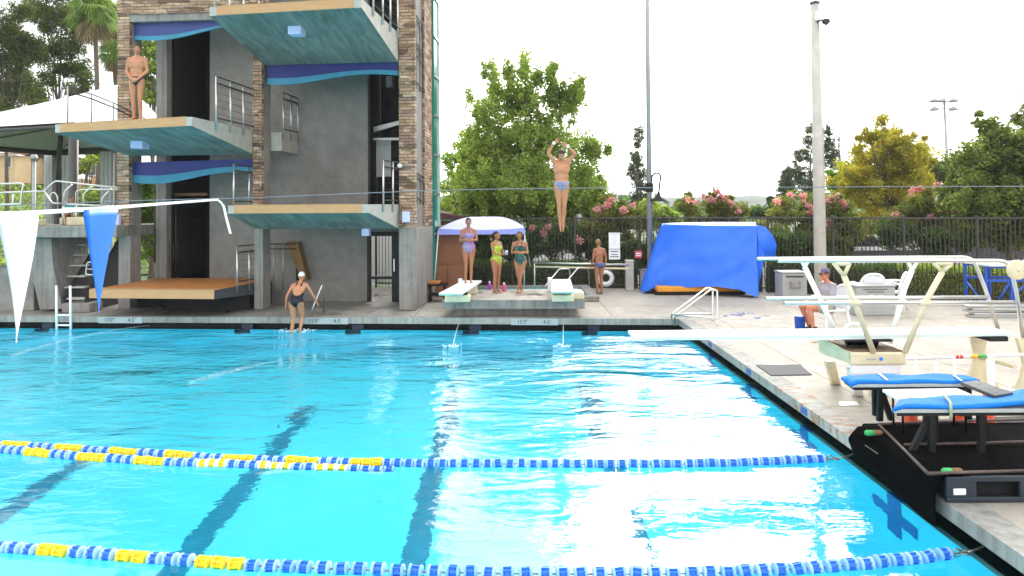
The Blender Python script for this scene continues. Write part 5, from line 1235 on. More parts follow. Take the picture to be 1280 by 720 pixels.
# ------------------------------------------------------------------ big white tent behind
def corner(px, py, Y): return at_y(px, py, Y)
A_, B_, C_, D_ = corner(72,186,30), corner(-150,165,27.5), corner(60,154,21.6), corner(250,180,25.5); zE = 5.45
for p in (A_, B_, C_, D_): p.z = zE
ap = at_y(158, 103, 26.5); t = thing('event_tent', 'large white peaked tent with gathered curtains behind the diving tower', 'tent', V((ap.x, ap.y, 0))); o0 = t.location.copy()
B_ = at_z(-170,168,zE); C_ = at_z(92,152.5,zE); A_ = at_z(72,187,zE); D_ = at_z(240,178,zE)
Q = [p-o0 for p in (B_, C_, D_, A_)]; apx = ap-o0; n = 10
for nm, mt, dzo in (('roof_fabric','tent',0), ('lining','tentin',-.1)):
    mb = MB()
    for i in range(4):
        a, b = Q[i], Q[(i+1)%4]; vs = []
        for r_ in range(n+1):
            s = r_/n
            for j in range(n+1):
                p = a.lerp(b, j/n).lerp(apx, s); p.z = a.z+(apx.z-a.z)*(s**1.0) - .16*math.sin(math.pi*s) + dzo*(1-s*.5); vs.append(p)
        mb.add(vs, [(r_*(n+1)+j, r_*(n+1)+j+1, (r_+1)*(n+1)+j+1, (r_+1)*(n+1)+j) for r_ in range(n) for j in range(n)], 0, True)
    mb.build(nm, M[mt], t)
mb = MB(); pk2 = at_y(136,112,26.5)-o0; mb.tube([pk2-V((0,0,.6)), pk2+V((0,0,.1)), pk2+V((0,0,.65))], [.30,.16,.12], 10); mb.build('peak_cap', M['tent'], t)
mb = MB()
for i in range(4): mb.tube([Q[i]-V((0,0,.12)), Q[(i+1)%4]-V((0,0,.12))], .05 if i < 2 else .16, 6)
mb.build('eave_beam', M['tentframe'], t)
for p in Q:
    mb = MB(); mb.tube([V((p.x,p.y,0)), V((p.x,p.y,p.z-.15))], .13, 10); mb.build('post', M['tentframe'], t)
mb = MB(); mb.tube([Q[3]-V((0,0,1.2)), Q[3].lerp(Q[1], .25)+V((0,0,.3))], .09, 8); mb.tube([Q[0].lerp(Q[3],.5), apx-V((0,0,1.2))], .03, 6); mb.tube([Q[3], apx-V((0,0,1.2))], .03, 6); mb.build('brace', M['tentframe'], t)
def curtain(px0, px1, Y, pw):
    mb = MB(); a, b = at_y(px0,200,Y)-o0, at_y(px1,200,Y)-o0; n = 26; vs = []
    for r_ in range(13):
        k = r_/12; z = (Q[0].z-.2)*(1-k)+.05*k; squeeze = 1-pw*math.exp(-((k-.62)/.16)**2)
        for j in range(n+1):
            s = j/n; c = (a.x+b.x)/2; x = c+(a.x+(b.x-a.x)*s-c)*squeeze; vs.append(V((x, a.y+.09*math.sin(s*24), z)))
    mb.add(vs, [(r_*(n+1)+j, r_*(n+1)+j+1, (r_+1)*(n+1)+j+1, (r_+1)*(n+1)+j) for r_ in range(12) for j in range(n)], 0, True); mb.build('curtain', M['curtain'], t)
curtain(55, 70, A_.y, .1); curtain(75, 96, A_.y+.1, .1); curtain(125, 144, at_z(130,183,zE).y, .12); curtain(-25, -8, 28, .1)

# splash round the legs of the climbing swimmer
c_ = at_z(371, 414, 0.0); c_.y = min(c_.y, farY(c_.x)-.1); mb = MB()
for k in range(60):
    q_ = V((rng.normal(0,.26), rng.normal(-.02,.09), abs(rng.normal(0,.02)))); r_ = rng.uniform(.012,.035); mb.lathe([(.001,-r_*.4),(r_,0),(.001,r_*.45)], q_, 7)
tag(mb.build('water_splash', M['foam'], None, c_), 'white splash round the legs of the swimmer climbing out', None, None, 'stuff')
# ------------------------------------------------------------------ people
def cap_mesh(p0, p1, r0, r1, n=14):
    p0, p1 = V(p0), V(p1); d = p1-p0; L = d.length
    if L < 1e-6: d = V((0,0,1)); L = 1e-6
    d = d/L; q = d.to_track_quat('Z', 'Y').to_matrix(); vs = []; rings = []
    for k in range(6): a = -math.pi/2 + k*(math.pi/2)/5; rings.append((r0*math.cos(a), r0*math.sin(a)))
    for k in range(6): a = k*(math.pi/2)/5; rings.append((r1*math.cos(a), L+r1*math.sin(a)))
    for r, h in rings:
        for i in range(n): th = 2*math.pi*i/n; vs.append(p0 + q @ V((max(r,1e-5)*math.cos(th), max(r,1e-5)*math.sin(th), h)))
    fs = [(k*n+i, k*n+(i+1)%n, (k+1)*n+(i+1)%n, (k+1)*n+i) for k in range(len(rings)-1) for i in range(n)]
    fs += [tuple(range(n))[::-1], tuple((len(rings)-1)*n+i for i in range(n))]; return vs, fs
_ico = bmesh.new(); bmesh.ops.create_icosphere(_ico, subdivisions=3, radius=1); _iv = [v.co.copy() for v in _ico.verts]; _if = [[v.index for v in f.verts] for f in _ico.faces]; _ico.free()

def frame(up, fwd):
    z = V(up).normalized(); y = -V(fwd); y = (y - z*y.dot(z)).normalized(); x = y.cross(z).normalized(); return Matrix((x, y, z)).transposed()   # columns: side(left=+x), back, up

class Body:
    def __init__(s): s.p = []   # (kind, data, label)
    def cap(s, a, b, r0, r1, lab): s.p.append(('c', V(a), V(b), r0, r1, lab))
    def ell(s, c, r, Rm, lab): s.p.append(('e', V(c), V(r), Rm, 0, lab))
    def mesh(s, voxel):
        vs = []; fs = []
        for q in s.p:
            if q[0] == 'c': a, b = cap_mesh(*q[1:5])
            else: a = [q[1] + q[3] @ V((v.x*q[2].x, v.y*q[2].y, v.z*q[2].z)) for v in _iv]; b = _if
            k = len(vs); vs += a; fs += [[i+k for i in f] for f in b]
        me = bpy.data.meshes.new('tmp'); me.from_pydata([tuple(v) for v in vs], [], fs); me.update()
        o = bpy.data.objects.new('tmp', me); COL.objects.link(o)
        m = o.modifiers.new('r', 'REMESH'); m.mode = 'VOXEL'; m.voxel_size = voxel
        m = o.modifiers.new('s', 'SMOOTH'); m.factor = .6; m.iterations = 6
        dg = bpy.context.evaluated_depsgraph_get(); out = bpy.data.meshes.new_from_object(o.evaluated_get(dg)); bpy.data.objects.remove(o); bpy.data.meshes.remove(me)
        return out
    def labels(s, co):
        best = np.full(len(co), 1e9); lab = np.zeros(len(co), int)
        for i, q in enumerate(s.p):
            if q[0] == 'c':
                a, b = np.array(q[1]), np.array(q[2]); d = b-a; L2 = max(d@d, 1e-9); t = np.clip(((co-a)@d)/L2, 0, 1)
                dist = np.linalg.norm(co-(a+t[:,None]*d), axis=1) - (q[3]+(q[4]-q[3])*t)
            else:
                Rm = np.array(q[3]); l = (co-np.array(q[1]))@Rm; k = np.linalg.norm(l/np.array(q[2]), axis=1); dist = (k-1)*min(q[2])
            m = dist < best; best[m] = dist[m]; lab[m] = i
        return [s.p[i][5] for i in lab]

def submesh(me, keep, offset, name, mat_, parent, thick=False):
    co = np.zeros(len(me.vertices)*3); me.vertices.foreach_get('co', co); co = co.reshape(-1,3)
    no = np.zeros(len(me.vertices)*3); me.vertices.foreach_get('normal', no); no = no.reshape(-1,3)
    fs = [list(p.vertices) for p in me.polygons if all(keep[v] for v in p.vertices)]
    if not fs: return None
    used = sorted({v for f in fs for v in f}); idx = {v: i for i, v in enumerate(used)}
    off_ = offset if np.isscalar(offset) else offset[used][:,None]
    nv = co[used] + no[used]*off_
    m = bpy.data.meshes.new(name); m.from_pydata(nv.tolist(), [], [[idx[v] for v in f] for f in fs]); m.materials.append(mat_)
    m.polygons.foreach_set('use_smooth', [True]*len(m.polygons)); m.update()
    o = bpy.data.objects.new(name, m); COL.objects.link(o); o.parent = parent
    return o

def skin_mat(name, c):
    m, t, p = nt(name); v = coords(t, 'Object'); f = noise(t, v, 5, 4)
    t.links.new(ramp(t, [(.3, mul(c,.86)), (.7, mul(c,1.12))], f), p.inputs['Base Color']); p.inputs['Roughness'].default_value = .45
    p.inputs['Subsurface Weight'].default_value = .08; p.inputs['Subsurface Radius'].default_value = (.02,.008,.004); p.inputs['Subsurface Scale'].default_value = .5; return m
SK = {'deep': skin_mat('deep_tanned_skin', (.36,.145,.07)), 'tan': skin_mat('tanned_skin', (.50,.215,.105)), 'fair': skin_mat('fair_skin', (.6,.3,.18)), 'brown': skin_mat('brown_skin', (.36,.15,.07)), 'red': skin_mat('sunburnt_skin', (.56,.21,.12))}
HAIR = {'dark': mat('dark_hair', (.022,.014,.010), .5, 0, .3, 30), 'brown': mat('brown_hair', (.07,.035,.018), .5, 0, .3, 30), 'sandy': mat('sandy_hair', (.26,.13,.05), .55, 0, .3, 30)}
EYE = mat('eye_white', (.6,.58,.55), .2); IRIS = mat('iris', (.03,.02,.015), .2); LIP = mat('lips', (.34,.10,.08), .45)
def pattern(name, cols, scale):
    m, t, p = nt(name); v = coords(t, 'Object'); f = noise(t, v, scale, 3, .5, 1.2); n = len(cols)
    c = ramp(t, [(.36+.28*i/(n-1), c_) for i, c_ in enumerate(cols)], f); t.links.new(c, p.inputs['Base Color']); p.inputs['Roughness'].default_value = .5; return m

def hand(B, w, d, nrm, lab, curl=.35, s=1.0, side=1):
    "w wrist, d direction of fingers, nrm palm normal (towards curl)"
    w = V(w); d = V(d).normalized(); nrm = V(nrm); nrm = (nrm-d*nrm.dot(d)).normalized(); x = d.cross(nrm)*side
    pal = w + d*.045*s
    B.ell(pal, (.040*s, .017*s, .050*s), Matrix((x, nrm, d)).transposed(), lab)
    for k, (o, L) in enumerate(((-.030, .066), (-.010, .078), (.010, .074), (.029, .058))):
        a = w + d*.085*s + x*o*s; c = curl*(.8+.2*k); p1 = a + (d*math.cos(c*.6)+nrm*math.sin(c*.6))*L*.45*s; p2 = p1 + (d*math.cos(c*1.6)+nrm*math.sin(c*1.6))*L*.32*s; p3 = p2 + (d*math.cos(c*2.5)+nrm*math.sin(c*2.5))*L*.23*s
        r = .0092*s; B.cap(a-d*.02*s, p1, r, r*.95, lab); B.cap(p1, p2, r*.95, r*.86, lab); B.cap(p2, p3, r*.86, r*.72, lab)
    a = w + d*.025*s - x*.026*s; b = a + (d*.75 - x*.62 + nrm*.2).normalized()*.045*s; c = b + (d*.95 - x*.15 + nrm*.3).normalized()*.032*s
    B.cap(a, b, .013*s, .0105*s, lab); B.cap(b, c, .0105*s, .008*s, lab)

def person(label, loc, rz, H, J, skin, sex, suit, suitmat, hairstyle, haircol, hands=None, feet=None, headrot=(0,0), toes_down=0, voxel=.0085, extra=None, fat=1.06):
    """joints J in a 1.75 m frame, facing -Y, left side +X; keys pel che nec hea shL elL wrL hipL knL anL ... and torso forward vector fwd"""
    fat = fat*1.07 if sex == 'f' else fat; k = H/1.75; G = {a: V(b)*k for a, b in J.items() if a not in ('fwd',)}
    root = thing('person', label, 'person', loc, rz)
    B = Body(); f = fat; wom = sex == 'f'
    up = (G['che']-G['pel']).normalized(); fwd = V(J.get('fwd', (0,-1,0))); T = frame(up, fwd); side, back = T.col[0], T.col[1]
    # torso
    pel, che, nec = G['pel'], G['che'], G['nec']
    up2 = (nec-che).normalized(); T2 = frame(up2, fwd)
    B.ell(pel, V((.158 if wom else .150, .105, .115))*k*f, T, 'pelvis')
    mid = pel.lerp(che, .5); B.ell(mid, V((.122 if wom else .138, .090, .17))*k*f, T, 'waist'); B.cap(pel+up*.02*k, che-up*.02*k, .088*k*f, .088*k*f, 'waist')
    for s_ in (-1,1): B.cap(pel+side*s_*.055*k+up*.02*k, che+side*s_*.055*k, .072*k*f, .078*k*f, 'waist')
    B.ell(che, V((.142 if wom else .165, .102, .15))*k*f, T2, 'chest')
    B.cap(che-up2*.02*k, nec-up2*.06*k, .105*k*(.88 if wom else 1), .07*k, 'chest')
    B.ell(che+up2*.07*k, V((.135 if wom else .17, .085, .10))*k, T2, 'chest')
    for s_, n_ in ((1,'L'),(-1,'R')):
        B.ell(pel + T.col[1]*.055*k - up*.03*k + side*s_*.072*k, V((.082,.075,.085))*k*f, T, 'pelvis')
        if wom: B.ell(che - T2.col[1]*.075*k + side*s_*.062*k - up2*.0*k, V((.056,.05,.056))*k, T2, 'bust')
        else: B.ell(che - T2.col[1]*.062*k + side*s_*.075*k + up2*.05*k, V((.075,.035,.055))*k, T2, 'chest')
        sh, el, wr, hp, kn, an = (G[a+n_] for a in ('sh','el','wr','hip','kn','an'))
        a_ = .88 if wom else 1.0
        B.cap(nec-up2*.03*k, sh, .048*k*a_, .052*k*a_, 'shoulder'); B.cap(che+up2*.04*k+side*s_*.09*k, sh-up2*.02*k, .07*k*a_, .048*k*a_, 'shoulder')
        B.cap(sh, el, .049*k*a_, .036*k*a_, 'arm'); B.cap(sh.lerp(el,.2), sh.lerp(el,.65), .045*k*a_, .043*k*a_, 'arm')
        B.cap(el, wr, .036*k*a_, .025*k*a_, 'arm'); B.cap(el.lerp(wr,.12), el.lerp(wr,.45), .039*k*a_, .033*k*a_, 'arm')
        hd = (hands or {}).get(n_, (None, None, .4)); d = V(hd[0]) if hd[0] else (wr-el); nn = V(hd[1]) if hd[1] else -side*s_
        hand(B, wr, d, nn, 'arm', hd[2], k*(.9 if wom else 1.0), s_)
        # leg
        t_ = 1.08 if wom else 1.0
        B.cap(pel+side*s_*.075*k-up*.0*k, hp, .085*k*t_*f, .082*k*t_*f, 'hip')
        B.cap(hp, kn, .083*k*t_*f, .052*k, 'thigh'); B.cap(hp.lerp(kn,.1), hp.lerp(kn,.55), .084*k*t_*f, .070*k*t_, 'thigh')
        B.cap(kn, an, .050*k, .034*k, 'leg'); fdir = V((feet or {}).get(n_, (0,-1,0))).normalized()
        legd = (an-kn).normalized(); bk = -(fdir-legd*fdir.dot(legd)).normalized() if toes_down == 0 else V((0,1,0))
        c0 = kn.lerp(an,.14)+bk*.014*k; c1 = kn.lerp(an,.5)+bk*.016*k; B.cap(c0, c1, .046*k, .048*k, 'leg'); B.cap(c1, an+bk*.01*k, .046*k, .026*k, 'leg')
        if toes_down:
            fd = (legd + fdir*.25).normalized(); B.cap(an-fdir*.0*k, an+fd*.13*k, .033*k, .022*k, 'foot'); B.cap(an+fd*.13*k, an+fd*.20*k, .022*k, .014*k, 'foot')
        else:
            heel = an - fdir*.03*k - V((0,0,.045*k)); ball = an + fdir*.125*k - V((0,0,.055*k)); sd = fdir.cross(V((0,0,1)))
            B.cap(heel, an-V((0,0,.02*k)), .030*k, .034*k, 'foot'); B.cap(an-V((0,0,.01*k)), ball, .033*k, .021*k, 'foot')
            B.cap(heel, ball, .026*k, .022*k, 'foot')
            for j in range(5): o_ = (-.032+.016*j)*s_; B.cap(ball+sd*o_*k-V((0,0,.003*k)), ball+sd*o_*1.15*k+fdir*(.062-.006*j)*k-V((0,0,.008*k)), .013*k, .010*k, 'foot')
    # neck, head
    h = G['hea'] = G['hea'] - (V(G['hea'])-nec).normalized()*.018*k; B.cap(nec-up2*.03*k, h-V((0,0,.05*k)) if toes_down == 0 or True else h, .056*k*(.86 if wom else 1), .046*k*(.86 if wom else 1), 'neck'); B.cap(nec-up2*.0*k, (G['shL']*.6+nec*.4), .045*k, .04*k, 'shoulder'); B.cap(nec-up2*.0*k, (G['shR']*.6+nec*.4), .045*k, .04*k, 'shoulder')
    yaw, pit = headrot; HR = (Matrix.Rotation(yaw, 3, 'Z') @ Matrix.Rotation(pit, 3, 'X'))
    if J.get('fwd'): 
        a_ = math.atan2(J['fwd'][0], -J['fwd'][1]); HR = Matrix.Rotation(a_, 3, 'Z') @ HR
    def hp_(x, y, z): return h + HR @ (V((x,y,z))*k)
    B.ell(hp_(0,.012,.025), V((.074,.094,.092))*k, HR, 'head'); B.ell(hp_(0,-.018,-.035), V((.058,.072,.075))*k, HR, 'head'); B.ell(hp_(0,-.055,-.085), V((.034,.030,.026))*k, HR, 'head')
    B.cap(hp_(0,-.086,.012), hp_(0,-.108,-.022), .0095*k, .014*k, 'head')
    for s_ in (-1,1):
        B.ell(hp_(s_*.074,.012,-.008), V((.011,.020,.032))*k, HR, 'head'); B.ell(hp_(s_*.038,-.064,-.028), V((.024,.022,.024))*k, HR, 'head'); B.cap(hp_(s_*.012,-.087,.030), hp_(s_*.048,-.076,.032), .009*k, .007*k, 'head')
        B.ell(hp_(s_*.012,-.103,-.024), V((.008,.008,.007))*k, HR, 'head')
    B.ell(hp_(0,-.088,-.052), V((.026,.012,.012))*k, HR, 'head')
    if extra: extra(B, G, k)
    me = B.mesh(voxel*max(.9,k)); me.name = 'body'; me.materials.clear(); me.materials.append(SK[skin]); me.polygons.foreach_set('use_smooth', [True]*len(me.polygons))
    bo = bpy.data.objects.new('body', me); COL.objects.link(bo); bo.parent = root
    co = np.zeros(len(me.vertices)*3); me.vertices.foreach_get('co', co); co = co.reshape(-1,3); lab = B.labels(co)
    # facial features
    mb = MB()
    for s_ in (-1,1): mb.lathe([(.001,-.006*k),(.010*k,-.004*k),(.0135*k,0),(.010*k,.004*k),(.001,.006*k)], hp_(s_*.030,-.083,.010), 10, 'Y', M=HR.to_4x4())
    mb.build('eye', EYE, bo)
    mb = MB()
    for s_ in (-1,1): mb.lathe([(.001,-.003*k),(.007*k,-.002*k),(.0072*k,.004*k)], hp_(s_*.030,-.0905,.010), 10, 'Y', M=HR.to_4x4())
    mb.build('iris', IRIS, bo)
    mb = MB(); mb.tube([hp_(-.024,-.095,-.051), hp_(-.01,-.1015,-.048), hp_(.01,-.1015,-.048), hp_(.024,-.095,-.051)], [.002*k,.0055*k,.0055*k,.002*k], 6); mb.build('mouth', LIP, bo)
    mb = MB()
    for s_ in (-1,1): mb.tube([hp_(s_*.014,-.094,.030), hp_(s_*.032,-.093,.036), hp_(s_*.050,-.082,.030)], [.003*k,.004*k,.002*k], 6)
    if hairstyle != 'cap': mb.build('eyebrow', HAIR[haircol], bo)
    # hair
    lc = (co-np.array(h))@np.array(HR)/k
    ishead = np.array([l == 'head' for l in lab])
    x, y, z = lc.T
    if hairstyle == 'cap': keep = ishead & (z > .028-.55*np.maximum(0, y)) & ~((y < -.06) & (z < .045)); off_ = .007
    elif hairstyle == 'short': keep = ishead & (z > -.01-.45*np.maximum(0,y+.02)) & ~((y < -.045) & (z < .055)) & ~((np.abs(x) > .06) & (z < .01) & (y < .03)) ; off_ = .011
    else: keep = ishead & (z > -.03-.6*np.maximum(0,y)) & ~((y < -.03) & (z < .062)) & ~((np.abs(x) > .062) & (z < .03) & (y < .03) & (y > -.02)); off_ = .012
    hm = SUIT['cap'] if hairstyle == 'cap' else HAIR[haircol]
    offs = off_*k*(.8+.35*np.sin(x*260+y*190)*np.sin(z*230)) if hairstyle != 'cap' else off_*k
    submesh(me, keep, offs if np.isscalar(offs) else offs, 'swim_cap' if hairstyle == 'cap' else 'hair', hm, root)
    if hairstyle == 'bun': mb = MB(); mb.lathe([(.001,-.03*k),(.024*k,-.022*k),(.033*k,0),(.024*k,.022*k),(.001,.03*k)], hp_(0,.085,.075), 12); mb.build('hair_bun', hm, root)
    if hairstyle in ('tail','long'):
        P_ = [hp_(0,.085,.05), hp_(0,.125,.0), hp_(.02,.12,-.12), hp_(.035,.095,-.24), hp_(.04,.085,-.33 if hairstyle == 'long' else -.26)]
        mb = MB(); mb.tube(catmull(P_,4), [(.02+.022*math.sin(min(1,i/6)*math.pi*.5)-(.03*max(0,(i-9)/7)))*k for i in range(17)], 10); mb.build('ponytail', hm, root)
    # swimwear
    s0 = (co-np.array(pel))@np.array(T)/k; sx, sy, sz = s0.T; s1 = (co-np.array(che))@np.array(T2)/k; cx, cy, cz = s1.T
    tor = np.array([l in ('pelvis','waist','chest','bust','hip','thigh') for l in lab]); low = np.array([l in ('pelvis','waist','hip','thigh') for l in lab]); upp = np.array([l in ('chest','bust','waist','pelvis','shoulder') for l in lab])
    # leg line measured in pelvis frame
    if suit == 'brief':
        keep = low & (sz < .045) & (sz > -.155+1.15*np.maximum(0,np.abs(sx)-.025)*np.where(sy < 0, 1.0, .72)) ; keep &= (np.abs(sx) < .2)
        submesh(me, keep, .0055*k, 'swim_brief', suitmat, root)
    elif suit in ('one_piece','open_back'):
        leg = sz > -.16+1.05*np.maximum(0,np.abs(sx)-.03)*np.where(sy < 0, 1.15, .85)
        topf = cz < .055-.5*np.maximum(0,.04-np.abs(cx))*0 ; topb = cz < (-.04 if suit == 'one_piece' else -.14)
        keep = (low & leg & (sz < .3)) | (upp & ~low & leg & np.where(cy < 0, topf, topb))
        keep |= np.array([l == 'waist' for l in lab]) & leg & np.where(sy > .0, cz < (-.04 if suit == 'one_piece' else -.14) , True)
        st = (np.abs(np.abs(cx)-(.062+.0*cz)) < .014) & upp & (cz > .03) & (cz < .22)
        if suit == 'open_back':
            cross = (np.abs(np.abs(cx) - np.clip(.02+.35*np.abs(cz-.03),0,.12)) < .016) & (cy > 0) & upp & (cz > -.15) & (cz < .2); keep |= cross
            cross = (np.abs(np.abs(cx)-np.clip(.035+.25*np.maximum(0,cz),0,.12)) < .013) & (cy > 0) & upp & (cz > .02) & (cz < .2); hole = (cy > 0) & ((cx/.12)**2+((cz+.05)/.15)**2 < 1) & ~cross; keep &= ~hole
        keep |= st
        submesh(me, keep, .0055*k, 'swimsuit', suitmat, root)
    elif suit == 'shorts_shirt':
        arms = np.array([l == 'arm' for l in lab]); 
        shirt = upp & (cz < .19) & (sz > -.02)
        for n_ in 'LR':
            sh, el = np.array(G['sh'+n_]), np.array(G['el'+n_]); d = el-sh; tt = ((co-sh)@d)/(d@d); shirt |= arms & (tt < .75) & (np.linalg.norm(co-(sh+np.clip(tt,0,1)[:,None]*d),axis=1) < .075*k)
        submesh(me, shirt, .014*k, 'shirt', suitmat[0], root)
        sh_ = low & (sz < .06)
        for n_ in 'LR':
            a, b = np.array(G['hip'+n_]), np.array(G['kn'+n_]); d = b-a; tt = ((co-a)@d)/(d@d); sh_ &= ~(np.array([l == 'thigh' for l in lab]) & (tt > .62))
        submesh(me, sh_, .014*k, 'shorts', suitmat[1], root)
    root['_k'] = k; del root['_k']
    return root, G, hp_, HR, k
SUIT = {'cap': mat('white_swim_cap', (.80,.81,.83), .35), 'navy': mat('navy_swim_brief', (.012,.012,.04), .4), 'greyblue': pattern('grey_blue_swim_brief', [(.20,.22,.36),(.30,.28,.42),(.16,.22,.38)], 14),
 'purple': pattern('purple_pattern_suit', [(.42,.10,.45),(.25,.20,.36),(.30,.28,.42),(.16,.14,.40)], 7), 'lime': pattern('lime_pattern_suit', [(.45,.60,.02),(.30,.42,.03),(.55,.62,.05),(.20,.33,.04)], 12),
 'green': pattern('dark_green_pattern_suit', [(.006,.008,.02),(.008,.01,.03),(.02,.24,.12),(.008,.012,.06),(.008,.01,.03)], 8), 'black': mat('black_swimsuit', (.006,.006,.014), .6), 'bluepat': pattern('blue_pattern_brief', [(.02,.04,.16),(.10,.16,.34),(.03,.04,.10)], 16),
 'shirt': mat('grey_lilac_shirt', (.34,.31,.36), .9), 'shorts': mat('beige_shorts', (.40,.33,.26), .9), 'teal': mat('teal_top', (.03,.22,.22), .8)}
def std(**kw):
    J = dict(pel=(0,0,.955), che=(0,.0,1.27), nec=(0,.015,1.47), hea=(0,-.01,1.645), shL=(.178,.015,1.392), shR=(-.178,.015,1.392), elL=(.235,.03,1.13), elR=(-.235,.03,1.13), wrL=(.25,-.03,.87), wrR=(-.25,-.03,.87),
      hipL=(.088,0,.90), hipR=(-.088,0,.90), knL=(.085,-.015,.49), knR=(-.085,-.015,.49), anL=(.075,.02,.085), anR=(-.075,.02,.085)); J.update(kw); return J
# 1. man waiting on the 5 m platform
p = at_z(170.5, 149.5, 5.012); d_ = TM @ Vector((0,0,0)); yq = at_z(170.5,149.5,5.0).y
pp = at_y(171, 149, yq+.35); pp = V((at_y(171,149,yq+.3).x, yq+.3, 5.006))
person('man in navy briefs standing on the stone-flanked platform edge with hands clasped', pp, R(4), 1.79, std(elL=(.225,.0,1.13), elR=(-.225,.0,1.13), wrL=(.075,-.135,.93), wrR=(-.075,-.135,.94), knL=(.075,-.015,.49), knR=(-.075,-.015,.49), anL=(.075,.02,.085), anR=(-.07,.02,.085)),
  'tan', 'm', 'brief', SUIT['navy'], 'short', 'dark', hands={'L': ((-.85,-.25,-.45),(0,1,0),.5), 'R': ((.85,-.2,-.5),(0,1,0),.5)}, headrot=(R(28), 0), feet={'L': (.25,-1,0), 'R': (-.25,-1,0)})
# 2. the diver in the air
Yd = 15.0; f0 = at_y(702, 291, Yd); top = at_y(700, 178, Yd)
Hd = 1.66; kd = Hd/1.75
rd, Gd, hpd, HRd, kkd = person('boy in grey-blue trunks falling upright through the air with both arms raised', V((at_y(702,250,Yd).x, Yd, f0.z+.115)), 0, Hd, std(hea=(0,-.055,1.60), shL=(.165,0,1.455), shR=(-.165,0,1.455), elL=(.30,-.03,1.60), elR=(-.29,-.03,1.63), wrL=(.13,-.05,1.785), wrR=(-.15,-.05,1.86),
   hipL=(.08,0,.90), hipR=(-.08,0,.90), knL=(.058,-.02,.49), knR=(-.058,-.02,.49), anL=(.036,.02,.10), anR=(-.036,.02,.10)),
  'tan', 'm', 'brief', SUIT['greyblue'], 'short', 'dark', hands={'L': ((-.75,-.1,.5),(0,-1,0),.7), 'R': ((.75,-.1,.6),(0,-1,0),.5)}, headrot=(0, R(28)), toes_down=1, fat=1.12)
for n_ in 'LR':
    w_ = Gd['wr'+n_]; e_ = (Gd['el'+n_]-w_).normalized(); mb = MB(); mb.tube([w_-e_*.01, w_+e_*.02, w_+e_*.05], [.033,.036,.035], 12); mb.build('wrist_wrap', M['flagwhite'], rd)
# 3. girl on the short board
q = at_z(584, 352.5, 1.025)
crossed = dict(elL=(.225,-.02,1.14), elR=(-.225,-.02,1.14), wrL=(-.02,-.17,1.17), wrR=(.03,-.20,1.135))
ch = {'L': ((-1,.1,-.05),(0,1,0),.3), 'R': ((1,.25,.15),(0,1,0),.4)}
person('girl in a purple swimsuit with folded arms standing on the left short springboard', V((q.x+.05, q.y-.15, 1.022)), R(6), 1.66, std(**crossed, hipL=(.088,0,.90), knL=(.07,-.015,.49), knR=(-.07,-.015,.49), anL=(.06,.02,.085), anR=(-.085,.02,.085)),
  'deep', 'f', 'one_piece', SUIT['purple'], 'bun', 'dark', hands=ch)
# 4. girl in lime, half turned
q = at_z(621, 366.5, .723)
person('long-haired girl in a lime green swimsuit turned sideways, holding a blue cup', V((q.x, q.y+.03, .724)), R(48), 1.60, std(elL=(.20,-.06,1.14), wrL=(.12,-.27,1.10), elR=(-.20,-.05,1.14), wrR=(-.06,-.27,1.10), knL=(.075,-.01,.49), knR=(-.085,-.02,.49)),
  'deep', 'f', 'one_piece', SUIT['lime'], 'long', 'dark', hands={'L': ((-.3,-1,.1),(-.8,0,.2),.9), 'R': ((.3,-1,.1),(.8,0,.2),.9)}, headrot=(R(20), 0))
c_ = thing('cup', 'small blue cup in the hands of the girl in lime green', 'cup', V((q.x+.26, q.y-.22, .724+1.0)))
mb = MB(); mb.lathe([(.028,0),(.038,.10),(.034,.10),(.03,.09)], (0,0,0), 14); mb.build('cup_body', M['lightblue'], c_); mb = MB(); mb.lathe([(.039,.10),(.04,.108),(.03,.112)], (0,0,0), 14); mb.build('lid', M['plastic'], c_)
# 5. girl in dark suit, legs crossed
q = at_z(650, 366.5, .723)
person('girl in a black and green swimsuit with folded arms and crossed legs', V((q.x, q.y+.0, .724)), R(-8), 1.60, std(**crossed, pel=(.015,0,.95), hipL=(.095,0,.90), knL=(.035,-.06,.49), anL=(-.05,-.06,.085), hipR=(-.075,0,.90), knR=(-.05,.0,.49), anR=(.04,.06,.085)),
  'deep', 'f', 'one_piece', SUIT['green'], 'bun', 'brown', hands=ch, headrot=(R(-18), 0))
# 6. man at the fence, back turned
q = at_z(742.5, 361, .3)
person('man in blue briefs seen from behind, leaning on the steel rail by the life ring', V((q.x, 21.65, .3)), R(180+28), 1.66, std(hea=(.0,-.045,1.63), nec=(0,-.0,1.47), elL=(.235,.02,1.14), wrL=(.20,-.10,.93), elR=(-.25,.04,1.13), wrR=(-.20,.04,.93), anL=(.085,.02,.085)),
  'deep', 'm', 'brief', SUIT['bluepat'], 'short', 'sandy', headrot=(R(-60), R(14)), hands={'L': ((-.2,-.8,-.4),(0,0,-1),.5), 'R': ((.3,0,-1),(1,0,0),.5)})
# 7. swimmer climbing out
Yw = farY(-4.8)-.18
q = at_y(372, 412, Yw)
Jw = dict(pel=(.0,0,.90), che=(.03,-.13,1.17), nec=(.045,-.23,1.34), hea=(.05,-.31,1.49), shL=(.205,-.18,1.28), shR=(-.135,-.18,1.26), elL=(.35,-.20,1.04), wrL=(.46,-.26,.80), elR=(-.25,-.08,1.01), wrR=(-.27,-.06,.77),
   hipL=(.09,0,.86), hipR=(-.09,0,.84), knL=(.12,-.14,.48), knR=(-.08,-.05,.44), anL=(.07,-.05,.10), anR=(-.12,.02,.02), fwd=(0,-1,0))
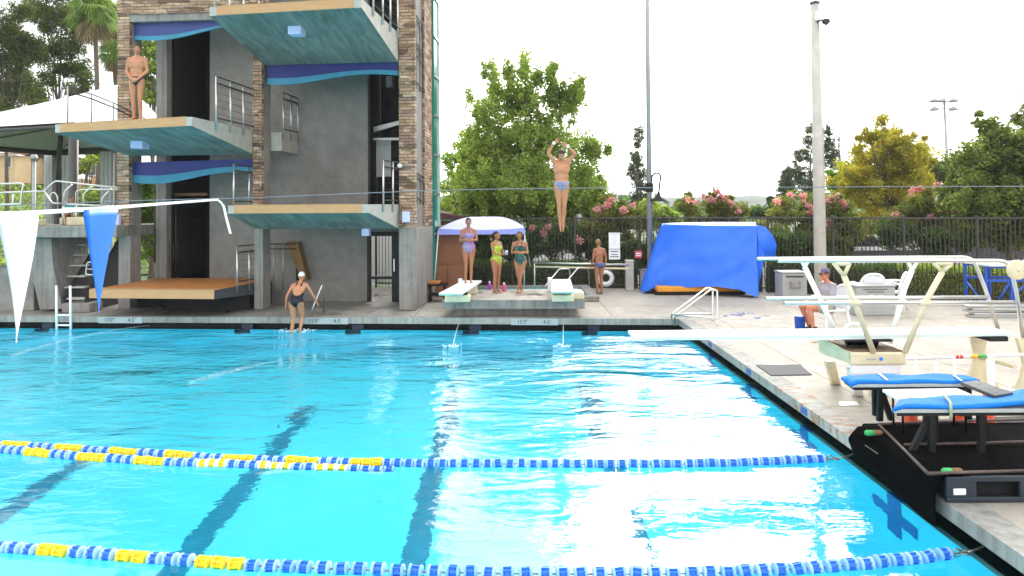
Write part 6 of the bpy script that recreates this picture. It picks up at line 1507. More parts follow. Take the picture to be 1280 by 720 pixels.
# built facing away from the camera: rotate by 180 and mirror the lean
Jm = {}
for a, b in Jw.items():
    Jm[a] = V((-b[0], b[1], b[2])) if a != 'fwd' else b
for a in ('sh','el','wr','hip','kn','an'): Jm[a+'L'], Jm[a+'R'] = Jm[a+'R'], Jm[a+'L']
person('swimmer with a white cap and black open-backed suit climbing out of the pool', V((q.x, Yw-.12, -.12)), R(180), 1.68, Jm, 'tan', 'f', 'open_back', SUIT['black'], 'cap', 'dark', headrot=(0, R(22)), hands={'R': ((-.2,-.5,-.8),(1,0,0),.9), 'L': ((.1,0,-1),(-1,0,0),.4)})
# 8. seated man, side-on, facing left
q = at_z(1030, 414, .3); Ym = q.y
Js = dict(pel=(0,.0,.50), che=(0,.05,.80), nec=(0,.04,1.0), hea=(0,-.02,1.17), shL=(.19,.05,.95), shR=(-.19,.05,.95), elL=(.23,-.02,.68), elR=(-.23,-.02,.68), wrL=(.14,-.26,.62), wrR=(-.14,-.26,.62), hipL=(.09,-.04,.47), hipR=(-.09,-.04,.47), knL=(.14,-.47,.52), knR=(-.14,-.47,.50), anL=(.13,-.36,.09), anR=(-.13,-.30,.09))
r8, G8, hp8, HR8, k8 = person('seated man in a grey shirt, visor and sunglasses watching from a white chair', V((at_y(1033,400,Ym).x, Ym, .3)), R(-82), 1.80, Js, 'red', 'm', 'shorts_shirt', (SUIT['shirt'], SUIT['shorts']), 'short', 'brown', hands={'L': ((-.2,-1,-.1),(0,0,-1),.4), 'R': ((.2,-1,-.1),(0,0,-1),.4)}, fat=1.15)
mb = MB(); mb.lathe([(.088*k8,-.0),(.092*k8,.03),(.07*k8,.085),(.02,.10)], hp8(0,.01,.045), 20, M=HR8.to_4x4()); P_ = [hp8(-.06,-.07,.052), hp8(.06,-.07,.052), hp8(.045,-.16,.04), hp8(-.045,-.16,.04)]; mb.hexa([V(p) for p in P_], [V(p)+V((0,0,.008)) for p in P_]); mb.build('visor_hat', mat('purple_grey_cap', (.13,.11,.19), .8), r8)
mb = MB()
for s_ in (-1,1): mb.bbox(-.026,.026,-.006,.004,-.017,.015,.005, M=Matrix.Translation(hp8(s_*.032,-.098,.010)) @ HR8.to_4x4()); mb.tube([hp8(s_*.055,-.095,.014), hp8(s_*.080,.01,.012)], .003, 6)
mb.build('sunglasses', M['black'], r8)
for n_ in 'LR':
    a = G8['an'+n_]; mb = MB(); mb.bbox(a.x-.05,a.x+.05,a.y-.20,a.y+.07,0,.085,.028); mb.bbox(a.x-.05,a.x+.05,a.y-.03,a.y+.07,.05,.13,.02); mb.build('shoe', mat('dark_shoe', (.03,.03,.05), .7), r8)
plastic_chair(V((at_y(1036,400,Ym).x+.03, Ym, .3)), R(-82), 'white plastic chair under the seated man')
p = at_z(1002,414,.3); mb = MB(); mb.lathe([(.09,0),(.10,.02),(.11,.30),(.115,.31),(.1,.31)], (0,0,0), 16); tag(mb.build('blue_bucket', M['bluemetal'], None, V((p.x, Ym+.1, .3))), 'blue bucket at the feet of the seated man', 'bucket')
# 9. child sitting on the raised stage
Yk = 20.0; q = at_y(89, 283, Yk)
Jc = dict(pel=(0,.0,.38), che=(0,-.0,.66), nec=(0,.0,.86), hea=(0,-.01,1.03), shL=(.16,.0,.82), shR=(-.16,.0,.82), elL=(.20,-.04,.58), elR=(-.20,-.04,.58), wrL=(.13,-.22,.45), wrR=(-.13,-.22,.45), hipL=(.09,-.04,.36), hipR=(-.09,-.04,.36), knL=(.11,-.40,.42), knR=(-.11,-.40,.42), anL=(.10,-.36,.085), anR=(-.10,-.36,.085))
person('dark-haired child in a teal top sitting on the raised stage behind the railings', V((q.x, Yk, .3+za)), R(20), 1.20, Jc, 'brown', 'f', 'shorts_shirt', (SUIT['teal'], SUIT['teal']), 'bun', 'dark', voxel=.0085)
mb = MB(); mb.bbox(-.3,.3,-.05,.35,0,.2,.02); tag(mb.build('bench', M['creampaint'], None, V((q.x, Yk, .302+za))), 'cream bench on the raised stage under the seated child', 'bench')
# ------------------------------------------------------------------ vegetation
def leaves_object(name, cen, size, m, parent, aspect=.6, droop=0, origin=V((0,0,0)), up=.35):
    n = len(cen)
    d = rng.normal(0, 1, (n,3)); d[:,2] = d[:,2]*.6 - droop; d /= np.linalg.norm(d, axis=1)[:,None]
    r = rng.normal(0, 1, (n,3)); r[:,2] *= .5; w = np.cross(d, r); w /= np.linalg.norm(w, axis=1)[:,None]
    s = (size*rng.uniform(.6,1.35,n))[:,None]
    c = cen - np.array(origin)
    nn = np.cross(d, w)*s*.12
    v = np.stack([c-d*s*.5, c+w*s*aspect*.5+nn, c+d*s*.5, c-w*s*aspect*.5+nn], 1).reshape(-1,3)
    me = bpy.data.meshes.new(name); me.vertices.add(4*n); me.vertices.foreach_set('co', v.ravel())
    me.loops.add(4*n); me.polygons.add(n); me.loops.foreach_set('vertex_index', np.arange(4*n)); me.polygons.foreach_set('loop_start', np.arange(n)*4); me.polygons.foreach_set('loop_total', np.full(n,4))
    me.update(calc_edges=True); me.materials.append(m)
    o = bpy.data.objects.new(name, me); COL.objects.link(o); o.parent = parent; return o
def scatter(clumps, n, sub=.35, shell=.55, flat=.8, twig=True, dens=None):
    "clumps: (center, (rx,ry,rz)); returns leaf centres and sub-clump centres"
    vol = np.array([a[1][0]*a[1][2]*(a[1][1]**.5) for a in clumps])**.78; vol = vol/vol.sum(); out = []; subs = []
    for (c, r), f in zip(clumps, vol):
        m = int(n*f); r = np.array(r); ns = max(4, int(m/ (140 if dens is None else dens)))
        d = rng.normal(0,1,(ns,3)); d /= np.linalg.norm(d,axis=1)[:,None]; rad = shell+(1-shell)*rng.uniform(0,1,(ns,1))**.6; rad *= rng.uniform(.55,1.22,(ns,1))
        sc = np.array(c)+d*r*rad; subs.append(sc)
        k = rng.integers(0, ns, m); sz = sub*rng.uniform(.5,1.4,ns)[k][:,None]
        q = rng.normal(0,1,(m,3)); q /= (np.linalg.norm(q,axis=1)[:,None]+1e-6); q *= rng.uniform(0,1,(m,1))**.5
        q[:,2] *= flat; out.append(sc[k]+q*sz)
    return np.concatenate(out), np.concatenate(subs)
def pclumps(L, Y, dep=.8, jit=1.0):
    out = []
    for px, py, rx, ry in L:
        y = Y + rng.uniform(-jit, jit); s = y/F; out.append((np.array(at_y(px, py, y)), (rx*s, max(rx, ry)*s*dep, ry*s)))
    return out
def tree(name, label, Y, base_px, clumps, n, size, m, group=None, sub=.35, trunk_r=.15, bark='leafshape_bark', dep=.8, base_z=-.12, shell=.45, droop=0, limbs=26, blossom=None, flat=.8, aspect=.6, jit=.8, dens=None):
    cl = pclumps(clumps, Y, dep, jit); pts, subs = scatter(cl, n, sub, shell, flat, dens=dens)
    pts = pts[pts[:,2] > base_z]
    b = at_y(base_px, 300, Y); b.z = base_z; root = thing(name, label, 'tree' if 'tree' in name or 'palm' in name or 'conifer' in name else 'shrub', b, 0, group)
    leaves_object('crown' if 'tree' in name or 'conifer' in name else 'foliage', pts, size, m, root, aspect, droop, b)
    top = max(subs, key=lambda p: p[2]); mb = MB(); H = top[2]-base_z
    cx, cy = np.median(subs[:,0])-b.x, np.median(subs[:,1])-b.y
    T = [V((0,0,0)), V((cx*.15+.05,cy*.2,H*.25)), V((cx*.5,cy*.5,H*.5)), V((cx*.8,cy*.8,H*.78)), V((top[0]-b.x, top[1]-b.y, H))]
    TC = catmull(T, 6); mb.tube(TC, trunk_r, 9, r1=trunk_r*.1)
    idx = rng.choice(len(subs), min(limbs, len(subs)), replace=False)
    for i in idx:
        e = V(subs[i])-b; f = min(.85, max(.18, (e.z/H)*.6)); a = TC[int(f*(len(TC)-1))]
        md = a.lerp(e, .5)+V((0,0,-.05*(e-a).length)); mb.tube([a, md, e], [trunk_r*.38*(1-f*.6), trunk_r*.22*(1-f*.5), .012], 5)
    mb.build('trunk', M[bark], root)
    if blossom:
        bl = [(np.array(at_y(px,py,Y-.9)), (rx*Y/F, .3, ry*Y/F)) for px,py,rx,ry in blossom]
        q, _ = scatter(bl, 90*len(bl), .12, .1, 1, dens=24); leaves_object('blossom', q, .075, M['blossom'], root, .9, 0, b)
    return root
# centre sycamore
tree('broadleaf_tree', 'large green sycamore-like tree filling the sky between tower and light pole', 29, 662,
  [(655,235,98,46),(600,240,44,40),(725,245,44,34),(612,205,40,36),(660,180,84,46),(655,130,50,36),(618,108,9,34),(606,90,4,12),(655,88,8,22),(656,72,4,10),(690,100,8,26),(692,82,4,9),(724,112,7,26),(708,125,26,30),(740,188,22,16),(758,188,8,8),(700,262,55,22),(600,262,40,22),(592,185,24,34),(604,145,18,26),(586,120,8,6),(720,235,34,32),(636,96,8,20),(673,96,7,18)], 125000, .115, M['leaf'], None, .24, .14, dens=60, shell=.12, flat=1.3)
tree('broadleaf_tree', 'bushy yellow-green tree showing between the tower and the big centre tree', 34, 565, [(568,230,26,46),(590,255,28,26),(572,190,12,18)], 9000, .14, M['leaf_bright'], None, .3)
# thin conifer
tree('conifer_tree', 'thin dark conifer directly left of the light pole', 42, 797, [(799,162,6,10),(798,176,9,14),(796,200,13,16),(798,222,16,14),(790,212,10,10),(806,235,14,12),(796,250,16,12)], 9000, .14, M['leaf_pine'], None, .26, .1, aspect=.28, shell=.05, dens=45)
PN = 'pines between the light pole and the yellow tree'
tree('conifer_tree', 'dark pine rising directly behind the concrete pole', 46, 1012, [(1010,175,10,14),(1003,195,18,16),(998,220,18,20),(1030,190,13,40),(1042,200,10,22),(1012,235,24,20),(1035,165,6,18),(1012,160,5,10)], 17000, .15, M['leaf_pine'], PN, .28, .12, aspect=.28, shell=.1, dens=50)
tree('conifer_tree', 'lower rounded pine left of the concrete pole', 48, 982, [(985,215,11,12),(984,235,16,18)], 6500, .15, M['leaf_pine'], PN, .28, .1, aspect=.3, shell=.1, dens=50)
# yellow tree
tree('broadleaf_tree', 'yellowing tree with a sparse pale top right of the concrete pole', 32, 1112,
  [(1115,236,72,34),(1105,205,50,30),(1132,195,34,30),(1070,235,34,30),(1090,275,40,20),(1140,265,34,20)], 34000, .125, M['leaf_yellow'], None, .32, .12, dens=70, shell=.3)
tree('broadleaf_tree', 'sparse sprays of yellow-green leaves topping the yellowing tree', 31.5, 1110,
  [(1100,152,6,14),(1095,170,24,12),(1080,172,8,12),(1070,190,10,14),(1120,170,12,16),(1128,180,8,10),(1060,215,10,12),(1140,172,6,6),(1108,185,34,14)], 6500, .13, M['leaf_yellow'], None, .26, .05, dens=40, shell=.1, limbs=40)
tree('broadleaf_tree', 'dark green tree behind the right shoulder of the yellow tree', 44, 1160, [(1152,195,13,16),(1160,225,30,34),(1185,218,24,26),(1205,235,24,24),(1130,225,30,26)], 20000, .18, M['leaf_olive'], None, .4)
tree('broadleaf_tree', 'dark sycamore-like tree at the right picture edge, right of the floodlight mast', 25, 1262,
  [(1245,215,44,46),(1275,240,52,52),(1232,165,8,24),(1222,200,22,22),(1240,178,14,20),(1275,185,26,30),(1225,255,40,34),(1285,150,10,34),(1250,290,50,30),(1200,240,24,26),(1262,240,50,50)], 52000, .14, M['leaf_olive'], None, .30, .13, dens=75, shell=.3)
# crape myrtles with pink blossom
CM = 'crape myrtles beyond the fence'
tree('crape_myrtle_tree', 'pink-flowered crape myrtle above the blue tarpaulin', 27, 890, [(888,265,44,22),(865,258,20,16),(912,262,26,18),(896,245,12,10),(885,300,44,26)], 15000, .10, M['leaf_mixed'], CM, .25, .07, blossom=[(897,240,4,5),(880,245,3,4),(868,252,4,5),(905,247,6,5),(915,256,4,6),(924,262,4,5),(860,250,3,3),(890,250,8,3)])
tree('crape_myrtle_tree', 'pink-flowered crape myrtle just left of the concrete pole', 26, 1000, [(990,265,36,22),(1010,255,22,18),(975,300,40,26),(1012,290,20,24)], 14000, .10, M['leaf_mixed'], CM, .25, .07, blossom=[(1010,258,6,5),(1015,266,7,4),(990,243,4,3),(972,252,4,3),(1003,245,5,4)])
tree('crape_myrtle_tree', 'pink-flowered crape myrtle just right of the concrete pole', 26, 1045, [(1045,258,18,18),(1042,295,22,30),(1060,280,22,20)], 9000, .10, M['leaf_mixed'], CM, .25, .07, blossom=[(1052,254,7,4),(1033,250,4,4),(1036,278,3,6),(1044,246,5,2)])
tree('crape_myrtle_tree', 'pale pink crape myrtle behind the fence below the floodlight mast', 27, 1155, [(1150,262,40,20),(1130,285,34,24),(1180,280,36,26),(1160,245,14,10)], 16000, .10, M['leaf_mixed'], CM, .26, .07, blossom=[(1147,236,6,4),(1172,232,5,4),(1141,238,3,5),(1195,262,4,3),(1120,268,3,3),(1162,272,4,3),(1105,282,3,2)])
tree('crape_myrtle_tree', 'pink-flowered crape myrtle below the conifer, left of the light pole', 26, 770, [(775,268,34,20),(760,285,36,26),(800,275,20,18),(752,250,12,10)], 12000, .10, M['leaf_mixed'], CM, .25, .07, blossom=[(765,250,4,3),(758,258,4,3),(748,262,4,3),(780,262,4,4),(790,256,3,3)])
tree('crape_myrtle_tree', 'crape myrtle with a few dark pink flowers behind the standing girls', 25.5, 690, [(680,300,30,26),(705,292,26,20),(665,290,16,18)], 9000, .10, M['leaf_dark'], CM, .25, .07, blossom=[(679,292,3,3),(684,284,4,2),(724,300,3,2),(665,285,2,3)])
# darker shrubs behind the fence
SB = 'shrubs beyond the fence'
for k, (Y, b, cl, n, m, lab) in enumerate((
  (26, 735, [(735,305,28,30),(760,310,22,26)], 9000, 'leaf_dark', 'dark shrub behind the white notice on the fence'),
  (27, 620, [(610,300,40,26),(650,310,30,22)], 10000, 'leaf_dark', 'dark shrub behind the pop-up canopy'),
  (30, 700, [(690,262,50,18),(730,265,30,16)], 9000, 'leaf', 'green shrub under the big centre tree'),
  (33, 830, [(830,272,24,14),(812,262,14,10)], 5000, 'leaf', 'low green shrub right behind the light pole'),
  (24, 780, [(785,322,26,24),(815,318,20,20)], 7000, 'leaf_dark', 'dark shrub behind the small red sign'),
  (24, 1000, [(985,308,30,18),(1005,312,24,18)], 7000, 'leaf_dark', 'dark shrub behind the drinking fountain box'),
  (25, 1045, [(1050,300,20,22)], 4500, 'leaf_dark', 'dark shrub behind the fence right of the concrete pole'),
  (25, 1150, [(1160,300,36,18),(1120,290,20,16)], 9000, 'leaf_dark', 'dark shrub behind the fence under the crape myrtle on the right'),
  (29, 1190, [(1200,250,20,22),(1215,285,26,20)], 6000, 'leaf_mixed', 'reddish shrub between the floodlight mast and the right-hand tree'),
  (36, 1060, [(1055,232,22,24),(1075,215,16,24)], 9000, 'leaf_bright', 'yellow-green bushy tree directly right of the concrete pole'),
  (40, 640, [(620,262,60,16)], 8000, 'leaf_bright', 'bright green shrub behind the brown shed roof'),
  (48, 950, [(950,266,30,8),(968,256,10,10)], 4000, 'leaf_dark', 'distant dark trees left of the rounded pine'))):
    tree('leafy_shrub', lab, Y, b, cl, n, .13 if Y < 28 else .17, M[m], SB, .3, .05, shell=.3)
# clipped hedges along the fence
def hedge(p, q, z0, z1, th, n, lab, m='leaf_dark', size=.06):
    o = V(p); root = thing('clipped_hedge', lab, 'hedge', V((p[0],p[1],z0)), 0, 'clipped hedges along the fence'); d = V((q[0]-p[0],q[1]-p[1],0)); L = d.length; d.normalize(); nn = V((-d.y,d.x,0))
    u = rng.uniform(0,L,n); face = rng.uniform(0,1,n); v = np.where(face < .55, rng.normal(0,.05,n), rng.uniform(0,th,n)); z = np.where(face < .55, rng.uniform(z0,z1,n), z1+rng.normal(0,.05,n)) + .05*np.sin(u*2.1)
    c = np.outer(u, np.array(d))+np.outer(v, np.array(nn))+np.array([p[0],p[1],0]); c[:,2] = z
    leaves_object('foliage', c, size, M[m], root, .7, 0, root.location)
    mb = MB(); P = [V((0,0,0))+nn*.08, d*L+nn*.08, d*L+nn*(th-.08), nn*(th-.08)]; mb.hexa(P, [x+V((0,0,z1-z0-.08)) for x in P]); mb.build('branches', M['leafshape_bark'], root)
def fp(px, dy): 
    for a, b in zip(FP, FP[1:]):
        for t_ in np.linspace(0,1,60):
            p = a.lerp(b, t_)
            if proj_x(V((p.x,p.y,1))) >= px: return V((p.x, p.y+dy, 0))
    return FP[-1]+V((0,dy,0))
hedge(fp(560,.5), fp(800,.5), -.1, 1.0, .9, 16000, 'dark clipped hedge behind the fence left of the blue tarpaulin')
hedge(fp(810,.5), fp(958,.5), -.1, 1.0, .9, 6000, 'dark clipped hedge mostly hidden behind the blue tarpaulin')
hedge(fp(962,.45), fp(1130,.45), -.1, 1.12, .9, 12000, 'dark clipped hedge behind the white chairs')
hedge(fp(1131,.45), fp(1330,.45), -.1, 1.12, .9, 12000, 'greener clipped hedge at the far right behind the blue stand', 'leaf')
# ------------------------------------------------------------------ left background
hs = MB(); n = 40; vs = []; X0, X1 = -90, -10
for i in range(n+1):
    for j in range(n+1):
        x = X0+(X1-X0)*i/n; y = 33+50*j/n; k = j/n; e = min(1, (X1-x)/9.0)
        z = -.2 + 5.9*(k*k*(3-2*k))**.8*min(1,e) + .25*math.sin(x*.35+y*.2); vs.append((x,y,z))
hs.add(vs, [(i*(n+1)+j, (i+1)*(n+1)+j, (i+1)*(n+1)+j+1, i*(n+1)+j+1) for i in range(n) for j in range(n)], 0, True); struct('hillside', hs, M['grass'])
m_ = 60000; u = rng.uniform(X0,X1,m_); w_ = rng.uniform(33,82,m_); k = (w_-33)/50; e = np.minimum(1,(X1-u)/9.0); z = -.2+5.9*(k*k*(3-2*k))**.8*np.minimum(1,e)+.25*np.sin(u*.35+w_*.2)+rng.uniform(0,.5,m_)*(1+np.sin(u*.8)*np.sin(w_*.5))
keep = u < X1-1
o = leaves_object('ground_cover', np.stack([u,w_,z],1)[keep], .26, M['leaf'], None, .6); tag(o, 'leafy green ground cover on the bank behind the tent', 'ground cover', kind='stuff')
def house(lab, px0, px1, Y, ybase, yeave, yridge, m, wins, group='houses on the hill'):
    a, b = at_y(px0,ybase,Y), at_y(px1,ybase,Y); w = b.x-a.x; h = at_y(px0,yeave,Y).z-a.z; hr = at_y(px0,yridge,Y).z-a.z; t = thing('hillside_house', lab, 'house', a, 0, group)
    mb = MB(); mb.box(0,w,0,7,-1,h); mb.build('wall', M[m], t)
    mb = MB(); mb.prism([(-.4,-.4,h),(w+.4,-.4,h),(w+.4,3.5,hr),(-.4,3.5,hr)],(0,0,0),(0,0,.15)); mb.prism([(-.4,7.4,h),(-.4,3.5,hr),(w+.4,3.5,hr),(w+.4,7.4,h)],(0,0,0),(0,0,.15)); mb.build('roof', M['tile'], t)
    for (x,z,ww,hh) in wins:
        f = MB(); f.box(w*x-ww/2-.08,w*x+ww/2+.08,-.06,.0-.002,h*z-hh/2-.08,h*z+hh/2+.08); fo = f.build('window', M['whitewall'], t); g_ = MB(); g_.box(w*x-ww/2,w*x+ww/2,-.08,-.062,h*z-hh/2,h*z+hh/2); g_.build('pane', M['glass'], fo)
house('tan house on the bank at the left picture edge', -6, 19, 66, 215, 194, 189, 'stuccotan', [(.68,.6,.4,.9)])
house('terracotta house beside the tan house on the bank', 19, 62, 70, 215, 199, 194, 'stuccopink', [(.2,.6,.8,.8)])
house('reddish house seen between the tent curtains', 92, 128, 68, 222, 203, 198, 'stuccopink', [(.15,.55,1.2,1.1),(.55,.55,1.2,1.1)])
p = at_y(103, 222, 60); t = thing('parasol', 'white parasol below the reddish house', 'parasol', V((p.x,p.y,at_y(103,236,60).z))); h = at_y(103,219,60).z-t.location.z
mb = MB(); mb.tube([(0,0,0),(0,0,h)], .04, 6); mb.build('pole', M['pole_g'], t); mb = MB(); mb.lathe([(.8,h-.35),(.78,h-.33),(.05,h+.1)], (0,0,0), 8); mb.build('shade', M['tent'], t)
LT = 'tall trees behind the white tent'
tree('eucalyptus_tree', 'tall eucalyptus at the left picture edge, leftmost of the group', 40, 8, [(5,40,30,28),(30,60,26,22),(-10,90,30,30),(20,75,26,22),(12,112,26,18),(-20,20,20,30),(30,15,14,16),(35,55,12,18),(5,135,22,14)], 20000, .19, M['leaf_euc'], LT, .5, .14, droop=.6, aspect=.35, shell=.2, limbs=26, dens=80)
tree('eucalyptus_tree', 'tall eucalyptus with a bare forked stem left of the palms', 43, 68, [(62,30,22,24),(55,72,18,16),(85,18,24,16),(75,60,20,16),(95,85,18,14),(105,100,14,12),(60,100,14,12),(72,-10,30,16),(90,60,12,20),(50,10,26,20),(100,40,20,20),(80,85,14,14)], 20000, .19, M['leaf_euc'], LT, .5, .13, droop=.6, aspect=.35, shell=.2, limbs=26, dens=80)
tree('eucalyptus_tree', 'eucalyptus low beside the palm trunk above the tent roof', 46, 40, [(40,118,14,14),(30,100,14,14),(100,118,18,10),(48,132,10,8)], 7000, .22, M['leaf_euc'], LT, .5, .14, droop=.6, aspect=.35, shell=.2, limbs=20, dens=120)
tree('broadleaf_tree', 'green tree glimpsed between the two left columns of the tower', 30, 190, [(186,112,14,22),(188,60,14,14),(180,90,10,14),(200,70,12,30)], 6000, .16, M['leaf'], None, .3, .12)
tree('broadleaf_tree', 'bright green bush seen through the tower window opening', 26, 186, [(186,255,18,26),(184,295,24,30),(190,235,12,14),(160,270,10,20),(205,275,14,40)], 15000, .12, M['leaf_bright'], None, .26, .1)
tree('broadleaf_tree', 'gnarled tree behind the tent curtains', 36, 118, [(104,205,10,10),(120,195,14,9),(100,260,16,14),(118,245,16,10),(70,200,10,8)], 6000, .16, M['leaf'], None, .3, .22)
def palm(lab, px, Y, ptop, r, nf=64):
    c = at_y(px, ptop, Y); b = V((c.x+.2, Y, -.1)); t = thing('fan_palm_tree', lab, 'palm tree', b, 0, 'fan palms behind the tent'); H = c.z-b.z; c0 = c-b
    mb = MB(); mb.tube(catmull([V((0,0,0)), V((.05,0,H*.5)), c0], 8), .13, 10, r1=.11); mb.build('trunk', M['leafshape_bark'], t)
    for nm, mt, cnt, e0, e1, rr in (('crown','leaf_palm',nf,-.5,1.4,r), ('dead_fronds','palm_dead',34,-1.5,-.75,r*.9)):
        mb = MB()
        for i in range(cnt):
            az = rng.uniform(0,2*math.pi); el = rng.uniform(e0,e1); d = V((math.cos(az)*math.cos(el), math.sin(az)*math.cos(el), math.sin(el))); side = d.cross(V((0,0,1))).normalized(); upv = side.cross(d)
            L = rr*rng.uniform(.75,1.05); st = c0+d*L*.35 - V((0,0,.1*L)); mb.tube([c0, st], .02, 4)
            for j in range(15):
                a = (j-7)/7*1.15; dd = (d*math.cos(a)+side*math.sin(a)).normalized(); tip = st+dd*L*.62*(1-.12*abs(a)) - V((0,0,L*.30*rng.uniform(.5,1.3))); md = st+dd*L*.34; wv = dd.cross(upv).normalized()*.035*rr/1.6
                mb.add([st, md+wv, tip, md-wv], [(0,1,2,3)])
        mb.build(nm, M[mt], t)
palm('tall fan palm with a skirt of dry fronds left of the stone column', 118, 38, 14, 1.7)
palm('lower darker fan palm close against the stone column', 144, 41, 66, 1.4, 50)
palm('fan palm top hidden partly behind the stone column at the frame top', 140, 44, 22, 1.7, 56)
# ------------------------------------------------------------------ right background
t = thing('screen_fence', 'low grey screen wall above a row of white pickets beyond the hedge', 'fence', V((8,31,-.12)))
mb = MB(); a, b = at_y(950,340,31), at_y(1420,340,31); 
mb.box(a.x-8,b.x-8,-.03,.03,.35+.0,1.05); mb.build('screen', M['screen'], t)
mb = MB(); x = a.x-8
while x < b.x-8: mb.box(x,x+.11,-.08,-.04,.02,.62); x += .19
mb.build('pickets', M['whitewall'], t)
mb = MB(); x = a.x-8
while x < b.x-8: mb.box(x,x+.08,.035,.10,.0,1.15); x += 2.2
mb.build('posts', M['pole_g'], t)
def car(lab, loc, rz, m):
    t = thing('parked_car', lab, 'car', loc, rz, 'cars parked beyond the fence')
    prof = [(-2.2,.25),(-2.25,.6),(-2.1,.85),(-1.3,.95),(1.5,.92),(2.15,.75),(2.2,.4),(2.1,.22)]; mb = MB(); mb.prism([(x,-.85,z) for x,z in prof],(0,0,0),(0,1.7,0)); mb.build('body', m, t)
    cab = [(-1.7,.95),(-1.2,1.4),(.2,1.45),(1.0,.94)]; mb = MB(); mb.prism([(x,-.72,z) for x,z in cab],(0,0,0),(0,1.44,0)); mb.build('windows', M['glass'], t)
    mb = MB(); mb.bbox(-1.22,.25,-.70,.70,1.40,1.48,.03); mb.build('roof', m, t)
    for sx in (-1.35,1.35):
        for sy in (-.86,.70): mb = MB(); mb.lathe([(.2,0),(.32,.01),(.32,.15),(.2,.16)], (sx,sy,.32), 18, 'Y'); w = mb.build('wheel', M['rubber'], t)
car('white car parked behind the screen wall, right of the concrete pole', V((at_y(1075,322,36).x,36,-.1)), R(5), M['carwhite'])
car('dark car parked behind the screen wall near the right edge', V((at_y(1215,322,38).x,38,-.1)), R(0), M['cardark'])
p = at_y(1205,340,52); t = thing('low_building', 'long beige building glimpsed behind the right-hand trees', 'building', V((p.x,52,-.1)))
mb = MB(); mb.box(0,9,0,6,0,2.2); mb.build('wall', M['stuccobeige'], t); mb = MB(); mb.prism([(-.5,-.5,2.2),(9.5,-.5,2.2),(9.5,3,3.1),(-.5,3,3.1)],(0,0,0),(0,0,.15)); mb.build('roof', M['tile'], t)
mb = MB(); mb.box(1,2.2,-.05,-.003,.9,1.8); mb.box(4,5.2,-.05,-.003,.9,1.8); mb.build('window', M['glass'], t)
# distant treeline and hills
for nm, Y, h0, amp, m, sd in (('hills', 620, 10.5, 2.2, 'hill', 3), ('hills', 330, 4.6, 1.4, 'hill', 9)):
    mb = MB(); n = 160; vs = []
    for i in range(n+1):
        x = -Y*1.3+2.6*Y*i/n; h = h0+amp*(math.sin(i*.21+sd)+.5*math.sin(i*.53+sd*2)+.25*math.sin(i*1.7)); vs += [(x,Y-60,-.5),(x,Y,h),(x,Y+80,h*.9)]
    mb.add(vs, [(i*3+j,(i+1)*3+j,(i+1)*3+j+1,i*3+j+1) for i in range(n) for j in range(2)], 0, True); struct(nm, mb, M[m])
pts = []
for i in range(9000):
    x = rng.uniform(-150,220); y = rng.uniform(120,150); pts.append((x,y, max(0,rng.uniform(-.5,1)**1)*(3.6+.9*math.sin(x*.11)+.6*math.sin(x*.37))))
o = leaves_object('treeline', np.array(pts), 1.1, M['leaf_dark'], None, .8); tag(o, 'far-off dark line of trees below the hills', 'treeline', kind='stuff')
# ------------------------------------------------------------------ world and light (bright overcast)
SUN_EL, SUN_AZ = R(31), R(16)      # azimuth measured from +Y towards +X: hazy sun ahead, a little to the right
w = bpy.data.worlds.new('World'); scene.world = w; w.use_nodes = True; t = w.node_tree; bg = t.nodes['Background']
sky = t.nodes.new('ShaderNodeTexSky'); sky.sky_type = 'NISHITA'; sky.sun_disc = False; sky.sun_elevation = SUN_EL; sky.sun_rotation = SUN_AZ; sky.air_density = 1.2; sky.dust_density = 6; sky.ozone_density = 1
cl = mix(t, sky.outputs[0], (15.0, 15.3, 15.6), .88)      # cloud deck covering most of the sky
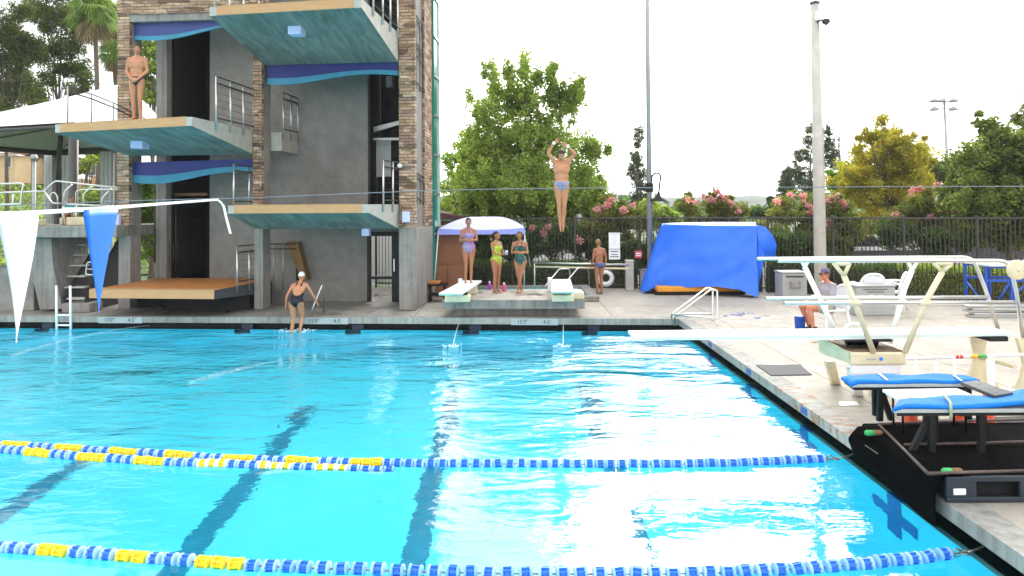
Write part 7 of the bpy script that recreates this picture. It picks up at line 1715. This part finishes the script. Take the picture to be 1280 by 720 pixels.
# thin cloud glowing round the hidden sun
geo = t.nodes.new('ShaderNodeTexCoord'); dp = t.nodes.new('ShaderNodeVectorMath'); dp.operation = 'DOT_PRODUCT'
GD = V((math.sin(R(10))*math.cos(R(20)), math.cos(R(10))*math.cos(R(20)), math.sin(R(20)))); dp.inputs[1].default_value = GD; t.links.new(geo.outputs['Generated'], dp.inputs[0])
mr = t.nodes.new('ShaderNodeMapRange'); mr.interpolation_type = 'SMOOTHSTEP'; mr.inputs[1].default_value = math.cos(R(34)); mr.inputs[2].default_value = math.cos(R(6)); mr.inputs[3].default_value = 1.0; mr.inputs[4].default_value = 3.0; t.links.new(dp.outputs['Value'], mr.inputs[0])
cl = mix(t, cl, cl, 0); vm = t.nodes.new('ShaderNodeVectorMath'); vm.operation = 'SCALE'; t.links.new(cl, vm.inputs[0]); t.links.new(mr.outputs[0], vm.inputs['Scale']); cl = vm.outputs[0]
t.links.new(cl, bg.inputs[0]); bg.inputs[1].default_value = .10
sl = bpy.data.lights.new('sun', 'SUN'); so = bpy.data.objects.new('sun', sl); COL.objects.link(so)
sl.energy = 1.4; sl.angle = R(24); sl.color = (1, .97, .92)
d = V((math.sin(SUN_AZ)*math.cos(SUN_EL), math.cos(SUN_AZ)*math.cos(SUN_EL), math.sin(SUN_EL))); so.rotation_euler = d.to_track_quat('Z','Y').to_euler()
scene.view_settings.view_transform = 'Standard'; scene.view_settings.look = 'None'; scene.view_settings.gamma = 1; scene.view_settings.use_curve_mapping = False
scene.view_settings.exposure = .62
c = scene.cycles; c.use_denoising = True; c.max_bounces = 16; c.diffuse_bounces = 6; c.glossy_bounces = 6; c.transmission_bounces = 10; c.transparent_max_bounces = 8; c.caustics_refractive = True; c.caustics_reflective = True; c.sample_clamp_indirect = 8
c.use_adaptive_sampling = True; c.adaptive_threshold = .03

# thin summer haze filling the air round the whole place
mh = bpy.data.materials.new('haze'); mh.use_nodes = True; th = mh.node_tree; th.nodes.remove(th.nodes['Principled BSDF'])
pv = th.nodes.new('ShaderNodeVolumePrincipled'); pv.inputs['Color'].default_value = (.86,.90,.95,1); pv.inputs['Density'].default_value = .0005; th.links.new(pv.outputs[0], th.nodes['Material Output'].inputs['Volume'])
mb = MB(); mb.box(-1100, 1100, -80, 900, -5.5, 40); o = mb.build('haze', mh); o['kind'] = 'stuff'; o['label'] = 'thin pale summer haze fading the far hills'
